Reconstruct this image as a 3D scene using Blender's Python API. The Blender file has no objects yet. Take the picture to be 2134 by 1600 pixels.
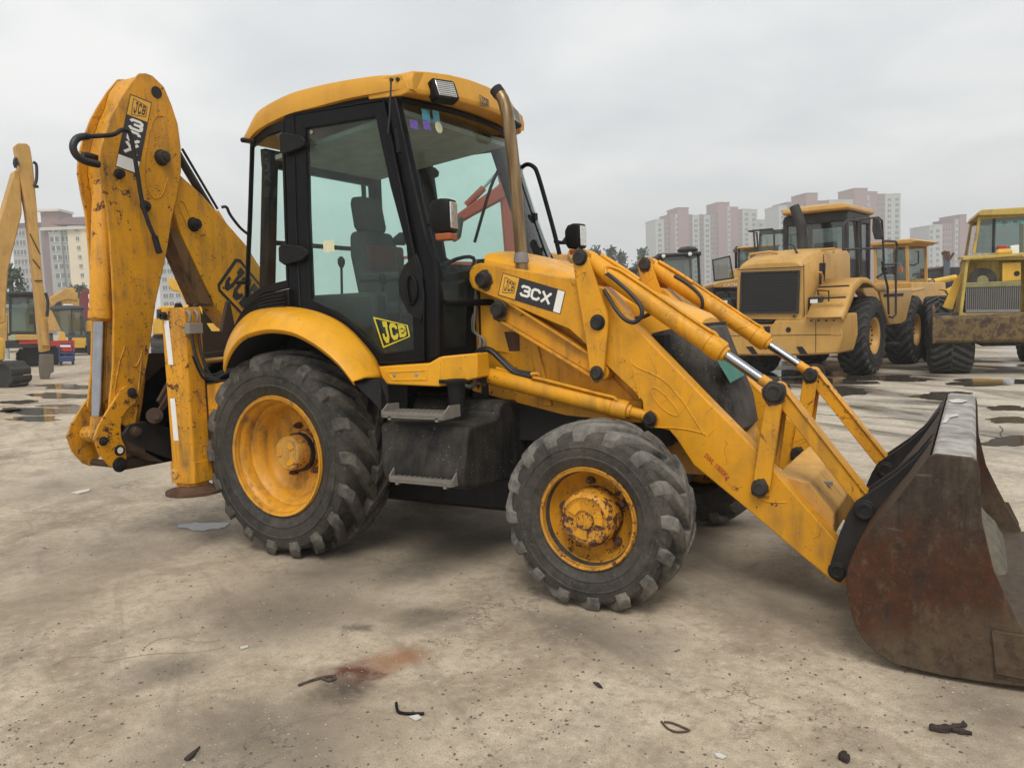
import bpy, bmesh, math, random
from mathutils import Vector as V, Matrix, noise as mnoise
random.seed(11)
rad = math.radians
S = bpy.context.scene
COL = S.collection

# ------------------------------------------------------------------ camera
CAM_POS = V((3.832, -4.624, 1.503))
YAW, PITCH, ROLL, FPX = rad(-29.863), rad(-4.966), rad(-2.017), 1679.55
def cam_axes():
    cy, sy = math.cos(YAW), math.sin(YAW)
    fw = V((sy*math.cos(PITCH), cy*math.cos(PITCH), math.sin(PITCH)))
    r = V((cy, -sy, 0)); u = r.cross(fw)
    c, s = math.cos(ROLL), math.sin(ROLL)
    return r*c + u*s, u*c - r*s, fw
CR, CU, CF = cam_axes()
cam_d = bpy.data.cameras.new('camera'); cam = bpy.data.objects.new('camera', cam_d); COL.objects.link(cam)
M = Matrix((CR, CU, -CF)).transposed().to_4x4(); M.translation = CAM_POS
cam.matrix_world = M
cam_d.sensor_width = 36; cam_d.lens = FPX/2134*36; cam_d.clip_start = .05; cam_d.clip_end = 3000
S.camera = cam

# ------------------------------------------------------------------ sky and sun (overcast day)
SUN_EL, SUN_AZ = rad(52), rad(-62)        # azimuth measured from +x towards +y
W = bpy.data.worlds.new('World'); S.world = W; W.use_nodes = True
nt = W.node_tree; nt.nodes.clear()
def N(t, typ, **k):
    n = t.nodes.new(typ)
    for a, b in k.items():
        if a == 'inp':
            for i, v in b.items(): n.inputs[i].default_value = v
        else: setattr(n, a, b)
    return n
def L(t, a, b): t.links.new(a, b)
out = N(nt, 'ShaderNodeOutputWorld'); bg = N(nt, 'ShaderNodeBackground'); bg.inputs[1].default_value = .1
sky = N(nt, 'ShaderNodeTexSky', sky_type='NISHITA', sun_disc=False, sun_elevation=SUN_EL, sun_rotation=rad(90)-SUN_AZ)
tc = N(nt, 'ShaderNodeTexCoord')
sep = N(nt, 'ShaderNodeSeparateXYZ'); L(nt, tc.outputs['Generated'], sep.inputs[0])
def math_(t, op, a, b=None, c=None, clamp=False):
    n = N(t, 'ShaderNodeMath', operation=op, use_clamp=clamp)
    for i, x in enumerate((a, b, c)):
        if x is None: continue
        if isinstance(x, (int, float)): n.inputs[i].default_value = x
        else: L(t, x, n.inputs[i])
    return n.outputs[0]
def ramp(t, fac, *stops, interp='LINEAR'):
    n = N(t, 'ShaderNodeValToRGB'); e = n.color_ramp.elements; n.color_ramp.interpolation = interp
    while len(e) < len(stops): e.new(.5)
    for el, (p, c) in zip(e, stops):
        el.position = p; el.color = (c, c, c, 1) if isinstance(c, (int, float)) else (*c, 1)
    L(t, fac, n.inputs[0]); return n.outputs[0]
def mixc(t, fac, a, b, bt='MIX'):
    n = N(t, 'ShaderNodeMix', data_type='RGBA', blend_type=bt)
    for i, x in ((0, fac), (6, a), (7, b)):
        if isinstance(x, (int, float)): n.inputs[i].default_value = x
        elif isinstance(x, (tuple, list)): n.inputs[i].default_value = (*x, 1)[:4]
        else: L(t, x, n.inputs[i])
    return n.outputs[2]
zc = math_(nt, 'MAXIMUM', sep.outputs[2], 0.0); zp = math_(nt, 'ADD', zc, .16)
cx = math_(nt, 'DIVIDE', sep.outputs[0], zp); cy_ = math_(nt, 'DIVIDE', sep.outputs[1], zp)
cmb = N(nt, 'ShaderNodeCombineXYZ'); L(nt, cx, cmb.inputs[0]); L(nt, cy_, cmb.inputs[1])
n1 = N(nt, 'ShaderNodeTexNoise', inp={'Scale': .42, 'Detail': 6.0, 'Roughness': .52, 'Distortion': .5}); L(nt, cmb.outputs[0], n1.inputs[0])
n2 = N(nt, 'ShaderNodeTexNoise', inp={'Scale': 1.3, 'Detail': 5.0, 'Roughness': .5, 'Distortion': .3}); L(nt, cmb.outputs[0], n2.inputs[0])
cl = math_(nt, 'MULTIPLY_ADD', n2.outputs[0], .4, math_(nt, 'MULTIPLY', n1.outputs[0], .6))
cloud = ramp(nt, cl, (.38, (5.0, 5.25, 5.4)), (.49, (6.3, 6.45, 6.5)), (.60, (7.8, 7.75, 7.6)))
hz = ramp(nt, zc, (0.0, 1.0), (.22, 0.0), interp='EASE')
cloud = mixc(nt, math_(nt, 'MULTIPLY', hz, .75), cloud, (7.3, 7.25, 7.1))
fin = mixc(nt, .05, cloud, sky.outputs[0])
L(nt, fin, bg.inputs[0]); L(nt, bg.outputs[0], out.inputs[0])
sun_d = bpy.data.lights.new('sun', 'SUN'); sun_d.energy = 1.5; sun_d.angle = rad(28); sun_d.color = (1, .96, .9)
sun = bpy.data.objects.new('sun', sun_d); COL.objects.link(sun)
sd = V((math.cos(SUN_EL)*math.cos(SUN_AZ), math.cos(SUN_EL)*math.sin(SUN_AZ), math.sin(SUN_EL)))
sun.rotation_euler = sd.to_track_quat('Z', 'Y').to_euler(); sun.location = (0, 0, 30)
vs = S.view_settings; vs.view_transform = 'Standard'; vs.look = 'None'; vs.gamma = 1; vs.exposure = .52; vs.use_curve_mapping = False
S.cycles.use_denoising = True; S.cycles.max_bounces = 10; S.cycles.transparent_max_bounces = 24
S.cycles.volume_bounces = 0; S.cycles.sample_clamp_indirect = 6

# ------------------------------------------------------------------ frames: turn a sight line into a point of a known plane
class Frame:
    def __init__(s, o=(0, 0, 0), yaw=0.):
        s.M = Matrix.Translation(V(o)) @ Matrix.Rotation(yaw, 4, 'Z'); s.I = s.M.inverted()
        s.o = s.I @ CAM_POS; s.r = s.I.to_3x3()
    def at(s, px, py, x=None, y=None, z=None):
        d = s.r @ (CF + CR*((px-1067)/FPX) + CU*((800-py)/FPX))
        i, v = (0, x) if x is not None else (1, y) if y is not None else (2, z)
        return s.o + d*((v-s.o[i])/d[i])
    def pts(s, pl, **k): return [s.at(a, b, **k) for a, b in pl]
def ahead(px, depth, z=0.):
    p = CAM_POS + (CF + CR*((px-1067)/FPX))*depth; p.z = z; return p
F0 = Frame()

# ------------------------------------------------------------------ mesh builder
def catmull(P, m=6, closed=False):
    P = [V(p) for p in P]; n = len(P); o = []
    if n < 3 and not closed: return P
    for i in range(n if closed else n-1):
        g = lambda k: P[k % n] if closed else P[min(max(k, 0), n-1)]
        a, b, c, d = g(i-1), g(i), g(i+1), g(i+2)
        for j in range(m):
            t = j/m
            o.append(.5*((2*b)+(c-a)*t+(2*a-5*b+4*c-d)*t*t+(3*b-a-3*c+d)*t**3))
    if not closed: o.append(P[-1])
    return o
class MB:
    def __init__(s): s.v = []; s.f = []
    def add(s, vs, fs):
        b = len(s.v); s.v += [tuple(p) for p in vs]; s.f += [[i+b for i in q] for q in fs]; return s
    def prism(s, P, off):
        n = len(P); off = V(off); P = [V(p) for p in P]
        return s.add(P+[p+off for p in P], [list(range(n)), list(range(2*n-1, n-1, -1))]+[[i, (i+1) % n, (i+1) % n+n, i+n] for i in range(n)])
    def box(s, c, d, rot=None, taper=1.):
        c = V(c); h = V(d)*.5; R = rot or Matrix.Identity(3)
        vs = [c+R@V((sx*h.x*(taper if sz > 0 else 1), sy*h.y*(taper if sz > 0 else 1), sz*h.z)) for sz in (-1, 1) for sy in (-1, 1) for sx in (-1, 1)]
        return s.add(vs, [[0, 2, 3, 1], [4, 5, 7, 6], [0, 1, 5, 4], [2, 6, 7, 3], [0, 4, 6, 2], [1, 3, 7, 5]])
    def bar(s, a, b, w, h, up=(0, 0, 1)):
        a, b = V(a), V(b); d = (b-a).normalized(); u = V(up); sd_ = d.cross(u).normalized(); u = sd_.cross(d)
        return s.loft([[p+sd_*(i*w/2)+u*(j*h/2) for i, j in ((-1, -1), (1, -1), (1, 1), (-1, 1))] for p in (a, b)])
    def loft(s, R, cap=True, closed=True, ring=False):
        n = len(R[0]); vs = [p for r in R for p in r]; fs = []; m = len(R)
        for i in range(m if ring else m-1):
            k = (i+1) % m
            for j in range(n if closed else n-1):
                l = (j+1) % n; fs.append([i*n+j, i*n+l, k*n+l, k*n+j])
        if cap and closed and not ring: fs += [list(range(n))[::-1], list(range((m-1)*n, m*n))]
        return s.add(vs, fs)
    def tube(s, P, r, n=10, smooth=5, closed=False):
        P = catmull(P, smooth, closed) if smooth else [V(p) for p in P]
        rr = r if callable(r) else (lambda t: r)
        m = len(P); R = []; u = None
        for i, p in enumerate(P):
            d = (P[(i+1) % m]-P[i-1]) if closed else (P[min(i+1, m-1)]-P[max(i-1, 0)])
            d = d.normalized() if d.length > 1e-9 else V((0, 0, 1))
            if u is None: u = d.orthogonal().normalized()
            u = (u-d*u.dot(d)).normalized(); w = d.cross(u); q = rr(i/max(m-1, 1))
            R.append([p+(u*math.cos(a)+w*math.sin(a))*q for a in (k*2*math.pi/n for k in range(n))])
        return s.loft(R, ring=closed)
    def lathe(s, prof, o, axis, n=32, cap=True):
        ax = V(axis).normalized(); u = ax.orthogonal().normalized(); w = ax.cross(u); o = V(o)
        return s.loft([[o+ax*a+(u*math.cos(t)+w*math.sin(t))*max(r, 1e-4) for t in (k*2*math.pi/n for k in range(n))] for a, r in prof], cap=cap)
    def ring(s, O, I, off):
        n = len(O); off = V(off); vs = list(O)+list(I)+[V(p)+off for p in O]+[V(p)+off for p in I]; fs = []
        for i in range(n):
            k = (i+1) % n
            fs += [[i, k, n+k, n+i], [2*n+i, 3*n+i, 3*n+k, 2*n+k], [i, 2*n+i, 2*n+k, k], [n+i, n+k, 3*n+k, 3*n+i]]
        return s.add(vs, fs)
    def grid(s, rows):
        n = len(rows[0]); vs = [p for r in rows for p in r]
        return s.add(vs, [[i*n+j, i*n+j+1, (i+1)*n+j+1, (i+1)*n+j] for i in range(len(rows)-1) for j in range(n-1)])
    def build(s, name, mat, parent=None, bevel=0., smooth=38, solid=0., label=None, kind=None, subsurf=0):
        me = bpy.data.meshes.new(name); me.from_pydata(s.v, [], s.f)
        bm = bmesh.new(); bm.from_mesh(me); bmesh.ops.recalc_face_normals(bm, faces=bm.faces); bm.to_mesh(me); bm.free()
        if smooth:
            me.shade_smooth(); me.set_sharp_from_angle(angle=rad(smooth))
        me.materials.append(mat)
        o = bpy.data.objects.new(name, me); COL.objects.link(o)
        if parent: o.parent = parent
        if solid: m = o.modifiers.new('solid', 'SOLIDIFY'); m.thickness = solid; m.offset = 0
        if bevel: m = o.modifiers.new('bevel', 'BEVEL'); m.width = bevel; m.segments = 2; m.limit_method = 'ANGLE'; m.angle_limit = rad(32); m.harden_normals = False
        if subsurf: m = o.modifiers.new('sub', 'SUBSURF'); m.levels = m.render_levels = subsurf
        if label: o['label'] = label
        if kind: o['kind'] = kind
        return o
def mir(P): return [V((p[0], -p[1], p[2])) for p in P]
def thing(name, label, cat, M4=None, group=None):
    o = bpy.data.objects.new(name, None); COL.objects.link(o); o.empty_display_size = .2
    if M4 is not None: o.matrix_world = M4
    o['label'] = label; o['category'] = cat
    if group: o['group'] = group
    return o
def tag(o, label, cat, group=None):
    o['label'] = label; o['category'] = cat
    if group: o['group'] = group
    return o
def share(o, parent, loc=None, rot=None, scale=None, name=None):
    c = o.copy(); COL.objects.link(c); c.parent = parent
    if loc is not None: c.location = loc
    if rot is not None: c.rotation_euler = rot
    if scale is not None: c.scale = scale
    return c

# ------------------------------------------------------------------ materials
def new_mat(name):
    m = bpy.data.materials.new(name); m.use_nodes = True; t = m.node_tree; t.nodes.clear()
    o = N(t, 'ShaderNodeOutputMaterial'); b = N(t, 'ShaderNodeBsdfPrincipled'); L(t, b.outputs[0], o.inputs[0])
    return m, t, b
def objco(t, scale=(1, 1, 1)):
    c = N(t, 'ShaderNodeTexCoord')
    if scale == (1, 1, 1): return c.outputs['Object']
    m = N(t, 'ShaderNodeMapping'); m.inputs[3].default_value = scale; L(t, c.outputs['Object'], m.inputs[0]); return m.outputs[0]
def noise(t, co, scale, detail=4., rough=.5, dist=0.):
    n = N(t, 'ShaderNodeTexNoise', inp={'Scale': scale, 'Detail': detail, 'Roughness': rough, 'Distortion': dist}); L(t, co, n.inputs[0]); return n.outputs[0]
def bump(t, b, h, strength=.2, dist=.01):
    n = N(t, 'ShaderNodeBump', inp={'Strength': strength, 'Distance': dist}); L(t, h, n.inputs['Height']); L(t, n.outputs[0], b.inputs['Normal'])
def paint(name, col, rough=.42, chip=.5, dirt=.35, wear=.6, chipcol=(.045, .02, .011), dirtcol=(.13, .085, .045), scratch=.6, metal=0., sc=1.):
    m, t, b = new_mat(name); co = objco(t)
    big = noise(t, co, 1.7*sc, 5, .6)
    c = mixc(t, ramp(t, big, (.3, 0.), (.7, 1.)), tuple(x*.84 for x in col), tuple(min(x*1.08, .95) for x in col))
    st = noise(t, objco(t, (14*sc, 14*sc, 1.6*sc)), 1., 6, .62, .4)
    blot = noise(t, co, 3.1*sc, 7, .65)
    dm = math_(t, 'MULTIPLY', ramp(t, st, (.42, 0.), (.66, 1.)), ramp(t, blot, (.40, 0.), (.62, 1.)))
    dm = math_(t, 'ADD', math_(t, 'MULTIPLY', dm, dirt), math_(t, 'MULTIPLY', ramp(t, noise(t, co, 6.3*sc, 8, .72), (.5, 0.), (.82, 1.)), dirt*.5), clamp=True)
    c = mixc(t, dm, c, dirtcol)
    patch = ramp(t, noise(t, co, 1.35*sc, 3, .5, .6), (.45, 0.), (.7, 1.))
    masks = []
    if chip:
        k = .655-.072*chip
        pn = noise(t, co, 1.5*sc, 3, .55, .4)
        c1 = ramp(t, math_(t, 'MULTIPLY_ADD', noise(t, co, 15*sc, 8, .74), .72, math_(t, 'MULTIPLY', pn, .28)), (k, 0.), (k+.012, 1.))
        c2 = ramp(t, noise(t, co, 55*sc, 3, .6), (.70-.06*chip, 0.), (.72-.06*chip, 1.))
        masks += [c1, math_(t, 'MULTIPLY', c2, math_(t, 'ADD', patch, .3, clamp=True))]
    if scratch:
        sn = noise(t, objco(t, (1, 1, 1)), 2.3*sc, 2, .5, 1.6)
        ln = ramp(t, math_(t, 'ABSOLUTE', math_(t, 'SUBTRACT', sn, .52)), (.0012, 1.), (.0035, 0.))
        br = ramp(t, noise(t, co, 7*sc, 4, .6), (.54-.05*scratch, 0.), (.58-.05*scratch, 1.))
        masks.append(math_(t, 'MULTIPLY', math_(t, 'MULTIPLY', ln, br), scratch))
    if wear:
        bv = N(t, 'ShaderNodeBevel', samples=4, inp={0: .010}); g = N(t, 'ShaderNodeNewGeometry')
        d = N(t, 'ShaderNodeVectorMath', operation='DOT_PRODUCT'); L(t, bv.outputs[0], d.inputs[0]); L(t, g.outputs['True Normal'], d.inputs[1])
        e = ramp(t, d.outputs['Value'], (.86, 1.), (.985, 0.))
        wn = noise(t, co, 16*sc, 7, .75)
        masks.append(ramp(t, math_(t, 'MULTIPLY', e, math_(t, 'ADD', wn, .0)), (.62-.2*wear, 0.), (.66-.2*wear, 1.)))
    cm = None
    for x in masks: cm = x if cm is None else math_(t, 'MAXIMUM', cm, x)
    if cm is not None:
        cc = mixc(t, noise(t, co, 40, 3), chipcol, tuple(x*2.6 for x in chipcol))
        c = mixc(t, cm, c, cc)
        r = math_(t, 'MULTIPLY_ADD', cm, .35, math_(t, 'MULTIPLY_ADD', dm, .3, rough), clamp=True)
        bump(t, b, math_(t, 'MULTIPLY_ADD', cm, -.6, math_(t, 'MULTIPLY', noise(t, co, 5, 3), .5)), .25, .004)
    else: r = math_(t, 'MULTIPLY_ADD', dm, .3, rough)
    L(t, c, b.inputs['Base Color']); L(t, r, b.inputs['Roughness']); b.inputs['Metallic'].default_value = metal; b.inputs['Specular IOR Level'].default_value = .36
    return m
def plain(name, col, rough=.5, metal=0., var=.18, scale=8., bmp=.0, emis=None):
    m, t, b = new_mat(name); co = objco(t); n = noise(t, co, scale, 6, .6)
    c = mixc(t, ramp(t, n, (.3, 0.), (.7, 1.)), tuple(x*(1-var) for x in col), tuple(min(1, x*(1+var)) for x in col))
    L(t, c, b.inputs['Base Color']); L(t, math_(t, 'MULTIPLY_ADD', n, .2, rough-.1), b.inputs['Roughness']); b.inputs['Metallic'].default_value = metal
    if bmp: bump(t, b, n, bmp, .01)
    return m
def dusty(name, col, dust=(.20, .17, .135), amt=.5, rough=.55, scale=4., specks=0., bmp=.15, spec=.28):
    m, t, b = new_mat(name); co = objco(t)
    a = ramp(t, noise(t, co, scale, 8, .68), (.38, 0.), (.72, 1.)); st = ramp(t, noise(t, objco(t, (24, 24, 3.)), 1., 5, .6), (.4, 0.), (.75, 1.))
    f = math_(t, 'MULTIPLY', math_(t, 'MULTIPLY_ADD', st, .5, a), amt*.67, clamp=True)
    c = mixc(t, f, col, dust)
    if specks:
        s1 = ramp(t, noise(t, co, 130, 2, .5), (.72-.06*specks, 0.), (.75-.06*specks, 1.)); s2 = ramp(t, noise(t, co, 5, 3), (.4, 0.), (.62, 1.))
        c = mixc(t, math_(t, 'MULTIPLY', s1, s2), c, (.42, .41, .39))
    L(t, c, b.inputs['Base Color']); L(t, math_(t, 'MULTIPLY_ADD', f, .35, rough), b.inputs['Roughness']); b.inputs['Specular IOR Level'].default_value = spec
    if bmp: bump(t, b, noise(t, co, 38, 6, .6), bmp, .004)
    return m
def glass(name, tint, refl=.1, dirt=.06):
    m = bpy.data.materials.new(name); m.use_nodes = True; t = m.node_tree; t.nodes.clear()
    o = N(t, 'ShaderNodeOutputMaterial'); tr = N(t, 'ShaderNodeBsdfTransparent'); tr.inputs[0].default_value = (*tint, 1)
    gl = N(t, 'ShaderNodeBsdfGlossy', inp={'Roughness': .02}); mx = N(t, 'ShaderNodeMixShader'); g = N(t, 'ShaderNodeNewGeometry')
    dt = N(t, 'ShaderNodeVectorMath', operation='DOT_PRODUCT'); L(t, g.outputs['Incoming'], dt.inputs[0]); L(t, g.outputs['Normal'], dt.inputs[1])
    fr = math_(t, 'POWER', math_(t, 'SUBTRACT', 1.0, math_(t, 'ABSOLUTE', dt.outputs['Value']), clamp=True), 5.0)
    L(t, math_(t, 'MULTIPLY_ADD', fr, .7, refl*.4), mx.inputs[0]); L(t, tr.outputs[0], mx.inputs[1]); L(t, gl.outputs[0], mx.inputs[2])
    df = N(t, 'ShaderNodeBsdfDiffuse'); df.inputs[0].default_value = (.42, .41, .37, 1); m2 = N(t, 'ShaderNodeMixShader')
    co = objco(t); d = ramp(t, noise(t, co, 5, 7, .7), (.4, 0.), (.85, 1.))
    L(t, math_(t, 'MULTIPLY_ADD', d, dirt, dirt*.25), m2.inputs[0]); L(t, mx.outputs[0], m2.inputs[1]); L(t, df.outputs[0], m2.inputs[2]); L(t, m2.outputs[0], o.inputs[0])
    return m
YEL = (.72, .325, .011)
MT = dict(
    paint=paint('worn_yellow_paint', YEL, chip=.7, dirt=.55, wear=1.0, scratch=.9),
    paint_arm=paint('yellow_arm_paint', YEL, chip=.72, dirt=.55, wear=1.1, scratch=1.),
    paint_old=paint('battered_yellow_paint', (.67, .30, .011), chip=.98, dirt=.8, wear=1.5, scratch=1.),
    paint_clean=paint('smooth_yellow_paint', (.77, .36, .014), rough=.34, chip=.12, dirt=.3, wear=.2, scratch=.25),
    paint_roof=paint('matt_yellow_roof', (.64, .315, .03), rough=.5, chip=.1, dirt=.18, wear=.1, scratch=0.),
    paint_dirty=paint('dirty_yellow_paint', (.66, .36, .085), rough=.6, chip=.5, dirt=.6, wear=.7, dirtcol=(.16, .12, .075)),
    rim=paint('yellow_rim_paint', (.68, .31, .017), chip=.75, dirt=.7, wear=1.1, sc=1.4),
    rimr=paint('rusty_rim_paint', (.62, .28, .017), chip=1.3, dirt=.7, wear=1.5, sc=1.9),
    hubr=paint('rusted_hub_paint', (.60, .27, .016), chip=2.0, dirt=.7, wear=1.6, sc=1.7),
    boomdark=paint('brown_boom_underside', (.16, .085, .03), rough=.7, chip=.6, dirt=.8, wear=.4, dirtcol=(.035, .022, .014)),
    black=dusty('black_cab_metal', (.004, .004, .005), dust=(.06, .056, .05), amt=.10, rough=.45, bmp=.0, spec=.13),
    plastic=dusty('black_moulded_plastic', (.0055, .0055, .006), dust=(.075, .068, .06), amt=.2, rough=.5, spec=.15),
    tank=dusty('black_tank_plastic', (.006, .0066, .008), dust=(.13, .112, .09), amt=.62, rough=.52, specks=.35, scale=2.0, spec=.16),
    mudblack=dusty('muddy_black_plastic', (.012, .012, .012), dust=(.17, .15, .125), amt=.8, rough=.6, specks=.6),
    char=dusty('charcoal_steel', (.009, .0095, .011), dust=(.06, .048, .04), amt=.5, rough=.5),
    rubber=dusty('tyre_rubber', (.034, .034, .033), dust=(.145, .135, .118), amt=.62, rough=.72, scale=6., bmp=.35),
    rubberf=dusty('dusty_tyre_rubber', (.045, .044, .042), dust=(.185, .175, .155), amt=.8, rough=.75, scale=7., bmp=.35),
    hose=plain('black_hose', (.015, .015, .016), .45), steel=dusty('grey_steel', (.22, .21, .20), dust=(.12, .10, .08), amt=.5, rough=.45),
    chrome=plain('chrome_rod', (.33, .33, .35), .16, 1., .15), dark=plain('dark_recess', (.012, .011, .011), .8), cap=dusty('black_pin_cap', (.016, .015, .015), amt=.25, rough=.42, bmp=.2),
    rust=plain('rusty_steel', (.085, .04, .02), .8, 0., .5, 14, .3), brown=dusty('brown_bucket_steel', (.05, .027, .016), dust=(.10, .075, .055), amt=.55, rough=.7),
    pipe=None, glass=glass('tinted_cab_glass', (.845, .957, .918), refl=.05, dirt=.04), lens=None,
    white=plain('white_print', (.78, .77, .73), .5, 0., .06), ink=plain('black_print', (.02, .02, .023), .4, 0., .1), yprint=plain('yellow_print', (.72, .37, .03), .45, 0., .08),
    lime=plain('lime_yellow_print', (.55, .46, .03), .4, 0., .1), red=plain('red_print', (.42, .03, .02), .5, 0., .15), orange=plain('orange_lens', (.36, .10, .03), .15, 0., .1),
    seat=plain('dark_seat_cloth', (.028, .028, .031), .8, 0., .4, 30), liner=plain('grey_headlining', (.34, .34, .32), .8), redcloth=plain('dark_red_cloth', (.10, .025, .022), .85),
    grate=dusty('worn_step_grating', (.20, .185, .16), dust=(.10, .085, .07), amt=.6, rough=.5),
    hubl=paint('dusty_hub_paint', (.58, .30, .05), chip=1.3, dirt=.9, wear=1.6, sc=1.8),
    grease=plain('old_grease', (.085, .05, .016), .6, 0., .6, 45), green=dusty('scratched_green_sticker', (.02, .17, .125), dust=(.25, .35, .3), amt=.5, rough=.5, scale=14),
    mir=plain('clear_lamp_lens', (.75, .73, .70), .12, .75, .2, 60), grey=plain('grey_metal', (.3, .3, .29), .5),
)
def mk_rubber(name, base, dust, amt):
    m, t, b = new_mat(name); co = objco(t)
    f = ramp(t, noise(t, co, 3.4, 9, .72), (.36, 0.), (.70, 1.)); g = ramp(t, noise(t, co, 21, 7, .7), (.40, 0.), (.66, 1.)); sc = noise(t, objco(t, (1., 1., 1.)), 9, 3, .6, 1.4)
    ln = ramp(t, math_(t, 'ABSOLUTE', math_(t, 'SUBTRACT', sc, .5)), (.004, 1.), (.012, 0.))
    k = math_(t, 'MULTIPLY', math_(t, 'ADD', math_(t, 'MULTIPLY', f, .62), math_(t, 'MULTIPLY', g, .38)), amt, clamp=True)
    c = mixc(t, k, base, dust); c = mixc(t, math_(t, 'MULTIPLY', ln, .22), c, (.20, .19, .16))
    L(t, c, b.inputs['Base Color']); L(t, math_(t, 'MULTIPLY_ADD', k, .3, .58), b.inputs['Roughness']); b.inputs['Specular IOR Level'].default_value = .35
    bump(t, b, math_(t, 'ADD', noise(t, co, 26, 8, .7), math_(t, 'MULTIPLY', f, .6)), .5, .006); return m
MT['rubber'] = mk_rubber('tyre_rubber', (.013, .0125, .0115), (.085, .074, .058), .9); MT['rubberf'] = mk_rubber('front_tyre_rubber', (.016, .0153, .014), (.10, .088, .07), .95)
MT['tread'] = mk_rubber('worn_tread_rubber', (.022, .021, .019), (.155, .138, .112), 1.15); MT['treadf'] = mk_rubber('dusty_tread_rubber', (.03, .029, .027), (.24, .222, .19), 1.2)
def mk_pipe():
    m, t, b = new_mat('heat_stained_exhaust'); co = objco(t)
    n = noise(t, objco(t, (26, 26, 2.)), 1., 5, .6)
    c = ramp(t, n, (.3, (.11, .065, .03)), (.5, (.22, .14, .065)), (.7, (.34, .25, .14)))
    L(t, c, b.inputs['Base Color']); b.inputs['Metallic'].default_value = .65; b.inputs['Roughness'].default_value = .38; return m
MT['pipe'] = mk_pipe(); MT['smear'] = plain('chalky_smear', (.50, .49, .46), .7, 0., .2, 30)
def mk_bucket():
    m, t, b = new_mat('rusty_bucket_steel'); co = objco(t); sp = N(t, 'ShaderNodeSeparateXYZ'); L(t, co, sp.inputs[0])
    n = noise(t, co, 2.4, 8, .66); f = noise(t, co, 19, 9, .78); g = noise(t, co, 60, 4, .7); st = noise(t, objco(t, (26, 26, 1.6)), 1., 6, .65)
    zz = math_(t, 'MULTIPLY_ADD', n, .5, math_(t, 'MULTIPLY_ADD', f, .22, sp.outputs[2]))
    red = math_(t, 'MULTIPLY', ramp(t, zz, (.24, 0.), (.48, 1.)), ramp(t, zz, (.86, 1.), (1.06, 0.)))
    red = math_(t, 'MULTIPLY', red, ramp(t, math_(t, 'MULTIPLY_ADD', st, .5, math_(t, 'MULTIPLY', f, .5)), (.38, .15), (.52, 1.)))
    c = mixc(t, ramp(t, math_(t, 'MULTIPLY_ADD', st, .55, math_(t, 'MULTIPLY', f, .45)), (.36, 0.), (.64, 1.)), (.017, .012, .008), (.072, .053, .039))
    c = mixc(t, math_(t, 'MULTIPLY', red, .92), c, mixc(t, ramp(t, f, (.35, 0.), (.65, 1.)), (.030, .010, .005), (.080, .028, .012)))
    low = math_(t, 'MULTIPLY_ADD', sp.outputs[0], -.50, math_(t, 'MULTIPLY_ADD', n, .5, math_(t, 'MULTIPLY_ADD', f, .35, sp.outputs[2])))
    mud = math_(t, 'MULTIPLY', ramp(t, math_(t, 'ADD', low, 1.25), (-.16, 1.), (.14, 0.)), ramp(t, f, (.36, .2), (.6, .9)))
    c = mixc(t, mud, c, mixc(t, g, (.055, .040, .025), (.135, .105, .068)))
    gr = ramp(t, noise(t, objco(t, (3., 3., 44.)), 1.3, 3, .5), (.66, 0.), (.70, 1.)); gr2 = ramp(t, noise(t, co, 4.7, 3), (.5, 0.), (.6, 1.))
    c = mixc(t, math_(t, 'MULTIPLY', math_(t, 'MULTIPLY', gr, gr2), .4), c, (.19, .16, .13))
    pale = math_(t, 'MULTIPLY', ramp(t, noise(t, objco(t, (7., 7., 4.)), 2.2, 9, .78), (.54, 0.), (.66, 1.)), ramp(t, math_(t, 'MULTIPLY_ADD', n, .5, math_(t, 'MULTIPLY_ADD', sp.outputs[0], -.35, sp.outputs[2])), (-.86, 1.), (-.62, 0.)))
    c = mixc(t, math_(t, 'MULTIPLY', pale, .28), c, (.17, .14, .10))
    fl = ramp(t, noise(t, co, 46, 8, .8), (.585, 0.), (.63, 1.)); c = mixc(t, math_(t, 'MULTIPLY', fl, .3), c, (.12, .085, .058))
    L(t, c, b.inputs['Base Color']); L(t, math_(t, 'MULTIPLY_ADD', f, .3, .48), b.inputs['Roughness']); b.inputs['Specular IOR Level'].default_value = .25; bump(t, b, math_(t, 'ADD', f, math_(t, 'MULTIPLY', g, .5)), .35, .004); return m
MT['bucket'] = mk_bucket()
def mk_worn():
    m, t, b = new_mat('grey_worn_steel'); co = objco(t); n = noise(t, co, 6, 8, .7); w = noise(t, co, 2.4, 3, .5)
    c = ramp(t, n, (.36, (.13, .105, .08)), (.48, (.27, .245, .21)), (.62, (.42, .40, .36)))
    L(t, c, b.inputs['Base Color']); b.inputs['Roughness'].default_value = .42; b.inputs['Metallic'].default_value = .25; bump(t, b, n, .2, .004); return m
MT['worn'] = mk_worn()
# ================================================================== BACKHOE LOADER
BL = thing('backhoe_loader', 'large worn yellow backhoe loader with black cab and rusty front bucket', 'backhoe loader')
P = F0.at
def PP(pl, **k): return F0.pts(pl, **k)
PAINT, ARM = MT['paint'], MT['paint_arm']

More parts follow.
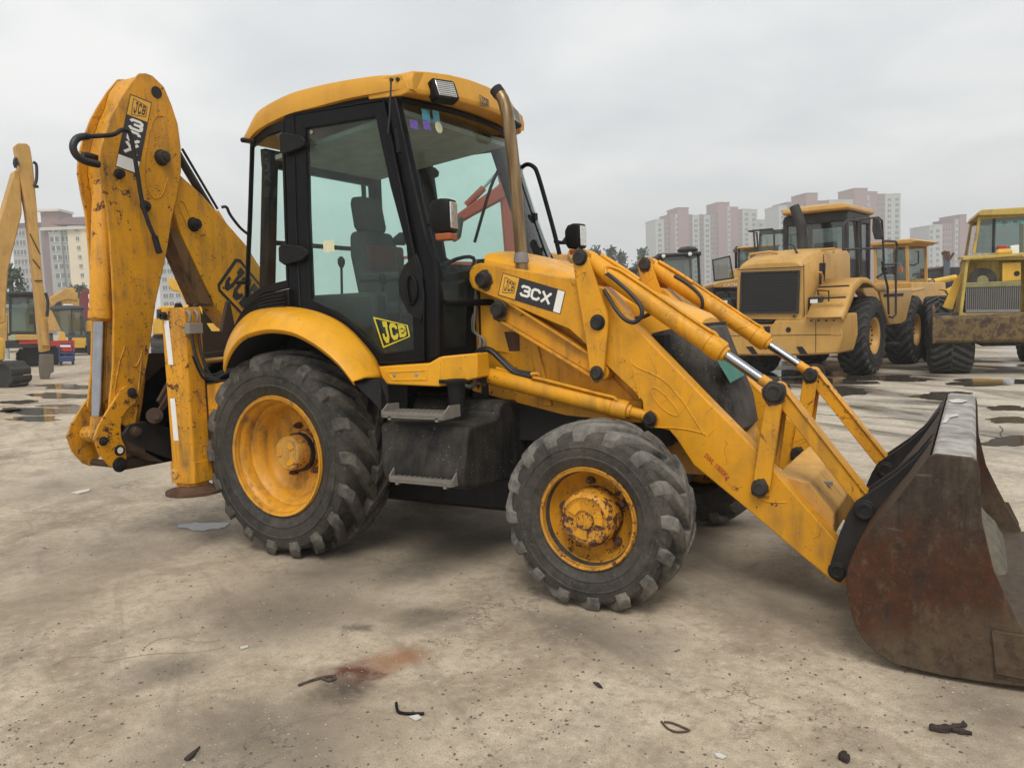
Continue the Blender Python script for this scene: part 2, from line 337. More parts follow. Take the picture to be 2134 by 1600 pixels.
# ---- decals: quad corners TL, TR, BR, BL
LET = {'J': [[(.74, .99), (.74, .26), (.58, .08), (.3, .08), (.12, .24), (.12, .42)], [(.36, .91), (.98, .91)]],
       'C': [[(.88, .66), (.88, .78), (.72, .92), (.3, .92), (.12, .76), (.12, .24), (.3, .08), (.72, .08), (.88, .22), (.88, .34)]],
       'B': [[(.14, .5), (.14, .92), (.66, .92), (.84, .8), (.84, .62), (.7, .5), (.14, .5), (.14, .08), (.68, .08), (.88, .2), (.88, .38), (.7, .5)]],
       '3': [[(.06, .74), (.2, .91), (.76, .91), (.92, .8), (.92, .62), (.78, .52), (.34, .52)], [(.74, .52), (.94, .4), (.94, .2), (.78, .09), (.2, .09), (.04, .26)]],
       'X': [[(.06, .0), (.94, 1.)], [(.06, 1.), (.94, .0)]]}
def quadmap(q, off):
    tl, tr, br, bl = [V(p) for p in q]; n = (tr-tl).cross(bl-tl).normalized()
    if n.dot(CAM_POS-tl) < 0: n = -n
    return lambda u, v, k=0: (bl*(1-u)+br*u)*(1-v)+(tl*(1-u)+tr*u)*v + n*(off+k)
def stroke(mb, path, w, f, k=0., asp=1.):
    n = len(path); Lp, Rp = [], []
    cl = path[0] == path[-1]
    for i, (x, y) in enumerate(path):
        a = path[i-1] if i else (path[-2] if cl else None); b = path[i+1] if i < n-1 else (path[1] if cl else None)
        ds = []
        for p, q in ((a, (x, y)), ((x, y), b)):
            if p and q:
                dx, dy = (q[0]-p[0])*asp, q[1]-p[1]; l = math.hypot(dx, dy) or 1; ds.append((dx/l, dy/l))
        dx, dy = sum(d[0] for d in ds), sum(d[1] for d in ds); l = math.hypot(dx, dy) or 1; nx, ny = -dy/l, dx/l
        sc = 1/max(.45, abs(nx*-ds[0][1]+ny*ds[0][0])); h = w/2*sc
        Lp.append(f(x+nx*h/asp, y+ny*h, k)); Rp.append(f(x-nx*h/asp, y-ny*h, k))
    mb.grid([Lp, Rp])
def letters(mb, txt, f, u0, u1, v0, v1, w=.2, gap=.14, k0=0., stack=False):
    n = len(txt)
    for i, ch in enumerate(txt):
        if stack: a, b = u0, u1; c1 = v1-(v1-v0)*i/n; c0 = v1-(v1-v0)*(i+1-gap)/n
        else: a = u0+(u1-u0)*i/n; b = u0+(u1-u0)*(i+1-gap)/n; c0, c1 = v0, v1
        g = lambda x, y, k, a=a, b=b, c0=c0, c1=c1: f(a+(b-a)*x, c0+(c1-c0)*y, k)
        for j, s in enumerate(LET[ch]): stroke(mb, s, w, g, k0+j*.0005)
def panel(name, f, u0, u1, v0, v1, mat, par, k=0., r=0., lab=None):
    m = MB(); m.add([f(u0, v0, k), f(u1, v0, k), f(u1, v1, k), f(u0, v1, k)], [[0, 1, 2, 3]]); return m.build(name, mat, par, smooth=0, label=lab)
def jcb_mark(par, f, u0, u1, v0, v1, ink, k, w=.26, frame=.05):
    "the slanted frame with the three letters"
    m = MB(); du, dv = u1-u0, v1-v0
    g = lambda x, y, kk=0: f(u0+du*x, v0+dv*y, kk)
    fr = [(.04, .96), (.93, .80), (.96, .2), (.10, .04), (.04, .96)]
    stroke(m, fr, frame, g, k)
    for i, ch in enumerate('JCB'):
        a = .17+.25*i; b = a+.21
        lo, hi = .18+.045*i, .84-.035*i
        h = lambda x, y, kk, a=a, b=b, lo=lo, hi=hi: g(a+(b-a)*x, lo+(hi-lo)*y, kk)
        for j, s in enumerate(LET[ch]): stroke(m, s, w, h, k+.0004+j*.0004)
    return m.build('lettering', ink, par, smooth=0)

# ---- chassis
m = MB(); m.box((.75, 0, .74), (3.0, .62, .34)); ch = m.build('chassis', MT['char'], BL, bevel=.01)
m = MB(); m.box((-.62, 0, .80), (.22, 1.9, .62)); m.box((-.74, 0, 1.1), (.07, 2.0, .09)); m.box((-.74, 0, .58), (.07, 2.0, .09))
m.build('rear_frame', MT['brown'], BL, bevel=.01)
m = MB(); m.tube([(0, -.8, .65), (0, .8, .65)], .13, 16, 0); m.lathe([(-.16, .1), (-.12, .2), (.12, .2), (.16, .1)], (0, 0, .65), (0, 1, 0)); m.build('rear_axle', MT['char'], BL)
m = MB(); m.bar((2.17, -.72, .47), (2.17, .72, .47), .15, .17); m.box((2.17, 0, .56), (.3, .5, .28)); m.build('front_axle', MT['char'], BL, bevel=.015)

MB().box((.95, 0, .44), (1.7, .66, .36)).build('underbody_light_blocker', MT['char'], BL, bevel=.03)  # added block that keeps light off the ground under the chassis
# ---- wheels
def tyre_mesh(mb, lm, c, s, R, W, rimr, lugs, lugh, skew, lugw, seed=1):
    """c axle centre at mid width, s = +1/-1 outward direction along y; lugs are swept blocks from the centre line over the shoulder"""
    rnd = random.Random(seed); Rc = R-lugh; h = W/2
    prof = [(-h*.80, rimr), (-h*.93, rimr+(Rc-rimr)*.16), (-h*1.0, rimr+(Rc-rimr)*.42), (-h*.99, rimr+(Rc-rimr)*.66), (-h*.93, rimr+(Rc-rimr)*.85), (-h*.80, Rc*.978), (-h*.45, Rc*.995), (0, Rc)]
    d_ = Rc-rimr; prof = prof[:2]+[(-h*.975, rimr+d_*.28), (-h*1.0, rimr+d_*.30), (-h*1.0, rimr+d_*.33), (-h*.985, rimr+d_*.35)]+prof[2:3]+[(-h*1.005, rimr+d_*.56), (-h*1.025, rimr+d_*.575), (-h*1.025, rimr+d_*.60), (-h*1.0, rimr+d_*.615)]+prof[3:]
    prof = prof+[(-a, r) for a, r in prof[-2::-1]]
    mb.lathe([(a*s, r) for a, r in prof], c, (0, 1, 0), 72, cap=False)
    mb.loft([[V(c)+V((math.cos(t)*r, a*s, math.sin(t)*r)) for t in (k*2*math.pi/72 for k in range(72))] for a, r in ((h*.80, rimr), (h*.6, rimr-.02), (-h*.6, rimr-.02), (-h*.80, rimr))], cap=False)
    def surf(q):          # q 0 centre .. 1 shoulder .. 1.45 upper sidewall
        if q <= 1: a = h*.86*q; r = Rc*(1-.03*q**3)
        else: t = (q-1)/.45; a = h*(.86+.12*t); r = Rc*.97-(Rc-rimr)*.24*t
        return a, r
    for side in (-1, 1):
        for i in range(lugs):
            t0 = 2*math.pi*(i+(.5 if side > 0 else 0))/lugs
            rings = []; qs = (-.04, .12, .3, .5, .68, .84, .97, 1.08, 1.22, 1.4)
            for j, q in enumerate(qs):
                a, r = surf(max(q, 0)); a = a if q >= 0 else q*h
                hh = lugh*(1+.05*rnd.uniform(-1, 1)) if q < 1.0 else lugh*max(.12, 1-(q-.97)/.42*.95)
                th = t0+skew*min(q, 1.05)/1.0*(1 if q < .55 else 1)+.02*max(0, q-.5); wd = lugw*(1.12-.1*q if q < 1 else 1.0-.35*(q-1))
                pts = []
                for dw, dh in ((-.60, -.25), (-.46, .90), (-.40, 1.), (.40, 1.), (.46, .90), (.60, -.25)):
                    rr = r+hh*dh; aa = a+(.0 if q < 1 else hh*.9*max(dh, 0)*min(1, (q-1)/.2))
                    tt = th+dw*wd
                    pts.append(V(c)+V((math.cos(tt)*rr, aa*side, math.sin(tt)*rr)))
                rings.append(pts)
            lm.loft(rings, cap=True)
def wheel(name, x, s, yout, R, W, rimr, lugs, lugh, skew, lugw, zc, front, par=BL, rimmat=None, rub=None, seed=1, squash=True):
    """yout: plane of the rim flange"""
    cy = s*(abs(yout)-W*.44); o = V((x, s*abs(yout), zc)); ax = V((0, -s, 0)); q = rimr
    m = MB()
    if front:
        pr = [(.02, q-.018), (-.004, q-.016), (-.010, q), (.0, q+.006), (.018, q+.004), (.03, q-.012), (.05, q-.026), (.075, q-.034), (.10, q-.05), (.125, q-.085), (.135, q-.13), (.14, .05)]
    else:
        pr = [(.02, q-.022), (-.006, q-.018), (-.012, q+.002), (.004, q+.008), (.02, q-.002), (.035, q-.03), (.07, q-.043), (.10, q-.047), (.11, q-.066), (.19, q-.086), (.235, q-.115), (.25, q-.2), (.255, .04)]
    m.lathe([(a, r) for a, r in pr], o, ax, 56, cap=False)
    w = m.build(name, rimmat or MT['rim'], par, smooth=50)
    t = MB(); lm = MB(); tyre_mesh(t, lm, (x, cy, zc), s, R, W, q-.006, lugs, lugh, skew*s, lugw, seed)
    if squash:
        t.v = [(a, b, max(c, .004)) for a, b, c in t.v]; lm.v = [(a, b, max(c, .002)) for a, b, c in lm.v]
    t.build('tyre', rub or MT['rubber'], w, smooth=32); lm.build('tread', MT['treadf'] if front else MT['tread'], w, smooth=26, kind='stuff')
    h = MB()
    if front: h.lathe([(.16, .145), (.06, .145), (-.005, .14), (-.022, .128), (-.026, .115), (-.022, .11), (-.022, .045), (-.032, .043), (-.032, 0)], o, ax, 36)
    else: h.lathe([(.26, .135), (.225, .135), (.215, .115), (.12, .112), (.098, .108), (.090, .1), (.090, 0)], o, ax, 36)
    h.build('hub_cap', MT['hubr'] if front else MT['hubl'], w, smooth=40)
    for i in range(5):
        a = 2*math.pi*(i+.35)/5; rr = .178 if front else .168; d = .125 if front else .245
        n = MB(); n.lathe([(d, .022), (d-.03, .021), (d-.034, .014), (d-.055, .013), (d-.057, 0)], o+V((math.cos(a)*rr, 0, math.sin(a)*rr)), ax, 8)
        n.build('wheel_nut', MT['rust'], w, smooth=30)
    for i in range(3):
        a = 2*math.pi*(i+(.1 if front else .45))/3; r0, r1 = (.052, .10) if front else (.04, .082); d = -.030 if front else .086
        outl = [o+ax*d+V((math.cos(a+t)*r, 0, math.sin(a+t)*r)) for r, ts in ((r0, (-.5, -.2, .2, .5)), (r1, (.42, .2, -.2, -.42))) for t in ts]
        pl = MB(); pl.prism(outl, ax*.012); pl.build('hub_lobe', MT['rim'], w, bevel=.003)
    return w
REAR = dict(R=.672, W=.44, rimr=.382, lugs=18, lugh=.050, skew=-.36, lugw=.135)
FRONT = dict(R=.484, W=.34, rimr=.259, lugs=16, lugh=.036, skew=-.42, lugw=.165)
wheel('wheel', 0, -1, .988, zc=.655, front=False, **REAR)
wheel('wheel', 2.17, -1, 1.029, zc=.470, front=True, rimmat=MT['rimr'], rub=MT['rubberf'], **FRONT)
wheel('wheel', 0, 1, .988, zc=.655, front=False, seed=3, **REAR)
wheel('wheel', 2.17, 1, 1.029, zc=.470, front=True, rimmat=MT['rimr'], rub=MT['rubberf'], seed=4, **FRONT)

# ---- pins
def pin(par, c, r, s=-1, h=.03, mat=None, name='pin_cap'):
    m = MB(); c = V(c); ax = V((0, s, 0))
    m.lathe([(-.01, r*1.22), (.002, r*1.22), (.006, r*1.12)], c, ax, 24)
    m.lathe([(.004, r*1.02), (h*.8, r), (h, r*.9), (h, r*.62), (h*.86, r*.55), (h*.86, 0)], c, ax, 10)
    rr = random.Random(int(1e4*abs(c.x+c.z))); g = MB(); k = 22; ph = [rr.uniform(0, 6.3) for _ in range(4)]
    if mat is None:
        o_ = [c+V((math.cos(a), 0, math.sin(a)*1.15))*r*(1.30+.07*math.sin(2*a+ph[0])+.08*math.sin(5*a+ph[1])+.07*math.sin(9*a+ph[2]))+V((0, 0, -.12*r)) for a in (j*2*math.pi/k for j in range(k))]
        g.add([p-ax*.0025 for p in o_], [list(range(k))]); g.build('grease_ring', MT['grease'], par, smooth=0)
    return m.build(name, mat or MT['cap'], par, smooth=34)
def both(fn):
    for s in (-1, 1): fn(s)
def sy(p, s, y): return V((p[0], s*y, p[2]))

YA = .545       # outer face of the loader arms
NODE = {k: P(a, b, y=-.60) for k, (a, b) in dict(T=(1207, 537), K=(1612, 818), Lw=(1582, 1017), M=(1244, 672), B=(1242, 777), Pv=(1000, 582), Q=(1030, 645), C0=(1006, 783), C1=(1351, 874), BP=(1746, 1188), BT=(1803, 1062)).items()}
arm_px = [(977, 584), (978, 566), (986, 553), (1000, 548), (1100, 565), (1200, 583), (1262, 600), (1285, 625), (1322, 678), (1480, 841), (1577, 939), (1671, 1047), (1745, 1130), (1772, 1165), (1775, 1195), (1758, 1218), (1741, 1216), (1650, 1141), (1556, 1060), (1445, 969), (1410, 915), (1395, 897), (1364, 890), (1342, 872), (1338, 835), (1320, 815), (1262, 760), (1222, 719), (1186, 686), (1149, 671), (1090, 645), (1000, 608), (984, 600)]
arm_o = PP(arm_px, y=-YA)
def loader_arm(s):
    o = [sy(p, s, YA) for p in arm_o]
    m = MB(); m.prism(o, (0, -s*.105, 0)); a = m.build('loader_arm', ARM, BL, bevel=.006)
    # gusset weld lines and oval
    W_ = lambda pl, cl=False: MB().tube([sy(p, s, YA+.001) for p in PP(pl, y=-YA)], 0.0035, 6, 5, cl).build('weld_bead', MT['paint_clean'], a, smooth=60)
    W_([(1314, 750), (1326, 764), (1380, 790), (1415, 826), (1440, 862), (1466, 903)])
    W_([(1314, 750), (1324, 790), (1333, 830)])
    W_([(1357, 812), (1366, 808), (1385, 822), (1405, 845), (1415, 862), (1408, 866), (1388, 856), (1366, 834)], True)
    W_([(1364, 890), (1420, 893), (1466, 903), (1470, 908)])
    W_([(1570, 1036), (1600, 1045), (1640, 1046)])
    pin(a, sy(NODE['Pv'], s, YA+.004), .042, s, .05); pin(a, sy(NODE['BP'], s, YA+.055), .030, s, .012, MT['char'])
    return a
arms = {s: loader_arm(s) for s in (-1, 1)}
# raised rear part of the arm carries the decal
f = quadmap(PP([(1048, 568), (1179, 607), (1168, 655), (1038, 615)], y=-YA), .002)
panel('decal', f, 0, 1, 0, 1, MT['ink'], arms[-1])
panel('decal', f, .012, .275, .035, .965, MT['yprint'], arms[-1], .0006); panel('decal', f, .885, .99, .03, .97, MT['white'], arms[-1], .0006)
jcb_mark(arms[-1], f, .045, .25, .14, .86, MT['ink'], .0012, w=.2, frame=.04)
m = MB(); letters(m, '3CX', f, .335, .83, .27, .74, .23, .1, .0008); m.build('lettering', MT['white'], arms[-1], smooth=0)
# red load limit text
def text_mesh(name, txt, q, mat, par, off=.002):
    cu = bpy.data.curves.new(name, 'FONT'); cu.body = txt; cu.offset = .012; cu.resolution_u = 3
    ob = bpy.data.objects.new(name, cu); COL.objects.link(ob); bpy.context.view_layer.update()
    me = bpy.data.meshes.new_from_object(ob.evaluated_get(bpy.context.evaluated_depsgraph_get())); bpy.data.objects.remove(ob)
    xs = [v.co.x for v in me.vertices]; ys = [v.co.y for v in me.vertices]; x0, x1, y0, y1 = min(xs), max(xs), min(ys), max(ys)
    g = quadmap(q, off)
    for v in me.vertices: v.co = g((v.co.x-x0)/(x1-x0), (v.co.y-y0)/(y1-y0))
    me.materials.clear(); me.materials.append(mat); o = bpy.data.objects.new(name, me); COL.objects.link(o); o.parent = par
    return o
text_mesh('lettering', 'SWL 1000Kg', PP([(1473, 943), (1523, 992), (1514, 1003), (1464, 953)], y=-YA), MT['red'], arms[-1])

def tower(s):       # bell crank link carrying the crowd ram
    tp = PP([(1192, 540), (1193, 529), (1200, 522), (1211, 521), (1219, 526), (1224, 536), (1264, 650), (1267, 668), (1259, 774), (1253, 786), (1242, 791), (1232, 786), (1228, 772), (1222, 720)], y=-.590)
    m = MB(); m.prism([sy(p, s, .590) for p in tp], (0, -s*.020, 0)); m.prism([sy(p, s, .425) for p in tp], (0, -s*.018, 0))
    t = m.build('tower_link', ARM, BL, bevel=.004)
    for k in ('T', 'M', 'B'):
        pin(t, sy(NODE[k], s, .592), .036 if k != 'B' else .032, s, .022)
        pin(t, sy(NODE[k], s, .404), .034, -s, .012)
    q = MB(); q.tube([sy(NODE['T'], s, .58), sy(NODE['T'], s, .42)], .028, 12, 0); q.tube([sy(NODE['B'], s, .58), sy(NODE['B'], s, .42)], .026, 12, 0)
    q.build('pivot_pin', MT['steel'], t)
both(tower)
def tie(s):         # lower levelling link: an I section between two bosses
    a, b = sy(NODE['Q'], s, .50), sy(NODE['B'], s, .50); d = (b-a).normalized(); n = d.cross(V((0, 1, 0))).normalized()
    if n.z < 0: n = -n
    m = MB(); m.bar(a+d*.02, b-d*.02, .016, .115, n); m.bar(a+n*.062, b+n*.05-d*.03, .085, .014, n); m.bar(a-n*.062, b-n*.05-d*.03, .085, .014, n)
    m.lathe([(-.045, .05), (.045, .05)], b, (0, 1, 0), 20)
    t = m.build('levelling_link', ARM, BL, bevel=.003); pin(t, sy(NODE['Q'], s, .545), .043, s, .045)
both(tie)
def ram(name, a, b, rb, rr, frac, par, mats=(None, None), collar=True, eye=.05, lines=None, rodend=.0):
    a, b = V(a), V(b); d = (b-a).normalized(); l = (b-a).length; e = a+d*l*frac
    m = MB(); m.lathe([(.0, rb*.80), (.03, rb), (l*frac-.09, rb), (l*frac-.088, rb*1.10), (l*frac-.012, rb*1.10), (l*frac, rb*.98), (l*frac+.002, rb*.8), (l*frac+.022, rb*.72), (l*frac+.022, rr)], a, d, 28)
    m.lathe([(-eye, eye*1.0), (eye, eye*1.0)], a, (0, 1, 0), 20)
    r = m.build(name, mats[0] or ARM, par, smooth=40)
    q = MB(); q.tube([e-d*.02, b-d*rodend], rr, 20, 0); q.build('rod', mats[1] or MT['chrome'], r)
    z = MB(); z.lathe([(-eye, eye*.95), (eye, eye*.95)], b, (0, 1, 0), 20)
    if rodend: z.tube([b-d*(rodend+.002), b], rr*1.12, 18, 0)
    z.build('rod_eye', mats[0] or ARM, r)
    return r, d
for s in (-1, 1):
    a, b = sy(NODE['T'], s, .505), sy(NODE['K'], s, .505)
    r, d = ram('crowd_ram', a, b, .052, .026, .735, BL, rodend=.10, eye=.046)
    n = d.cross(V((0, 1, 0))).normalized(); n = n if n.z > 0 else -n; l = (b-a).length
    t = MB(); o_ = V((0, s*.030, 0))
    t.tube([a+d*.17+n*.0+o_*2.0, a+d*.145+n*.03+o_*1.4, a+d*.19+n*.052+o_, a+d*.3+n*.058+o_*.8, a+d*(l*.60)+n*.058+o_*.6, a+d*(l*.665)+n*.062+o_*.4, a+d*(l*.69)+n*.045+o_*.3], .0095, 8)
    t.tube([a+d*.05+n*.055-o_, a+d*.2+n*.062-o_*.8, a+d*.32+n*.062-o_*.8], .012, 8)
    t.build('oil_line', ARM, r, smooth=60)
    h = MB(); h.tube([sy(p, s, y) for p, y in zip(PP([(1262, 571), (1272, 577), (1290, 590), (1317, 613), (1334, 632), (1341, 650), (1336, 664), (1322, 672), (1302, 664), (1284, 645), (1266, 622), (1252, 604)], y=-.60), (.57, .585, .60, .61, .615, .62, .62, .615, .61, .60, .575, .555))], .0115, 8)
    h.build('hose', MT['hose'], r, smooth=60); h = MB()
    h.tube([sy(p, s, y) for p, y in zip(PP([(1290, 566), (1318, 583), (1345, 605), (1358, 625), (1356, 648), (1338, 660), (1318, 664)], y=-.48), (.46, .46, .455, .45, .45, .45, .45))], .011, 8)
    h.build('hose', MT['hose'], r, smooth=60)
    # lift ram
    a, b = sy(NODE['C0'], s, .56), sy(NODE['C1'], s, .52)
    r, d = ram('lift_ram', a, b, .050, .030, .86, BL, mats=(None, ARM), rodend=.06, eye=.042)
    pin(r, sy(NODE['C0'], s, .60), .036, s, .02); pin(r, sy(NODE['C1'], s, .578), .030, s, .03)
    n = d.cross(V((0, 1, 0))).normalized(); n = n if n.z > 0 else -n; l = (b-a).length; o_ = V((0, s*.03, 0))
    t = MB(); t.tube([a+d*.32+n*.055+o_, a+d*.36+n*.062+o_, a+d*(l*.7)+n*.06+o_, a+d*(l*.78)+n*.06+o_, a+d*(l*.80)+n*.045+o_], .010, 8)
    t.tube([a+d*.06+n*.055, a+d*.3+n*.058, a+d*.34+n*.07+o_*.2, a+d*.335+n*.085+o_*.6, a+d*.3+n*.075+o_], .011, 8); t.build('oil_line', ARM, r, smooth=60)
def lever(s):
    K, Lw = NODE['K'], NODE['Lw']
    lp = PP([(1597, 820), (1600, 806), (1612, 799), (1626, 806), (1632, 822), (1606, 1012), (1600, 1030), (1585, 1037), (1571, 1029), (1567, 1012)], y=-.585)
    m = MB(); m.prism([sy(p, s, .585) for p in lp], (0, -s*.022, 0)); m.prism([sy(p, s, .435) for p in lp], (0, -s*.02, 0))
    mid = [(K-Lw).normalized()]; a = V(Lw)+mid[0]*.14; b = V(K)-mid[0]*.10
    fr = V((1, 0, 0)); m.bar(sy(a, s, .5)+fr*.022, sy(b, s, .5)+fr*.022, .012, .135, (0, 1, 0))
    t = m.build('lever', ARM, BL, bevel=.004)
    pin(t, sy(K, s, .588), .044, s, .03); pin(t, sy(Lw, s, .588), .034, s, .024); pin(t, sy(Lw, s, .412), .034, -s, .02); pin(t, sy(K, s, .412), .034, -s, .02)
    # tipping link to the bucket: channel section
    A, B = sy(K, s, .50), sy(NODE['BT'], s, .50); d = (B-A).normalized(); n = d.cross(V((0, 1, 0))).normalized(); n = n if n.z > 0 else -n
    m = MB(); A2 = A+d*.015
    m.bar(A2, B-d*.03, .085, .066, n)
    m.bar(A2+n*.037, B-d*.05+n*.037, .105, .010, n)
    m.lathe([(-.055, .043), (.055, .043)], A, (0, 1, 0), 24); m.lathe([(-.05, .045), (.05, .045)], B, (0, 1, 0), 24)
    m.build('tipping_link', ARM, BL, bevel=.004)
both(lever)
# torque tube between the arms
c0 = (NODE['Lw']+(NODE['BP']-NODE['Lw'])*.40); d = (NODE['BP']-NODE['Lw']).normalized(); n = d.cross(V((0, 1, 0))).normalized(); n = n if n.z > 0 else -n
c0 = V((c0.x, 0, c0.z))+n*.055
sec = [(-.20, -.06), (-.20, .02), (-.07, .105), (.12, .085), (.20, .0), (.16, -.08)]
m = MB(); m.loft([[c0+d*a+n*b+V((0, y, 0)) for a, b in sec] for y in (-.45, .45)])
tq = m.build('torque_tube', MT['paint_dirty'], BL, bevel=.008)
m = MB(); m.bar(P(1658, 1030, y=-.435), P(1697, 1072, y=-.435), .03, .014, n); m.build('wear_strip', MT['steel'], tq, bevel=.003)
m = MB(); m.box(c0+n*.104+V((0, -.2, 0)), (.05, .025, .02)); m.build('bracket', MT['steel'], tq)

# ---- bucket
BW = 1.135
bk_px = [(1937, 950), (1950, 946), (2026, 954), (2038, 962), (2042, 985), (2044, 1040), (2047, 1085), (2072, 1185), (2110, 1262), (2150, 1340), (2192, 1408), (2190, 1426), (2134, 1424), (2043, 1413), (1966, 1401), (1915, 1389), (1864, 1376), (1830, 1357), (1800, 1328), (1783, 1299), (1769, 1255), (1763, 1212), (1764, 1184), (1773, 1158), (1788, 1133), (1808, 1107), (1840, 1071), (1874, 1033), (1907, 990)]
bk = PP(bk_px, y=-BW)
zmin = min(p.z for p in bk); bk = [V((p.x, p.y, p.z-max(0, zmin-.008)*.55*min(1, max(0, (.9-p.z)/.5)))) for p in bk]
shell = [bk[i] for i in (28, 27, 26, 25, 24, 23, 22, 21, 20, 19, 18, 17, 16, 15, 14, 13, 12, 11)]
top0, top1 = bk[0], bk[3]
def inset(poly, e, pts):
    cx = sum(p.x for p in poly)/len(poly); cz = sum(p.z for p in poly)/len(poly)
    return [p+(V((cx, p.y, cz))-p).normalized()*e for p in pts]
sh_o = [bk[0]]+shell; sh_i = inset(bk, .018, sh_o)
m = MB(); m.loft([[sy(p, 1, y) for p in sh_o]+[sy(p, 1, y) for p in sh_i[::-1]] for y in (-BW+.021, BW-.021)])
bucket = m.build('front_bucket', MT['bucket'], BL, smooth=40)
for s in (-1, 1):
    m = MB(); m.prism([sy(p, s, BW) for p in bk], (0, -s*.02, 0)); m.build('side_plate', MT['bucket'], bucket, bevel=.004)
tb = [bk[0]+V((.006, 0, .004)), bk[1]+V((0, 0, .008)), bk[2]+V((0, 0, .008)), bk[3]+V((-.004, 0, .003)), bk[4]+V((-.012, 0, 0)), bk[0]+V((.05, 0, -.10))]
m = MB(); m.loft([[sy(p, 1, y) for p in tb] for y in (-BW+.021, BW-.021)]); m.build('top_beam', MT['worn'], bucket, bevel=.008, label='pale worn top beam of the bucket')
TBZ = tb[1].z+.0025
for pl in ([(1976, 834), (1996, 831), (2018, 834), (2004, 839), (1984, 839)], [(1970, 866), (1996, 862), (1998, 866), (1980, 870), (1972, 881), (1964, 881)]):
    q_ = [P(a, b, z=TBZ) for a, b in pl]; m = MB(); m.prism(q_, (0, 0, .0008)); m.build('paint_smear', MT['smear'], bucket, smooth=0)
m = MB(); lip = [bk[10], bk[11], bk[12]+V((.05, 0, 0)), bk[10]+V((-.25, 0, .02))]
m.loft([[sy(p, 1, y) for p in (bk[11]+V((.10, 0, .0)), bk[11]+V((.10, 0, .012)), bk[12]+V((-.1, 0, .045)), bk[12]+V((-.1, 0, .02)))] for y in (-BW-.004, BW+.004)]); m.build('cutting_edge', MT['bucket'], bucket, bevel=.003)
wp = PP([(2066, 1312), (2098, 1318), (2150, 1326), (2186, 1400), (2186, 1426), (2075, 1404)], y=-BW-.012)
wp = [V((p.x, p.y, max(p.z, .012))) for p in wp]
for s in (-1, 1):
    m = MB(); m.prism([sy(p, s, BW+.014) for p in wp], (0, -s*.013, 0)); m.build('wear_plate', MT['bucket'], bucket, bevel=.003)
    # hinge brackets behind the bucket (two plates per side)
    hb = PP([(1729, 1188), (1732, 1168), (1750, 1110), (1768, 1068), (1783, 1044), (1809, 1027), (1860, 993), (1907, 954), (1938, 918)], y=-.61)+[bk[i]+V((.015, 0, 0)) for i in (0, 27, 26, 25, 24, 23, 22, 21)]+PP([(1752, 1214), (1738, 1208)], y=-.61)
    m = MB(); m.prism([sy(p, s, .615) for p in hb], (0, -s*.022, 0)); m.prism([sy(p, s, .425) for p in hb], (0, -s*.022, 0))
    h = m.build('hinge_bracket', MT['char'], BL, bevel=.004)
    pin(h, sy(NODE['BT'], s, .615), .042, s, .022, MT['char']); pin(h, sy(NODE['BP'], s, .615), .036, s, .015, MT['char'])
    pin(h, sy(NODE['BT'], s, .403), .040, -s, .018, MT['char']); pin(h, sy(NODE['BP'], s, .403), .034, -s, .015, MT['char'])
    q = MB(); q.tube([sy(NODE['BT'], s, .6), sy(NODE['BT'], s, .42)], .024, 12, 0); q.tube([sy(NODE['BP'], s, .6), sy(NODE['BP'], s, .42)], .024, 12, 0); q.build('hinge_pin', MT['steel'], h)

# dried mud left in the bucket
r_ = random.Random(4); hc = P(2100, 1085, y=.62); rows_ = []
for i in range(13):
    row = []
    for j in range(17):
        u, v = i/12*2-1, j/16*2-1; h = max(0, 1-u*u)*max(0, 1-v*v)
        q = V((hc.x-.34+u*.34, .58+v*.48, 0)); row.append(V((q.x, q.y, .05+h**.7*.36+.07*h**.4*mnoise.noise(V((q.x*6, q.y*6, 3)))+.03*mnoise.noise(V((q.x*19, q.y*19, 1)))*(h > 0))))
    rows_.append(row)
MB().grid(rows_).build('dried_mud', plain('grey_mud', (.115, .10, .072), .9, 0., .35, 14, .8), bucket, smooth=0, kind='stuff')
# ---- bonnet and nose
side = {k: P(*v, y=-.40) for k, v in dict(r0=(996, 545), r1=(1012, 530), f0=(1440, 672)).items()}
zt0, zt1 = P(1010, 527, y=-.36).z, P(1450, 668, y=-.27).z
X0, X1 = P(1002, 545, y=-.42).x, P(1453, 672, y=-.27).x
rows = []
for t in (0, .012, .05, .2, .45, .7, .9, .97, 1):
    x = X0+(X1-X0)*t; hw = .435+(.285-.435)*t; zt = zt0+.0+(zt1-zt0)*(t**1.25); e = .03 if t in (0, 1) else 0
    zl = 1.30+(1.08-1.30)*t
    sec = [(-hw-.015, zl), (-hw, zt-.10), (-hw+.015, zt-.045-e), (-hw+.05, zt-.012-e), (-hw+.10, zt-e*.6), (-hw*.45, zt+.018-e*.5), (0, zt+.026-e*.5)]
    sec = sec+[(-a, b) for a, b in sec[-2::-1]]
    rows.append([V((x, a, b)) for a, b in sec])
m = MB(); m.loft(rows, cap=False, closed=False); m.add(rows[0], [list(range(13))]); m.add(rows[-1], [list(range(13))])
bon = m.build('bonnet', MT['paint_clean'], BL, smooth=30, bevel=.0)
q = [P(1444, 668, y=-.22)+V((-.02, 0, 0)), V((X1-.14, .15, zt1+.075)), V((X1-.05, .15, zt1+.03)), V((X1-.05, -.12, zt1+.03))]
m = MB(); m.add([V((X1-.11, .02, zt1+.066)), V((X1-.045, .02, zt1+.032)), V((X1-.045, .20, zt1+.032)), V((X1-.11, .20, zt1+.066))], [[0, 1, 2, 3]])
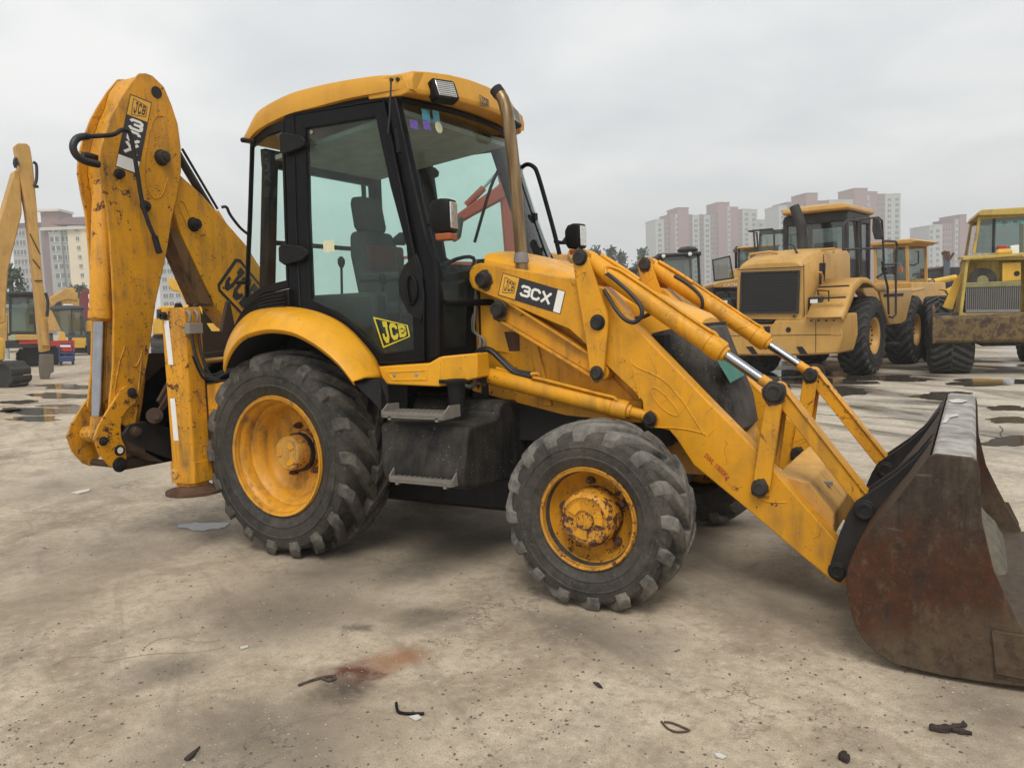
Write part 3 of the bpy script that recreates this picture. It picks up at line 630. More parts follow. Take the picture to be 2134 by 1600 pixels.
# nose cowl: black plastic, sloping forward
nz = []
for t, xo, z, hw in ((0, -.02, zt1-.035, .285), (.04, .02, zt1-.05, .295), (.35, .09, zt1-.24, .305), (.75, .17, zt1-.45, .30), (1, .20, zt1-.60, .28), (1.02, .15, zt1-.66, .26)):
    x = X1+xo; nz.append([V((x-.42, -hw-.02, z-.02)), V((x-.12, -hw-.012, z-.01)), V((x-.03, -hw+.02, z)), V((x+.012, -hw+.09, z)), V((x+.03, 0, z)), V((x+.012, hw-.09, z)), V((x-.03, hw-.02, z)), V((x-.12, hw+.012, z-.01)), V((x-.42, hw+.02, z-.02))])
m = MB(); m.loft(nz, cap=False, closed=False); nose = m.build('nose_cowl', MT['mudblack'], BL, smooth=45, solid=.012)
m = MB(); m.loft([[V((X1-.05, -.27, zt1-.015)), V((X1+.02, -.25, zt1-.02)), V((X1+.02, -.25, zt1-.05)), V((X1-.05, -.27, zt1-.05))], [V((X1-.05, .27, zt1-.015)), V((X1+.02, .25, zt1-.02)), V((X1+.02, .25, zt1-.05)), V((X1-.05, .27, zt1-.05))]]); m.build('vent_strip', MT['dark'], nose)
m = MB(); m.tube([V((r[2].x+.0, r[2].y+.055, r[2].z)) for r in nz[1:5]], .016, 8); m.build('rib', MT['mudblack'], nose)
gq = [P(1490, 750, x=X1+.128), P(1514, 739, x=X1+.126), P(1549, 783, x=X1+.172), P(1519, 799, x=X1+.176)]
m = MB(); m.prism([V(p)+V((.006, 0, .003)) for p in gq], (.002, 0, .001)); m.build('sticker', MT['green'], nose, smooth=0)
# front chassis casting under the nose
m = MB(); m.lathe([(-.25, .13), (-.23, .155), (.23, .155), (.25, .13)], (X1+.06, 0, zt1-.70), (0, 1, 0), 20); m.box((X1-.18, 0, .78), (.52, .52, .42))
m.build('front_casting', MT['paint_dirty'], BL, bevel=.01)
# side plate of the loader frame
sp = PP([(1003, 575), (1060, 590), (1160, 640), (1300, 780), (1338, 835), (1337, 882), (1180, 866), (985, 815), (975, 790), (985, 700), (993, 620)], y=-.425)
for s in (-1, 1):
    m = MB(); m.prism([sy(p, s, .425) for p in sp], (0, -s*.02, 0)); pl = m.build('side_plate', PAINT, BL, bevel=.005)
    m = MB(); m.prism([sy(p, s, .44) for p in PP([(1098, 690), (1113, 692), (1140, 800), (1150, 846), (1132, 846), (1118, 790)], y=-.44)], (0, -s*.013, 0)); m.prism([sy(p, s, .437) for p in PP([(1150, 700), (1260, 770), (1330, 840), (1330, 850), (1200, 838), (1170, 820)], y=-.437)], (0, -s*.010, 0)); m.build('stiffener', PAINT, pl, bevel=.004)
    m = MB(); m.bar(sy(P(1120, 815, y=-.44), s, .445), sy(P(1340, 845, y=-.44), s, .445), .03, .05); m.build('frame_rail', PAINT, pl, bevel=.004)
m = MB(); m.prism([p for p in PP([(1032, 691), (1082, 692), (1083, 731), (1034, 733)], y=-.4285)], (0, .001, 0)); m.build('sticker_remnant', MT['rust'], BL, smooth=0, label='bare rusty rectangle where a sticker was torn off')
m = MB(); m.box((1.75, 0, 1.05), (1.25, .80, .62)); m.build('engine_bay', MT['dark'], BL)
m = MB(); m.box((1.23, 0, 1.35), (.05, .86, .98)); m.build('bulkhead', MT['char'], BL)
# pipes and hoses by the cab
m = MB(); Y = -.47
m.tube(PP([(987, 655), (983, 685), (1000, 705), (998, 740), (995, 800)], y=Y), .009, 8); m.tube(PP([(992, 600), (990, 650), (988, 690), (1009, 708), (1008, 730), (1006, 765)], y=Y), .009, 8); m.tube(PP([(989, 780), (989, 800), (980, 806), (968, 803)], y=-.53), .013, 8)
m.build('steel_pipe', MT['steel'], BL, smooth=60)
m = MB(); m.tube(PP([(987, 775), (990, 748), (1005, 731), (1022, 731), (1045, 752), (1070, 775), (1095, 782), (1108, 785)], y=-.56), .014, 10); m.tube(PP([(984, 775), (986, 745), (1002, 728), (1022, 728), (1048, 750), (1075, 772), (1105, 778)], y=-.53), .013, 10); m.build('hose', MT['hose'], BL, smooth=60)
m = MB(); m.tube(PP([(1250, 600), (1262, 625), (1285, 650), (1310, 668), (1330, 668)], y=-.42), .011, 8); m.tube(PP([(1244, 604), (1255, 630), (1280, 660), (1308, 674)], y=-.40), .011, 8); m.build('hose', MT['hose'], BL, smooth=60)
# exhaust
m = MB(); ex = [P(1086, 530, y=-.42)-V((0, 0, .14))]+PP([(1086, 530), (1078, 430), (1069, 330), (1059, 250), (1053, 222), (1047, 205), (1036, 190)], y=-.42); m.tube(ex, .0365, 20, 6); e = m.build('exhaust_pipe', MT['pipe'], BL, smooth=60)
m = MB(); m.lathe([(0, .045), (.02, .045), (.05, .040), (.06, .037)], ex[1]-V((0, 0, .05)), (0, 0, 1), 20); m.build('exhaust_collar', MT['steel'], e)
m = MB(); dd = (ex[-1]-ex[-2]).normalized(); m.lathe([(-.03, .039), (.015, .0395), (.015, .031), (-.03, .03), (-.03, 0)], ex[-1], dd, 20); m.build('exhaust_tip', MT['dark'], e)

# ---- tank and steps
XT = P(975, 1021, y=-1.0).x
tf = PP([(975, 1021), (966, 1012), (964, 985), (975, 895), (983, 886), (1032, 871), (1038, 864), (1039, 847), (1047, 835), (1060, 832), (1179, 843), (1181, 866), (1130, 990), (1056, 1002)], x=XT)
tf = [V((p.x, p.y, p.z)) for p in tf]
XR = P(812, 1010, y=tf[0].y).x; XR2 = P(800, 876, y=tf[4].y).x
rear = [V((XR+(XR2-XR)*(p.z-tf[0].z)/(tf[4].z-tf[0].z), p.y, p.z)) for p in tf]
m = MB(); m.loft([tf, rear]); tank = m.build('fuel_tank', MT['tank'], BL, bevel=.02)
def step(px, yo, w):
    a, b = P(*px[0], y=yo), P(*px[1], y=yo); z = (a.z+b.z)/2; m = MB(); x0, x1 = a.x, b.x; t = .026
    m.box(((x0+x1)/2, yo+.005, z), (x1-x0, .01, t*1.3)); m.box(((x0+x1)/2, yo+w, z), (x1-x0, .01, t))
    for x in (x0, x1):
        m.prism([V((x-.004, yo, z-t*.6)), V((x-.004, yo+w, z-t*.6)), V((x-.004, yo+w, z+.05)), V((x-.004, yo+w*.35, z+.055)), V((x-.004, yo, z+t*.7))], (.008, 0, 0))
    k = int((x1-x0)/.017)
    for i in range(1, k): 
        x = x0+(x1-x0)*i/k
        for j in range(5):
            y = yo+w*(j+.5)/5; m.box((x+(.006 if j % 2 else -.006), y, z+t*.35+(.004 if (i+j) % 2 else 0)), (.009, w/8, .009))
    for j in range(6): m.box(((x0+x1)/2, yo+w*j/5, z+t*.25), (x1-x0, .007, .016))
    m.box((x0+.05, yo+w*.5, z-.02), (.02, w, .02)); m.box((x1-.05, yo+w*.5, z-.02), (.02, w, .02))
    m.build('step', MT['grate'], BL, smooth=0)
step([(796, 866), (925, 866)], -1.09, .155)
step([(812, 1003), (942, 1003)], -1.09, .13)
c = P(951, 815, y=-.86)
m = MB(); m.lathe([(-.09, .046), (.01, .050), (.045, .052), (.046, .064), (.062, .064), (.068, .055), (.07, 0)], c, (0, 0, 1), 24); m.box(c+V((-.075, -.01, .055)), (.05, .03, .02)); m.build('filler_cap', MT['plastic'], BL, smooth=40)

# ---- rear mudguards
up = [(468, 735), (480, 702), (497, 675), (522, 653), (560, 643), (600, 641), (640, 646), (680, 660), (715, 682), (745, 712), (770, 744), (792, 787)]
lo = [(466, 770), (472, 748), (486, 722), (508, 700), (540, 689), (572, 686), (612, 693), (650, 712), (682, 735), (707, 758), (724, 779), (736, 795)]
for s in (-1, 1):
    U_ = [sy(p, s, .86) for p in PP(up, y=-.86)]; M_ = [sy(p, s, 1.02) for p in PP([((a+c)/2-2*(i > 5), (b+d)/2-4) for i, ((a, b), (c, d)) in enumerate(zip(up, lo))], y=-1.02)]; L_ = [sy(p, s, 1.09) for p in PP(lo, y=-1.09)]
    In = [V((p.x, s*.80, p.z-.01)) for p in U_]; Lp = [p+V((0, -s*.012, -.022)) for p in L_]
    m = MB(); m.grid([catmull(r, 4) for r in (In, U_, M_, L_, Lp)]); m.build('mudguard', MT['paint_clean'], BL, smooth=50, solid=.012)
    m = MB(); m.grid([[V((p.x, s*.58, p.z+.02)) for p in L_], [V((p.x, s*1.07, p.z+.012)) for p in L_]]); m.build('wheel_arch_liner', MT['dark'], BL, smooth=50)
    m = MB(); m.add([V((p.x, s*.60, p.z)) for p in U_]+[V((U_[-1].x, s*.6, .9)), V((U_[0].x, s*.6, .9))], [list(range(14))]); m.build('wheel_arch_wall', MT['dark'], BL, smooth=0, solid=.01)
    mf = [sy(p, s, y) for p, y in ((P(736, 796, y=-1.06), 1.06), (P(793, 788, y=-.92), .92), (P(806, 802, y=-.92), .92), (P(812, 850, y=-.94), .94), (P(806, 872, y=-.98), .98), (P(795, 855, y=-1.05), 1.05))]
    m = MB(); m.prism(mf, (0, -s*.012, 0)); m.build('mud_flap', MT['plastic'], BL, smooth=0)
    # yellow sill under the door
    so = [sy(p, s, y) for p, y in ((P(788, 764, y=-.87), .87), (P(893, 757, y=-.87), .87), (P(917, 743, y=-.87), .87), (P(917, 806, y=-.87), .87), (P(806, 801, y=-.87), .87), (P(795, 786, y=-.87), .87))]
    xf = so[2].x+.16
    m = MB(); m.prism(so, (0, -s*.2, 0)); m.loft([[so[2], so[3], so[3]+V((0, -s*.2, 0)), so[2]+V((0, -s*.2, 0))], [V((xf, s*.73, so[2].z+.01)), V((xf, s*.73, so[3].z+.04)), V((xf, s*.6, so[3].z+.04)), V((xf, s*.6, so[2].z+.01))]])
    sl = m.build('sill', MT['paint_clean'], BL, bevel=.008)
    m = MB(); ip = PP([(803, 774), (890, 770), (890, 792), (816, 793)], y=-.874); m.ring([sy(p, s, .874) for p in ip], [sy(p, s, .874) for p in PP([(809, 777), (886, 773), (886, 789), (820, 790)], y=-.874)], (0, -s*.006, 0)); m.build('raised_panel', MT['paint_clean'], sl, bevel=.002)
    for a in ((822, 781), (868, 780)):
        m = MB(); m.lathe([(-.002, .012), (.004, .011), (.006, 0)], sy(P(*a, y=-.87), s, .871), (0, s, 0), 14); m.build('bolt', MT['grey'], sl)
# ================================================================== CAB
YC = .80
BK, GL = MT['black'], MT['glass']
def yd(py): return .815-.135*max(0., (640-py)/430)       # the cab sides lean inwards towards the roof
def cpt(pl, dy=0.): return [P(a, b, y=-yd(b)-dy) for a, b in pl]
def ms(p, s, dy=0.): return V((p[0], s*(abs(p[1])+dy), p[2]))
A_b = P(908, 572, y=-.79); A_t = P(833, 213, y=-.665)
door_o = [(613, 239), (800, 209), (838, 400), (862, 520), (884, 610), (884, 751), (784, 757), (736, 696), (681, 656), (626, 637), (618, 450)]
door_i = [(636, 268), (782, 244), (812, 385), (846, 512), (858, 640), (861, 728), (796, 737), (748, 688), (698, 650), (647, 624), (640, 450)]
def door(s):
    O = [ms(p, s) for p in cpt(door_o)]; I = [ms(p, s) for p in cpt(door_i)]
    m = MB(); m.ring(O, I, (0, -s*.045, 0)); d = m.build('door', BK, BL, bevel=.006)
    m = MB(); m.prism([p+V((0, -s*.016, 0)) for p in I], (0, -s*.005, 0)); m.build('door_glass', GL, d, smooth=0)
    ho = [ms(p, s, .004) for p in cpt([(868, 528), (880, 560), (884, 640), (878, 672), (850, 650), (832, 615), (830, 580), (843, 552)])]
    m = MB(); m.prism(ho, (0, -s*.03, 0)); h = m.build('lock_plate', MT['plastic'], d, bevel=.006)
    m = MB(); m.tube([ms(p, s, .006) for p in cpt([(858, 574), (868, 590), (869, 615), (860, 634), (851, 620), (848, 595)])], .010, 8, 4, True); m.build('handle_recess', BK, d)
    m = MB(); m.tube([ms(p, s, .014) for p in cpt([(853, 576), (851, 600), (857, 632)])], .008, 8); m.build('handle', BK, d)
    m = MB(); m.tube([p+V((0, s*.002, 0)) for p in O], .006, 6, 0, True); m.build('seal', MT['plastic'], d, smooth=60)
    for a in ((646, 275), (785, 250)):
        m = MB(); m.lathe([(0, .012), (.006, .012), (.007, .006), (.003, .005), (.003, 0)], ms(cpt([a])[0], s, -.016), (0, s, 0), 14); m.build('glass_clamp', MT['grey'], d)
    for q in ([(581, 280), (590, 276), (628, 282), (636, 292), (633, 305), (615, 313), (590, 322), (582, 318)], [(579, 515), (588, 508), (628, 513), (640, 522), (641, 531), (628, 543), (592, 553), (580, 545)]):
        m = MB(); m.prism([ms(p, s) for p in cpt(q, .035)], (0, -s*.03, 0)); m.build('hinge', MT['plastic'], d, bevel=.009)
    return d
doors = {s: door(s) for s in (-1, 1)}
f = quadmap(cpt([(774, 659), (851, 671), (855, 708), (792, 728)]), -.008)
jcb_mark(doors[-1], f, 0, 1, 0, 1, MT['lime'], .0, w=.30, frame=.045)
def pillar(s):
    b = [(590, 236), (614, 232), (618, 450), (627, 645), (602, 642), (597, 450)]
    m = MB(); m.prism([ms(p, s, -.006) for p in cpt(b)], (0, -s*.07, 0)); m.build('cab_pillar', BK, BL, bevel=.004); m = MB()
    m.prism([ms(p, s, -.004) for p in cpt([(593, 224), (815, 190), (815, 212), (613, 243), (593, 248)])], (0, -s*.06, 0)); m.build('door_header', BK, BL, bevel=.004); m = MB()
    # A pillar: from windscreen base to the roof
    prof = [(805, 205, 822, 205), (842, 400, 861, 385), (868, 520, 889, 500), (886, 590, 909, 572), (886, 755, 911, 742)]
    R = []
    for i, (ax, ay, bx, by) in enumerate(prof):
        y = .80-.12*max(0, (3-i))/3; p, q = sy(P(ax, ay, y=-y), s, y), sy(P(bx, by, y=-y-.01), s, y+.008)
        R.append([p, q, q+V((.015, -s*.05, 0)), p+V((.0, -s*.07, 0))])
    m.loft(R)
    m.build('cab_pillar', BK, BL, bevel=.004)
    m = MB(); pr = [V((lambda r: r[1]+V((.006, s*.004, 0)))(r)) for r in R]; m.tube(pr, .010, 6, 3); m.build('windscreen_seal', MT['plastic'], BL, smooth=60)
    # rear quarter window
    qo = [(P(a, b, y=-y), y) for a, b, y in ((521, 292, .585), (548, 268, .635), (590, 252, .685), (596, 450, .745), (601, 600, .79), (548, 612, .735), (508, 640, .67), (516, 450, .625))]
    O = [sy(p, s, y) for p, y in qo]; ce = sum(O, V())/8; I = [p+(ce-p)*.10 for p in O]
    m = MB(); m.ring(O, I, (0, -s*.03, 0)); w = m.build('quarter_window', BK, BL, bevel=.003)
    m = MB(); m.add([p+V((0, -s*.012, 0)) for p in O], [list(range(8))]); m.build('pane', GL, w, smooth=0)
    m = MB(); m.tube([O[0]+V((-.04, s*.03, 0)), O[0]+V((.10, s*.05, -.03))], lambda t: .018-.008*t, 8, 0); m.build('window_catch', MT['plastic'], w); m = MB(); m.tube([O[6]+V((-.03, s*.02, .17)), O[6]+V((.08, s*.035, .165))], .013, 8, 0); m.build('window_catch', MT['plastic'], w)
    # louvred panel behind the door
    lo_ = [(P(487, 683, y=-.70), .70), (P(497, 660, y=-.70), .70), (P(512, 640, y=-.72), .72), (P(548, 613, y=-.78), .78), (P(601, 602, y=-.83), .83), (P(602, 641, y=-.85), .85), (P(560, 644, y=-.85), .85), (P(520, 654, y=-.82), .82), (P(497, 676, y=-.80), .80)]
    m = MB(); m.prism([sy(p, s, y) for p, y in lo_], (.0, -s*.1, 0)); lv = m.build('louvre_panel', MT['plastic'], BL, bevel=.004)
    for k in range(5):
        t = (k+.6)/5.2; pl = []
        for a, b, ya, yb in (((490, 682), (496, 677), .71, .81), ((510, 645), (520, 656), .74, .83), ((545, 616), (558, 645), .80, .86), ((595, 604), (597, 642), .84, .86)):
            y = ya+(yb-ya)*t; pl.append(sy(P(a[0]+(b[0]-a[0])*t, a[1]+(b[1]-a[1])*t, y=-y), s, y+.006))
        m = MB(); m.tube(pl, .009, 6, 4); m.build('louvre', MT['plastic'], lv, smooth=60)
both(pillar)
# front corner glass beside the bonnet
for s in (-1, 1):
    q = [P(911, 574, y=-.79), P(976, 566, y=-.62), P(975, 738, y=-.66), P(912, 742, y=-.79)]; ys = (.79, .56, .60, .79)
    q = [P(911, 574, y=-.79), P(982, 563, y=-.50), P(976, 738, y=-.56), P(912, 742, y=-.79)]; ys = (.79, .50, .56, .79)
    O = [sy(p, s, y) for p, y in zip(q, ys)]; ce = sum(O, V())/4; I = [p+(ce-p)*.2 for p in O]; n = (O[1]-O[0]).cross(O[3]-O[0]).normalized()*.012
    m = MB(); m.ring(O, I, n); w = m.build('corner_window', BK, BL, bevel=.003)
    m = MB(); m.add([p+n*.5 for p in O], [[0, 1, 2, 3]]); m.build('pane', GL, w, smooth=0)
# windscreen
bt, bb = A_t, A_b
def scr(t, v):
    "t 0 top..1 bottom, v -1..1 across"
    w = .67+(.775-.67)*t; x = A_t.x+(A_b.x-A_t.x)*t; z = A_t.z+(A_b.z-A_t.z)*t
    return V((x+.012+(.105+.02*t)*(1-abs(v)**2.2), v*w, z))
m = MB(); m.grid([[scr(t/8*1.16, v/10) for v in range(-10, 11)] for t in range(-0, 9)]); ws = m.build('windscreen', GL, BL, smooth=60)
m = MB(); m.tube([scr(-.01, v/10) for v in range(-10, 11)], .02, 6, 0); m.build('windscreen_surround', BK, BL, smooth=60); m = MB(); m.tube([scr(1.16, v/10) for v in range(-10, 11)], .02, 6, 0); m.build('windscreen_surround', BK, BL, smooth=60)
def scr_px(px, py):
    d = CF+CR*((px-1067)/FPX)+CU*((800-py)/FPX); best = None
    for i in range(0, 101):
        for j in range(-100, 101, 2):
            p = scr(i/100, j/100); v = (p-CAM_POS); e = (v-d*(v.dot(d)/d.dot(d))).length
            if best is None or e < best[0]: best = (e, p)
    return best[1]
def stick(px, w, h, mat, rnd=False):
    m = MB(); c = scr_px(*px)+V((.004, -.002, 0)); u = V((-.12, .99, 0)).normalized(); u = V((.15, .98, 0)).normalized() if c.y < 0 else u
    vv = V((-.12, 0, 1)).normalized()
    if rnd: m.add([c+u*(math.cos(a)*w)+vv*(math.sin(a)*h) for a in (k*math.pi/10 for k in range(20))], [list(range(20))])
    else: m.add([c+u*a*w+vv*b*h for a, b in ((-1, -1), (1, -1), (1, 1), (-1, 1))], [[0, 1, 2, 3]])
    m.build('sticker', mat, ws, smooth=0)
MT['cyan'] = plain('cyan_print', (.06, .28, .36), .4, 0., .6, 90); MT['violet'] = plain('violet_print', (.12, .07, .33), .4, 0., .7, 90); MT['cream'] = plain('cream_print', (.62, .60, .40), .4, 0., .15, 60)
stick((889, 242), .035, .036, MT['cyan']); stick((910, 245), .03, .042, MT['cyan']); stick((889, 261), .032, .03, MT['violet']); stick((862, 259), .034, .028, MT['violet']); stick((914, 268), .032, .036, MT['cream'], True)
m = MB(); c = cpt([(685, 513)], -.012)[0]; m.add([c+V((a*.045, 0, b*.036)) for a, b in ((-1, -1), (1, -1), (1, 1), (-1, 1))], [[0, 1, 2, 3]]); m.build('sticker', MT['cream'], doors[-1], smooth=0)

# ---- roof: lofted cap with overhanging eaves, raised front visor
eave = [(513, 268), (519, 292), (523, 296)]
side_top = [(514, 265), (528, 240), (550, 222), (600, 197), (660, 180), (720, 168), (790, 158), (838, 157), (862, 152)]
side_low = [(521, 294), (534, 276), (555, 261), (605, 237), (662, 222), (722, 206), (790, 193), (838, 186), (862, 186)]
hwid = [.60, .64, .665, .69, .70, .70, .695, .685, .675]
rows = []
for (a, b), (c, d), h in zip(side_top, side_low, hwid):
    pt, pb = P(a, b, y=-h+.02), P(c, d, y=-h); x = (pt.x*.5+pb.x*.5)
    zt, zb = pt.z, pb.z
    sec = [(-h+.05, zb-.015), (-h, zb), (-h-.004, zb+(zt-zb)*.5), (-h+.02, zt), (-h+.10, zt+.02), (-h+.3, zt+.035), (0, zt+.045)]
    sec += [(-y, z) for y, z in sec[-2::-1]]
    rows.append([V((x, y, z)) for y, z in sec])
cols = [catmull([r[k] for r in rows], 4) for k in range(len(rows[0]))]; rows = [[c[k] for c in cols] for k in range(len(cols[0]))]
r0 = [V((p.x-.05 if i not in (0, 12) else p.x, p.y*.97, min(p.z, rows[0][1].z+.04))) for i, p in enumerate(rows[0])]
m = MB(); m.loft([r0]+rows, cap=True, closed=True); roof = m.build('roof', MT['paint_roof'], BL, smooth=50)
# visor: curved front box
def visor_row(t):       # t -1..1 across
    y = .685*t; bul = (1-abs(t)**2.4)
    xb = A_t.x+.03+.165*bul; zt = P(880, 147, y=-.645).z; zb = P(866, 190, y=-.665).z
    e = .03 if abs(t) > .93 else 0
    return [V((xb-.25, y, zb-.0)), V((xb-.25, y, zt-.03)), V((xb-.10, y, zt+.045*bul+.01-e*.3)), V((xb+.012, y, zt+.035*bul+.01-e*.7)), V((xb+.036, y, (zt+zb)/2+.02*bul)), V((xb+.052, y, zb+.02)), V((xb+.044, y, zb-.006)), V((xb-.01, y, zb-.016))]
m = MB(); m.loft([visor_row(t) for t in (-1, -.97, -.9, -.75, -.55, -.3, 0, .3, .55, .75, .9, .97, 1)]); vis = m.build('roof_visor', MT['paint_roof'], BL, smooth=35, bevel=.006)
def visor_pt(px, py):
    d = CF+CR*((px-1067)/FPX)+CU*((800-py)/FPX); best = None
    for j in range(-100, 101):
        r = visor_row(j/100)
        for a, b_ in ((r[3], r[4]), (r[4], r[5]), (r[5], r[6])):
            for k in range(13):
                p = a.lerp(b_, k/12); v = p-CAM_POS; e = (v-d*(v.dot(d)/d.dot(d))).length
                if best is None or e < best[0]: best = (e, p, j/100)
    return best[1], best[2]
def lamp_on_visor(p, t):
    u = (visor_row(t+.06)[4]-visor_row(t-.06)[4]).normalized(); r = visor_row(t); vv = (r[3]-r[5]).normalized(); n = u.cross(vv).normalized()
    if n.x < 0: n = -n
    R = Matrix((u, vv, n)).transposed()
    m = MB(); m.loft([[p+u*(a*w)+vv*(b*h)+n*k for a, b in ((-1, -.8), (-.85, -1), (.85, -1), (1, -.8), (1, .8), (.85, 1), (-.85, 1), (-1, .8))] for w, h, k in ((.088, .064, -.03), (.088, .064, .035), (.076, .053, .04))]); b_ = m.build('work_lamp', MT['plastic'], BL, bevel=.004)
    m = MB(); m.loft([[p+u*(a*.068)+vv*(b*.047)+n*k for a, b in ((-1, -1), (1, -1), (1, 1), (-1, 1))] for k in (.038, .044)]); l_ = m.build('lens', MT['mir'], b_, bevel=.006)
    for k in range(7):
        m = MB(); m.box((0, 0, 0), (.13, .004, .003)); m.v = [tuple(p+R@(V(q)+V((0, -.039+.013*k, .046)))) for q in m.v]; m.build('lens_rib', MT['grey'], b_, smooth=0)
pv, tv = visor_pt(922, 193); lamp_on_visor(pv, tv); pv2, tv2 = visor_pt(1064, 246); lamp_on_visor(pv2, tv2)
corners = [visor_pt(*c)[0] for c in ((993, 199), (1014, 207), (1013, 234), (993, 231))]
f = quadmap(corners, .02); jcb_mark(vis, f, 0, 1, 0, 1, MT['ink'], 0., w=.3, frame=.07)
for a in ((816, 167), (829, 166)):
    m = MB(); m.lathe([(-.01, .012), (.008, .012), (.01, 0)], P(*a, y=-.69), (0, -1, 0), 12); m.build('roof_bolt', MT['cap'], roof)
m = MB(); m.tube(PP([(815, 166), (814, 200), (812, 240), (809, 278)], y=-.735), .0055, 6, 0); m.build('strap', MT['hose'], roof)
m = MB(); m.tube(PP([(826, 270), (830, 290), (832, 318)], y=-.78), .016, 8, 0); m.build('pillar_clip', MT['plastic'], BL)

# ---- lamps on stalks at the front corners
def head(s):
    c = sy(P(926, 455, y=-.86), s, .86); R = Matrix.Rotation(-s*rad(6), 3, 'Z')
    m = MB(); prof = [(-.075, .040, .055), (-.05, .052, .085), (.0, .058, .094), (.045, .054, .090), (.058, .05, .085)]
    m.loft([[c+R@V((x, a*w, b*h+.01)) for a, b in ((-1, -.75), (-.75, -1), (.75, -1), (1, -.75), (1, .75), (.75, 1), (-.75, 1), (-1, .75))] for x, w, h in prof]); b_ = m.build('corner_lamp', MT['plastic'], BL, bevel=.005)
    m = MB(); m.loft([[c+R@V((x, a*.041, b*.072+.012)) for a, b in ((-1, -1), (1, -1), (1, 1), (-1, 1))] for x in (.055, .063)]); m.build('lens', MT['mir'], b_, bevel=.008)
    m = MB(); m.loft([[c+R@V((x, a*.046, b)) for a, b in ((-1, -.085), (1, -.085), (.85, -.122), (-.85, -.122))] for x in (-.04, .055)]); m.build('indicator_lens', MT['orange'], b_, bevel=.006)
    m = MB(); m.tube([c+V((-.06, -s*.02, -.03)), c+V((-.10, -s*.06, -.03)), sy(P(893, 467, y=-.80), s, .80)], .014, 8, 0); m.tube([c+V((-.07, -s*.02, .01)), c+V((-.09, -s*.05, -.03))], .012, 8, 0); m.build('stalk', BK, b_)
both(head)
# grab rail on the far front corner
m = MB(); m.tube(PP([(1086, 368), (1086, 352), (1098, 343), (1112, 348), (1121, 365), (1140, 430), (1155, 485), (1166, 530)], y=.80), .0165, 10); m.build('grab_rail', BK, BL, smooth=60)
# wiper
m = MB(); m.tube(PP([(1090, 545), (1108, 480), (1116, 455)], y=.5), .008, 6, 0); m.tube(PP([(1086, 370), (1098, 430), (1125, 530)], y=.55), .007, 6, 0); m.box(P(1114, 452, y=.5), (.03, .04, .05)); m.build('wiper', BK, BL)

# ---- inside of the cab
flr = 1.12
m = MB(); m.box((.40, 0, flr), (1.5, 1.36, .06)); m.box((-.30, 0, 1.4), (.14, 1.3, .55)); m.build('cab_floor', MT['dark'], BL)
rp = [V((x, y, z)) for x, y, z in ((-.30, .55, 2.60), (-.30, -.55, 2.60), (.84, -.60, 2.72), (.84, .60, 2.72))]
m = MB(); m.prism(rp, (0, 0, .03)); m.build('headlining', MT['liner'], BL, smooth=0)
def backframe(s):
    m = MB(); m.bar((-.40, s*.62, 1.5), (-.34, s*.55, 2.66), .08, .08, (0, 1, 0)); m.build('rear_pillar', BK, BL, bevel=.008)
both(backframe)
for zz_, ww_ in ((1.58, .12), (2.05, .03), (2.62, .12)):
    m = MB(); m.bar((-.38, -.58, zz_), (-.38, .58, zz_), .05, ww_); m.build('rear_window_frame', BK, BL, bevel=.006)
m = MB(); m.add([V((-.40, a*.6, z)) for a, z in ((-.97, 1.6), (.97, 1.6), (.93, 2.6), (-.93, 2.6))], [[0, 1, 2, 3]]); m.build('rear_window', GL, BL, smooth=0)
# seat
sx = .30
m = MB(); m.box((sx+.02, 0, 1.56), (.5, .5, .12)); m.box((sx, 0, 1.36), (.34, .36, .34)); seat = m.build('seat', MT['seat'], BL, bevel=.04)
Rb = Matrix.Rotation(rad(-12), 3, 'Y')
m = MB(); m.loft([[V((sx-.20-.20*(z-1.6)+dx, a*w, z)) for a, dx in ((-1, .04), (-.8, .0), (.8, .0), (1, .04), (.8, .12), (-.8, .12))] for z, w in ((1.58, .23), (1.7, .26), (1.95, .26), (2.08, .22), (2.12, .18))]); m.build('seat_back', MT['seat'], seat, smooth=50, bevel=.02)
m = MB(); m.loft([[V((sx-.30-.16*(z-2.14)+dx, a*w, z)) for a, dx in ((-1, .03), (-.8, .0), (.8, .0), (1, .03), (.8, .10), (-.8, .10))] for z, w in ((2.12, .13), (2.16, .155), (2.32, .15), (2.37, .12))]); m.build('headrest', MT['seat'], seat, smooth=50, bevel=.02)
m = MB(); m.box((sx-.17, .02, 1.93), (.09, .40, .18)); m.build('seat_cloth', MT['redcloth'], seat, bevel=.02)
for yy in (-.30, .30):
    m = MB(); m.box((sx+.06, yy, 1.78), (.34, .07, .06)); m.build('armrest', MT['seat'], seat, bevel=.02)
m = MB(); m.loft([[V((1.02+dx, a*.52, z)) for a, dx in ((-1, -.10), (1, -.10), (1, .16), (-1, .16))] for z in (1.15, 1.72)]); m.loft([[V((.94+.2*t, y, 1.70+.13*math.sin(math.pi*t))) for t in (0, .15, .35, .6, .85, 1)] for y in (-.45, .45)]); m.build('dashboard', MT['plastic'], BL, bevel=.02)
m = MB(); c = V((.72, 0, 1.80)); m.tube([c+V((.19*math.cos(a)*.85, .19*math.sin(a), .19*math.cos(a)*.5)) for a in (k*math.pi/10 for k in range(20))], .013, 8, 1, True); m.tube([c, V((.92, 0, 1.35))], .035, 10, 0); m.box(c, (.05, .34, .03)); m.build('steering_wheel', MT['plastic'], BL)
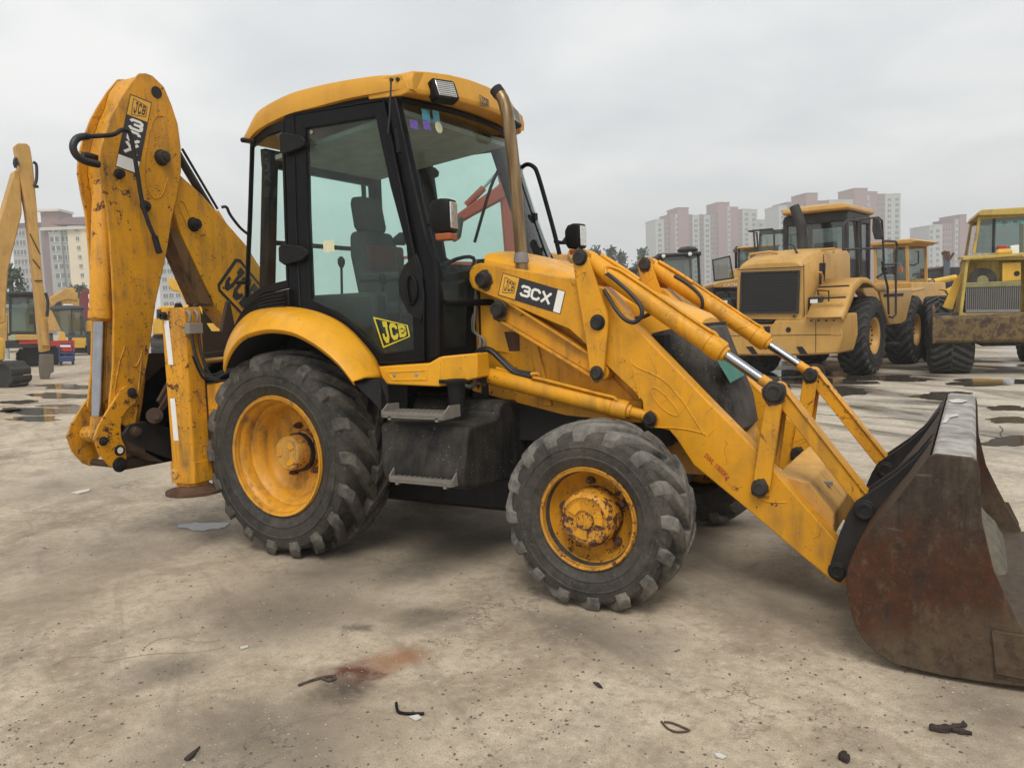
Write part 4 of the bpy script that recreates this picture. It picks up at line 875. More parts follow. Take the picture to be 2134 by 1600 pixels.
for x, y, z in ((.62, -.46, 1.86), (.52, -.52, 1.74), (-.1, -.2, 1.9), (-.1, .12, 1.92)):
    m = MB(); m.tube([V((x, y, 1.25)), V((x+.03, y, z))], .009, 8, 0); m.lathe([(-.03, .012), (0, .026), (.03, .026), (.05, .01)], (x+.03, y, z), (0, 0, 1), 12); m.build('control_lever', MT['plastic'], BL)
m = MB(); m.box((.25, -.60, 1.42), (.7, .14, .5)); m.box((.75, -.5, 1.3), (.2, .2, .3)); m.build('side_console', MT['char'], BL, bevel=.03)
m = MB(); m.tube([(.80, .62, 2.60), (.70, .62, 2.45), (.55, .60, 2.05)], .012, 8); m.lathe([(-.05, .03), (.0, .045), (.05, .03)], V((.55, -.30, 2.02)), (1, 0, .2), 12); m.build('cab_fittings', MT['plastic'], BL)

# ================================================================== BACKHOE (slewed across the rear) and stabilisers
XB = -1.22; OLD = MT['paint_old']
dip_px = [(291, 153), (305, 153), (318, 158), (342, 181), (358, 219), (371, 259), (377, 305), (378, 358), (368, 415), (358, 458), (350, 512), (343, 548), (325, 631), (309, 748), (297, 806), (288, 865), (281, 891), (262, 888), (240, 868), (228, 849), (236, 767), (238, 650), (234, 560), (229, 493), (224, 439), (216, 401), (208, 353), (209, 318), (219, 280), (235, 237), (251, 208), (270, 178)]
dp = PP(dip_px, x=XB)
m = MB(); m.prism(dp, (-.022, 0, 0)); m.prism([p+V((-.238, 0, 0)) for p in dp], (-.022, 0, 0))
cen = sum(dp, V())/len(dp); ins = []
for p in dp: ins.append(p+V((-.022, 0, 0))+V((0, (cen.y-p.y)*.14+(.03 if p.y < cen.y else 0), (cen.z-p.z)*.02)))
m.prism(ins, (-.216, 0, 0))
dip = m.build('dipper', OLD, BL, bevel=.005)
X = XB+.001
def weld(par, pl, x, r=.0045, mat=None): MB().tube(PP(pl, x=x), r, 6).build('weld_bead', mat or MT['paint'], par, smooth=60)
weld(dip, [(340, 243), (325, 245), (312, 275), (303, 330), (304, 380), (315, 408), (328, 414), (340, 403), (350, 370)], X); weld(dip, [(250, 750), (256, 735), (262, 722), (270, 752), (282, 764), (293, 745), (296, 728)], X, .005); weld(dip, [(250, 750), (241, 800), (238, 840)], X, .005); weld(dip, [(295, 745), (290, 800), (283, 870)], X, .005)
def xpin(par, px, r, h=.03, x=XB, mat=None):
    m = MB(); c = P(*px, x=x); m.lathe([(0, r*1.3), (.006, r*1.3), (.008, r), (h, r*.95), (h, r*.55), (h+.012, r*.5), (h+.014, 0)], c, (1, 0, 0), 14); return m.build('pivot_bolt', mat or MT['cap'], par, smooth=34)
xpin(dip, (336, 329), .045, .05); xpin(dip, (247, 363), .028, .04); xpin(dip, (302, 430), .032, .03); xpin(dip, (274, 823), .026, .03)
m = MB(); m.lathe([(0, .042), (.004, .042), (.005, 0)], P(326, 193, x=XB), (1, 0, 0), 24); m.build('plug', MT['char'], dip)
f = quadmap(PP([(271, 196), (316, 214), (287, 364), (240, 347)], x=XB), .003)
panel('decal', f, 0, 1, 0, 1, MT['ink'], dip); panel('decal', f, .03, .97, .72, .985, MT['yprint'], dip, .0006); panel('decal', f, .02, .98, .01, .17, MT['white'], dip, .0006)
jcb_mark(dip, f, .14, .88, .73, .965, MT['ink'], .0012, w=.22, frame=.04); m = MB(); letters(m, '3CX', f, .2, .8, .21, .69, .24, .12, .0008, stack=True); m.build('lettering', MT['white'], dip, smooth=0)
# steel pipe and hose on the dipper
m = MB(); m.tube(PP([(206, 343), (180, 337), (160, 325), (152, 305), (162, 288), (184, 284)], x=-1.16), .024, 10); m.tube(PP([(172, 323), (190, 326), (210, 333)], x=-1.3), .022, 10); m.build('hose', MT['hose'], dip, smooth=60)
m = MB(); m.tube(PP([(180, 284), (200, 284), (235, 281), (252, 272), (264, 272), (273, 285), (283, 340), (296, 420), (306, 455), (318, 485), (324, 496)], x=-1.14), .015, 10); m.tube(PP([(322, 492), (329, 517), (333, 528)], x=-1.15), .022, 12, 0); m.build('steel_pipe', MT['char'], dip, smooth=60)
# bucket ram on the back of the dipper
def P13(px, py): return P(px, py, x=-1.35)
a, b = P13(217, 372), P13(203, 905)
d = (b-a).normalized(); l = (b-a).length
m = MB(); m.lathe([(0, .05), (.04, .072), (l*.55-.06, .072), (l*.55-.055, .078), (l*.55, .078), (l*.55+.01, .06), (l*.55+.02, .045)], a, d, 28); br = m.build('bucket_ram', OLD, BL, smooth=40)
m = MB(); m.tube([a+d*l*.53, b-d*.12], .042, 24, 0); m.build('rod', MT['chrome'], br)
m = MB(); m.tube([b-d*.125, b], .05, 16, 0); m.lathe([(-.12, .055), (.12, .055)], b, (1, 0, 0), 20); m.build('rod_eye', OLD, br)
m = MB(); m.tube([P13(240, 480), P13(236, 560), P13(237, 640), P13(232, 655)], .012, 8); m.build('oil_line', OLD, br)
# bucket link plates
lk = PP([(253, 812), (262, 805), (273, 803), (283, 809), (289, 823), (285, 838), (266, 853), (255, 870), (252, 890), (254, 914), (262, 930), (264, 955), (258, 970), (246, 977), (230, 971), (208, 946), (197, 914), (205, 889), (227, 852)], x=-1.195)
m = MB(); m.prism([p+V((-.30, 0, 0)) for p in lk], (-.022, 0, 0)); m.build('bucket_link', OLD, BL, bevel=.004)
m = MB(); m.prism(lk, (-.022, 0, 0)); lkp = m.build('bucket_link', OLD, BL, bevel=.004)
for px, r in (((274, 818), .026), ((215, 919), .024), ((249, 968), .040)): xpin(lkp, px, r, .02, -1.195, MT['char'])
m = MB(); c = P(249, 938, x=-1.193); m.lathe([(0, .038), (.008, .036), (.008, .024), (0, .022)], c, (1, 0, 0), 20); m.build('bushing', MT['char'], lkp)
m = MB(); m.lathe([(.009, .0), (.0092, .022)], c, (1, 0, 0), 20); m.build('bore', MT['white'], lkp)
for px in ((274, 818), (249, 968)): MB().tube([P(*px, x=-1.2), P(*px, x=-1.2)+V((-.31, 0, 0))], .024, 12, 0).build('link_pin', MT['brown'], lkp)
q = MB(); q.tube([P(249, 968, x=-1.3), P(360, 948, x=-1.3)], .045, 10, 0); q.build('link_rod', MT['brown'], lkp)
# digging bucket, curled up
bp = PP([(283, 905), (300, 884), (330, 835), (362, 775), (385, 735), (420, 735), (470, 728), (482, 740), (478, 800), (462, 860), (430, 915), (380, 955), (330, 962), (296, 945)], x=-1.12)
sh = bp[6:]+[bp[0]]
m = MB(); m.loft([[p+V((dx, 0, 0)) for p in sh]+[p+V((dx, -.015, .015)) for p in sh[::-1]] for dx in (.06, -.46)]); dbk = m.build('digging_bucket', MT['brown'], BL, smooth=40)
for dx in (.06, -.46):
    m = MB(); m.prism([p+V((dx, 0, 0)) for p in bp], (-.02, 0, 0)); m.build('side_plate', MT['brown'], dbk, bevel=.004)
bh = PP([(258, 905), (270, 885), (300, 878), (345, 890), (420, 930), (418, 955), (370, 962), (300, 935), (264, 918)], x=-1.05)
m = MB(); m.prism(bh, (-.03, 0, 0)); m.prism([p+V((-.33, 0, 0)) for p in bh], (-.03, 0, 0)); bhp = m.build('bucket_hanger', MT['char'], BL, bevel=.004); xpin(bhp, (281, 899), .030, .04, -1.05, MT['brown'])
m = MB(); m.tube([P(322, 866, x=-1.0), P(322, 866, x=-1.4)], .055, 14, 0); m.tube([P(326, 868, x=-.95), P(326, 868, x=-1.0)], .022, 12, 0); m.build('hanger_boss', MT['brown'], dbk)
upb = PP([(330, 835), (360, 780), (418, 690), (405, 636), (412, 632), (428, 668), (442, 690), (462, 690), (474, 628), (480, 626), (492, 690), (484, 750), (470, 800), (420, 850), (360, 870)], x=-1.08)
m = MB(); m.prism(upb, (-.03, 0, 0)); m.build('bucket_side_cutter', MT['brown'], dbk, bevel=.006)
for k in range(4):
    c = P(372+30*k, 640-4*k, x=-1.5); m = MB(); m.loft([[c+V((a*w, b*.02, h)) for a, b in ((-1, -1), (1, -1), (1, 1), (-1, 1))] for h, w in ((-.16, .05), (-.02, .04), (.03, .012))]); m.build('bucket_tooth', MT['brown'], dbk, bevel=.003)
# boom
XM = -1.265
bo = PP([(377, 366), (420, 405), (470, 462), (514, 512), (560, 585), (590, 640), (592, 760), (540, 720), (480, 680), (450, 640), (412, 560), (378, 488), (362, 440)], x=XM)
m = MB(); m.prism(bo, (-.17, 0, 0)); boom = m.build('boom', MT['paint'], BL, bevel=.006)
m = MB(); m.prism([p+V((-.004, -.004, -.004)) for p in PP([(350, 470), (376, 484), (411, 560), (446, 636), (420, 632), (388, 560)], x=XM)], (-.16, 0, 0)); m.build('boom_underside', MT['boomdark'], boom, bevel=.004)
m = MB(); m.prism(PP([(548, 570), (600, 640), (640, 800), (640, 900), (560, 900), (540, 720)], x=XM), (-.2, 0, 0)); m.build('boom_foot', MT['paint'], boom)
xpin(boom, (403, 468), .042, .05, XM, MT['char'])
weld(boom, [(375, 420), (384, 425), (397, 458)], XM+.001, .004, MT['paint']); weld(boom, [(371, 425), (388, 470)], XM+.001, .004, MT['paint'])
f = quadmap(PP([(493, 533), (556, 610), (512, 664), (448, 598)], x=XM), .003)
m = MB(); stroke(m, [(.04, .1), (.04, .9), (.12, .98), (.9, .98), (.96, .9), (.96, .1), (.9, .02), (.12, .02), (.04, .1)], .07, f); m.build('decal', MT['ink'], boom, smooth=0)
m = MB(); letters(m, 'JCB', f, .12, .9, .2, .84, .3, .12, .0006); m.build('lettering', MT['ink'], boom, smooth=0)
a, b = P(368, 318, x=-1.35), P(560, 640, x=-1.35); d = (b-a).normalized(); l = (b-a).length
m = MB(); m.lathe([(l*.36, .03), (l*.365, .05), (l*.42, .052), (l, .052)], a, d, 24); dr = m.build('dipper_ram', MT['paint'], BL, smooth=40)
m = MB(); m.tube([a, a+d*l*.37], .030, 16, 0); m.tube([a+V((.02, .035, .03)), a+d*l*.36+V((.02, .035, .03))], .010, 8, 0); m.build('rod', MT['cap'], dr)
m = MB(); m.tube(PP([(463, 432), (472, 432), (480, 448), (500, 474), (518, 489)], x=-1.33), .012, 8); m.build('hose', MT['hose'], dr, smooth=60)
m = MB(); m.box((-1.1, .55, .85), (.5, .35, .9)); m.box((-.84, .2, 1.1), (.12, 1.6, .12)); m.box((-.84, .2, .58), (.12, 1.6, .12)); m.build('kingpost_carriage', MT['char'], BL, bevel=.02)
m = MB(); m.tube(PP([(425, 753), (470, 748), (530, 742)], x=-.78), .018, 8, 0); m.build('cross_rail', MT['paint_dirty'], BL)
m = MB()
for k in range(3): m.tube(PP([(400, 730+6*k), (420, 775+5*k), (445, 782+6*k), (470, 772+4*k), (520, 770)], x=-.72+.03*k), .012, 8)
m.build('hose', MT['hose'], BL, smooth=60)
# stabilisers
def stab(s):
    yo = 1.12
    T0, T1 = P(335, 642, y=-yo), P(374, 641, y=-yo); B0, B1 = P(359, 985, y=-yo), P(388, 992, y=-yo)
    w = .165; tz = (T0.z+T1.z)/2; bz = .42
    bx0, bx1 = P(360, 985, y=-yo).x, P(398, 992, y=-yo).x; tx0, tx1 = T0.x, T1.x
    # local mirrored corners
    def sec(x0, x1, z, c=.035, g=0.): return [V((x0-g, s*(yo+g), z)), V((x1-c+g, s*(yo+g), z)), V((x1+g, s*(yo-c+g), z)), V((x1+g, s*(yo-w-g), z)), V((x0-g, s*(yo-w-g), z))]
    zb = P(372, 1003, y=-yo).z
    m = MB(); m.loft([sec(bx0, bx1, zb+.0), sec(tx0, tx1, tz)]); st = m.build('stabiliser_leg', OLD, BL, bevel=.006)
    m = MB(); m.loft([sec(bx0, bx1, zb+.13, g=.008), sec(bx0, bx1, zb-.012, g=.008)]); m.loft([sec(bx0, bx1, zb-.01, g=-.012), sec(bx0, bx1, zb-.05, g=-.012)]); m.build('inner_leg', OLD, st, bevel=.004)
    cx = (bx0+bx1)/2; cyy = s*(yo-w/2); zf = P(372, 1021, y=-yo).z+.02
    m = MB(); m.lathe([(0, .19), (.02, .19), (.03, .12), (.05, .1)], (cx+.02, cyy, zf-.045), (0, 0, 1), 26); m.build('foot_pad', MT['rust'], st)
    m = MB(); m.lathe([(0, .026), (.03, .026), (.032, .012), (.02, .011), (.02, 0)], V((tx0+.035, s*yo, tz-.05)), (0, s, 0), 14); m.build('bolt', MT['char'], st)
    m = MB(); m.lathe([(0, .034), (.012, .034), (.016, .024), (.016, .014), (.006, .012), (.006, 0)], V((bx0+.035, s*(yo+.006), zb+.055)), (0, s, 0), 18); m.build('bush', MT['paint_dirty'], st)
    for (a, b) in (((346, 668), (356, 760)), ((359, 830), (367, 918))):
        q = [sy(P(x, y, y=-yo), s, yo+.002) for x, y in ((a[0]-4, a[1]), (a[0]+6, a[1]), (b[0]+6, b[1]), (b[0]-4, b[1]))]; m = MB(); m.prism(q, (0, s*.001, 0)); m.build('reflector', MT['white'], st, smooth=0)
    xf = tx1+.004
    m = MB(); m.box((xf+.02, s*(yo-.08), tz-.14), (.05, .11, .07)); m.tube([V((xf+.02, s*(yo-.05), tz-.1)), V((xf+.03, s*(yo-.05), tz-.05)), V((xf+.0, s*(yo-.05), tz-.02))], .012, 8); m.tube([V((xf+.02, s*(yo-.11), tz-.1)), V((xf+.03, s*(yo-.11), tz-.05)), V((xf, s*(yo-.11), tz-.02))], .012, 8); m.build('hose_block', MT['steel'], st, bevel=.004)
    m = MB()
    for k in range(2): m.tube([V((xf+.03, s*(yo-.05-.06*k), tz-.17)), V((xf+.04, s*(yo-.06-.05*k), tz-.30)), V((xf+.07, s*(yo-.10-.05*k), tz-.44-.02*k)), V((xf+.13, s*(yo-.2-.04*k), tz-.50-.02*k)), V((xf+.16, s*(yo-.35), tz-.47))], .011, 8)
    m.build('hose', MT['hose'], st, smooth=60)
    m = MB(); m.prism([V((xf-.0, s*(yo-w), .78)), V((xf+.16, s*(yo-w), .98)), V((xf+.16, s*(yo-w), 1.12)), V((xf, s*(yo-w), 1.10))], (0, -s*.1, 0)); m.build('leg_housing', MT['paint'], st, bevel=.01)
both(stab)
# ================================================================== GROUND, PUDDLES, LITTER
def gnd(px, py): return P(px, py, z=0)
def mk_ground():
    m, t, b = new_mat('worn_concrete'); co = objco(t)
    rt = N(t, 'ShaderNodeMapping'); rt.inputs[2].default_value = (0, 0, rad(29.9)); L(t, co, rt.inputs[0]); rot = rt.outputs[0]
    def stretched(sx, sy_): 
        mp = N(t, 'ShaderNodeMapping'); mp.inputs[3].default_value = (sx, sy_, 1); L(t, rot, mp.inputs[0]); return mp.outputs[0]
    sp = N(t, 'ShaderNodeSeparateXYZ'); L(t, rot, sp.inputs[0])
    big = noise(t, co, .55, 6, .62, .4); mid = noise(t, co, 2.1, 8, .68, .5); fine = noise(t, co, 17, 8, .72); grit = noise(t, co, 150, 4, .7); gr2 = noise(t, co, 60, 3, .65)
    c = ramp(t, math_(t, 'MULTIPLY_ADD', big, .5, math_(t, 'MULTIPLY', mid, .5)), (.35, (.225, .172, .116)), (.45, (.39, .313, .220)), (.545, (.545, .450, .330)), (.70, (.66, .565, .435)))
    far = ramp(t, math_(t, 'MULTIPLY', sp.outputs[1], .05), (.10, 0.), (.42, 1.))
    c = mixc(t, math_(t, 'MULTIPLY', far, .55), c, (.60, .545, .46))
    streak = noise(t, stretched(.5, 2.6), 1.2, 7, .66, .8)
    c = mixc(t, math_(t, 'MULTIPLY', ramp(t, streak, (.53, 0.), (.68, 1.)), .45), c, (.14, .112, .08))
    damp = ramp(t, noise(t, co, .95, 5, .6, .6), (.52, 0.), (.66, 1.))
    c = mixc(t, math_(t, 'MULTIPLY', damp, .45), c, (.175, .138, .097))
    c = mixc(t, ramp(t, fine, (.36, .5), (.52, 0.)), c, (.20, .16, .115))
    c = mixc(t, ramp(t, fine, (.56, 0.), (.72, .55)), c, (.74, .67, .55))
    vor = N(t, 'ShaderNodeTexVoronoi', inp={'Scale': 64., 'Randomness': 1.}); L(t, co, vor.inputs[0])
    peb = math_(t, 'MULTIPLY', ramp(t, vor.outputs['Distance'], (.10, 1.), (.24, 0.)), ramp(t, noise(t, co, 3.3, 5, .6), (.45, 0.), (.68, 1.)))
    pc = N(t, 'ShaderNodeSeparateXYZ'); L(t, vor.outputs['Color'], pc.inputs[0])
    c = mixc(t, math_(t, 'MULTIPLY', peb, .7), c, ramp(t, pc.outputs[0], (.0, (.10, .085, .07)), (.35, (.32, .28, .22)), (1., (.58, .53, .45))))
    c = mixc(t, ramp(t, grit, (.38, .5), (.52, 0.)), c, (.16, .13, .095))
    # spots with their own place: rust, oil, damp earth, darker patches under the machine
    xy = N(t, 'ShaderNodeVectorMath', operation='ADD'); wn = N(t, 'ShaderNodeTexNoise', inp={'Scale': 7., 'Detail': 6., 'Roughness': .65}); L(t, co, wn.inputs[0])
    ws_ = N(t, 'ShaderNodeVectorMath', operation='SCALE', inp={'Scale': .35}); w0 = N(t, 'ShaderNodeVectorMath', operation='SUBTRACT'); L(t, wn.outputs['Color'], w0.inputs[0]); w0.inputs[1].default_value = (.5, .5, .5); L(t, w0.outputs[0], ws_.inputs[0]); L(t, co, xy.inputs[0]); L(t, ws_.outputs[0], xy.inputs[1])
    for px, py, r, col, k in ((620, 1235, .85, (.17, .135, .095), .6), (230, 1150, .9, (.19, .15, .105), .5), (1330, 1120, .9, (.15, .12, .088), .6), (740, 1530, .5, (.22, .18, .125), .35), (180, 1000, 1.2, (.20, .165, .12), .5), (1010, 1110, .9, (.11, .088, .062), .6), (1560, 1220, .6, (.17, .135, .097), .35), (60, 1260, .6, (.22, .175, .12), .4), (2050, 1480, .35, (.14, .11, .08), .5), (738, 1402, .17, (.12, .036, .018), 1.), (835, 1370, .17, (.28, .13, .055), .8), (715, 1440, .16, (.075, .055, .042), .9), (860, 1188, .35, (.055, .045, .036), .6), (740, 1310, .10, (.06, .05, .04), .7), (890, 1285, .26, (.085, .07, .052), .6), (1195, 1305, .3, (.13, .11, .085), .5), (420, 1095, .30, (.06, .05, .042), .7), (350, 1395, .25, (.11, .09, .068), .6), (600, 1290, .45, (.10, .082, .06), .45), (1330, 1345, .3, (.11, .09, .07), .4), (470, 1560, .5, (.11, .09, .068), .5), (1660, 1270, .35, (.10, .082, .06), .4), (1380, 1180, .35, (.07, .06, .048), .45), (690, 1180, .4, (.06, .05, .04), .45)):
        g = gnd(px, py); d = N(t, 'ShaderNodeVectorMath', operation='DISTANCE'); L(t, xy.outputs[0], d.inputs[0]); d.inputs[1].default_value = g
        c = mixc(t, math_(t, 'MULTIPLY', ramp(t, math_(t, 'MULTIPLY_ADD', fine, -.9, math_(t, 'ADD', math_(t, 'DIVIDE', d.outputs['Value'], r), .45)), (.25, 1.), (1.1, 0.)), k), c, col)
    cr = N(t, 'ShaderNodeTexVoronoi', feature='DISTANCE_TO_EDGE', inp={'Scale': .33, 'Randomness': 1.}); wv = N(t, 'ShaderNodeVectorMath', operation='ADD'); w2 = N(t, 'ShaderNodeVectorMath', operation='SCALE', inp={'Scale': .9}); L(t, w0.outputs[0], w2.inputs[0]); L(t, co, wv.inputs[0]); L(t, w2.outputs[0], wv.inputs[1]); L(t, wv.outputs[0], cr.inputs[0])
    ck = math_(t, 'MULTIPLY', ramp(t, cr.outputs['Distance'], (.0015, 1.), (.006, 0.)), ramp(t, noise(t, co, .8, 3), (.5, 0.), (.62, .8)))
    c = mixc(t, ck, c, (.09, .072, .052))
    # wet film, mostly further back in the yard
    wet = noise(t, stretched(.13, .42), 1.0, 5, .6, .7)
    wz = math_(t, 'MULTIPLY', ramp(t, wet, (.50, 0.), (.60, 1.)), ramp(t, math_(t, 'MULTIPLY_ADD', mid, 2.2, sp.outputs[1]), (0.0, 0.), (1., 1.)))
    wz = math_(t, 'MULTIPLY', ramp(t, wet, (.50, 0.), (.58, 1.)), ramp(t, math_(t, 'DIVIDE', math_(t, 'MULTIPLY_ADD', mid, 2.5, sp.outputs[1]), 9.), (.42, 0.), (.8, 1.)))
    c = mixc(t, math_(t, 'MULTIPLY', wz, .72), c, (.060, .050, .040))
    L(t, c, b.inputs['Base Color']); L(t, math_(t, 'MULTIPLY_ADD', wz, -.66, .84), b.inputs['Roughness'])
    h = math_(t, 'MULTIPLY_ADD', fine, .55, math_(t, 'MULTIPLY_ADD', grit, .22, math_(t, 'MULTIPLY_ADD', gr2, .35, math_(t, 'MULTIPLY', peb, .4))))
    bn = N(t, 'ShaderNodeBump', inp={'Distance': .012}); L(t, math_(t, 'MULTIPLY_ADD', wz, -.55, .6), bn.inputs['Strength']); L(t, h, bn.inputs['Height']); L(t, bn.outputs[0], b.inputs['Normal'])
    return m
# gently uneven near the camera, flat under the machine, out to the horizon
def gz(x, y):
    return .0
xs = [-620, -300, -120, -60, -30]+[-20+i for i in range(36)]+[25, 60, 120, 300, 620]
ys = [-60, -30, -15]+[-10+i for i in range(40)]+[40, 70, 120, 250, 450, 760]
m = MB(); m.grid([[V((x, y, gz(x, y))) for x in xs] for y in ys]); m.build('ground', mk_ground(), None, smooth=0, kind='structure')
def mk_water(name, col, r):
    mm, t, b = new_mat(name); b.inputs['Base Color'].default_value = (*col, 1); b.inputs['Roughness'].default_value = r; b.inputs['IOR'].default_value = 1.33
    bump(t, b, noise(t, objco(t), 5, 3, .5), .03, .01); return mm
WAT = mk_water('puddle_water', (.075, .063, .048), .07); MUD = mk_water('muddy_water', (.05, .044, .036), .16)
rnd = random.Random(5)
for px, py, hw, hh, mt in ((1965, 825, 62, 8, WAT), (2105, 851, 52, 5, WAT), (2112, 876, 60, 6, WAT), (2105, 920, 58, 10, WAT), (1752, 816, 60, 9, WAT), (1700, 795, 110, 7, WAT), (1850, 789, 90, 6, WAT), (2060, 797, 100, 7, WAT), (140, 806, 62, 5, WAT), (132, 825, 70, 6, WAT), (100, 857, 88, 8, WAT), (38, 838, 44, 4, WAT), (70, 873, 60, 5, WAT), (20, 855, 26, 5, WAT), (128, 846, 40, 4, WAT), (424, 1097, 46, 9, MUD), (1620, 778, 60, 6, WAT)):
    ph = [rnd.uniform(0, 6.28) for _ in range(5)]; pts = []
    for k in range(48):
        a = k*2*math.pi/48; q = 1+.16*math.sin(2*a+ph[0])+.12*math.sin(3*a+ph[1])+.10*math.sin(5*a+ph[2])+.06*math.sin(9*a+ph[3])+.05*math.sin(14*a+ph[4])
        g = gnd(px+hw*q*math.cos(a), py+hh*q*math.sin(a)); g.z = .004; pts.append(g)
    mb = MB(); mb.add(pts, [list(range(48))]); mb.build('puddle', mt, None, smooth=0, kind='structure')
# slab joints further back
JT = plain('joint_filler', (.05, .043, .036), .9)
def joint(pts, w):
    mb = MB(); L_, R_ = [], []
    P_ = catmull([gnd(*p) for p in pts], 5)
    for i, p in enumerate(P_):
        d = (P_[min(i+1, len(P_)-1)]-P_[max(i-1, 0)]).normalized(); n = V((-d.y, d.x, 0)); j = .3*w*math.sin(i*2.1); L_.append(p+n*(w+j)+V((0, 0, .004))); R_.append(p-n*(w-j)+V((0, 0, .004)))
    mb.grid([L_, R_]); mb.build('slab_joint', JT, None, smooth=0, kind='structure')
joint([(1690, 862), (1780, 868), (1860, 872), (1930, 878)], .012); joint([(2040, 905), (2080, 912), (2140, 920)], .012); joint([(2083, 888), (2090, 896), (2084, 904), (2092, 914)], .006); joint([(1330, 826), (1500, 838), (1690, 862)], .010)
# gravel: loose grit, far too much of it to count
def grit(n, boxpx, smin, smax, mat, seed):
    r = random.Random(seed); mb = MB()
    for _ in range(n):
        px = r.uniform(boxpx[0], boxpx[2]); py = boxpx[1]+(boxpx[3]-boxpx[1])*r.random()**.75
        g = gnd(px, py); 
        if mnoise.noise(V((g.x*1.1, g.y*1.1, seed))) < r.uniform(-.45, .35): continue
        s = smin+(smax-smin)*r.random()**5; a = r.uniform(0, 6.28); e = (s*r.uniform(.7, 1.3), s*r.uniform(.6, 1.), s*r.uniform(.35, .7))
        vs = []
        for x, y, z in ((1, 0, .1), (.3, .9, 0), (-.8, .6, .1), (-.9, -.5, 0), (.2, -1, .1), (.1, .1, 1), (-.3, -.1, .8), (.5, -.3, .8)):
            x, y, z = x*e[0]*r.uniform(.8, 1.2), y*e[1]*r.uniform(.8, 1.2), z*e[2]; vs.append((g.x+x*math.cos(a)-y*math.sin(a), g.y+x*math.sin(a)+y*math.cos(a), z+.001))
        mb.add(vs, [[0, 1, 7], [1, 5, 7], [1, 2, 5], [2, 6, 5], [2, 3, 6], [3, 4, 6], [4, 7, 6], [4, 0, 7], [5, 6, 7]])
    return mb.build('gravel', mat, None, smooth=0, kind='stuff')
grit(9000, (-60, 1010, 2200, 1640), .0013, .0058, plain('pale_grit', (.42, .365, .285), .85, 0., .45, 30), 1)
grit(7000, (-60, 1010, 2200, 1640), .0014, .009, plain('dark_grit', (.12, .10, .08), .85, 0., .45, 30), 2)
# single bits of litter, each its own thing
BARK = plain('dark_bark', (.035, .024, .020), .9, 0., .5, 40, .6); PAPER = plain('dirty_paper', (.55, .53, .47), .8, 0., .12, 20); STRAW = plain('pale_wire', (.30, .24, .16), .8, 0., .2, 40); TWIG = plain('brown_twig', (.07, .05, .035), .85, 0., .4, 40)
def litter(name, label, cat, build, mat, smooth=40):
    mb = MB(); build(mb); return tag(mb.build(name, mat, None, smooth=smooth), label, cat)
def chunk(pts, r0, seed):
    def f(mb):
        r = random.Random(seed); g = [gnd(*p)+V((0, 0, r0*.75)) for p in pts]; mb.tube(g, lambda t: r0*(.55+.6*math.sin(math.pi*min(.98, t+.12)))*r.uniform(.7, 1.2), 7, 5)
    return f
def bark(mb):
    chunk([(1936, 1519), (1962, 1524), (1990, 1520), (2012, 1515)], .014, 1)(mb); chunk([(1984, 1524), (2004, 1528), (2026, 1532)], .011, 2)(mb); chunk([(2000, 1518), (2008, 1506)], .008, 3)(mb)
litter('bark_chunk', 'dark splintered piece of bark on the concrete at the lower right', 'bark', bark, BARK)
litter('twig', 'thin dark twig bent into a flat loop, lower centre of the ground', 'twig', lambda mb: mb.tube([gnd(*p)+V((0, 0, .005)) for p in ((1378, 1505), (1392, 1520), (1412, 1527), (1436, 1524), (1420, 1516), (1400, 1508), (1384, 1506))], .004, 6, 5), TWIG)
litter('leaf_scrap', 'small dark curled leaf alone on the bare concrete below the front wheel', 'leaf', lambda mb: (mb.prism([gnd(*p)+V((0, 0, .004)) for p in ((1236, 1424), (1248, 1426), (1256, 1436), (1246, 1433))], (0, 0, .006))), BARK)
litter('stick', 'short dark splinter near the bottom edge at the left', 'stick', lambda mb: (mb.prism([gnd(*p)+V((0, 0, .003)) for p in ((384, 1585), (393, 1577), (418, 1558), (404, 1578), (394, 1586))], (0, 0, .008))), BARK)
litter('rag_strip', 'long brown stick with a green rag beside the rust stain', 'stick', lambda mb: (mb.tube([gnd(*p)+V((0, 0, .006)) for p in ((622, 1430), (650, 1420), (676, 1413), (700, 1410))], .006, 6, 4), mb.tube([gnd(*p)+V((0, 0, .008)) for p in ((672, 1416), (686, 1421), (700, 1416), (690, 1412))], .006, 6, 4)), TWIG)
litter('plastic_strip', 'black folded plastic strip beside a white scrap, lower centre left', 'plastic strip', lambda mb: mb.tube([gnd(*p)+V((0, 0, .008)) for p in ((826, 1468), (830, 1486), (852, 1490), (884, 1490))], .006, 6, 4), MT['plastic'])
litter('paper_scrap', 'white paper scrap lying against the black plastic strip', 'paper', lambda mb: mb.prism([gnd(*p)+V((0, 0, .003)) for p in ((852, 1495), (872, 1491), (879, 1498), (866, 1503))], (0, 0, .004)), PAPER)
litter('wood_chip', 'long pale wood chip on the dirt left of the stabiliser foot', 'wood chip', lambda mb: mb.prism([gnd(*p)+V((0, 0, .003)) for p in ((149, 1029), (170, 1024), (188, 1021), (186, 1025), (165, 1030))], (0, 0, .012)), PAPER)
litter('paper_scrap', 'crumpled cream paper scrap close to the bottom edge, right of centre', 'paper', lambda mb: mb.prism([gnd(*p)+V((0, 0, .003)) for p in ((1488, 1572), (1502, 1573), (1514, 1579), (1506, 1583), (1494, 1579))], (0, 0, .005)), PAPER)
litter('stone', 'dark rough lump of stone near the bottom edge at the right', 'stone', chunk([(1752, 1578), (1760, 1584), (1766, 1592)], .016, 9), BARK)
litter('wire', 'long thin tan wire curling across the dirt near the lower left corner', 'wire', lambda mb: mb.tube([gnd(*p)+V((0, 0, .003)) for p in ((108, 1388), (150, 1370), (200, 1370), (215, 1380), (260, 1372), (320, 1363), (400, 1360), (455, 1352), (470, 1345))], .0011, 5, 6), STRAW)
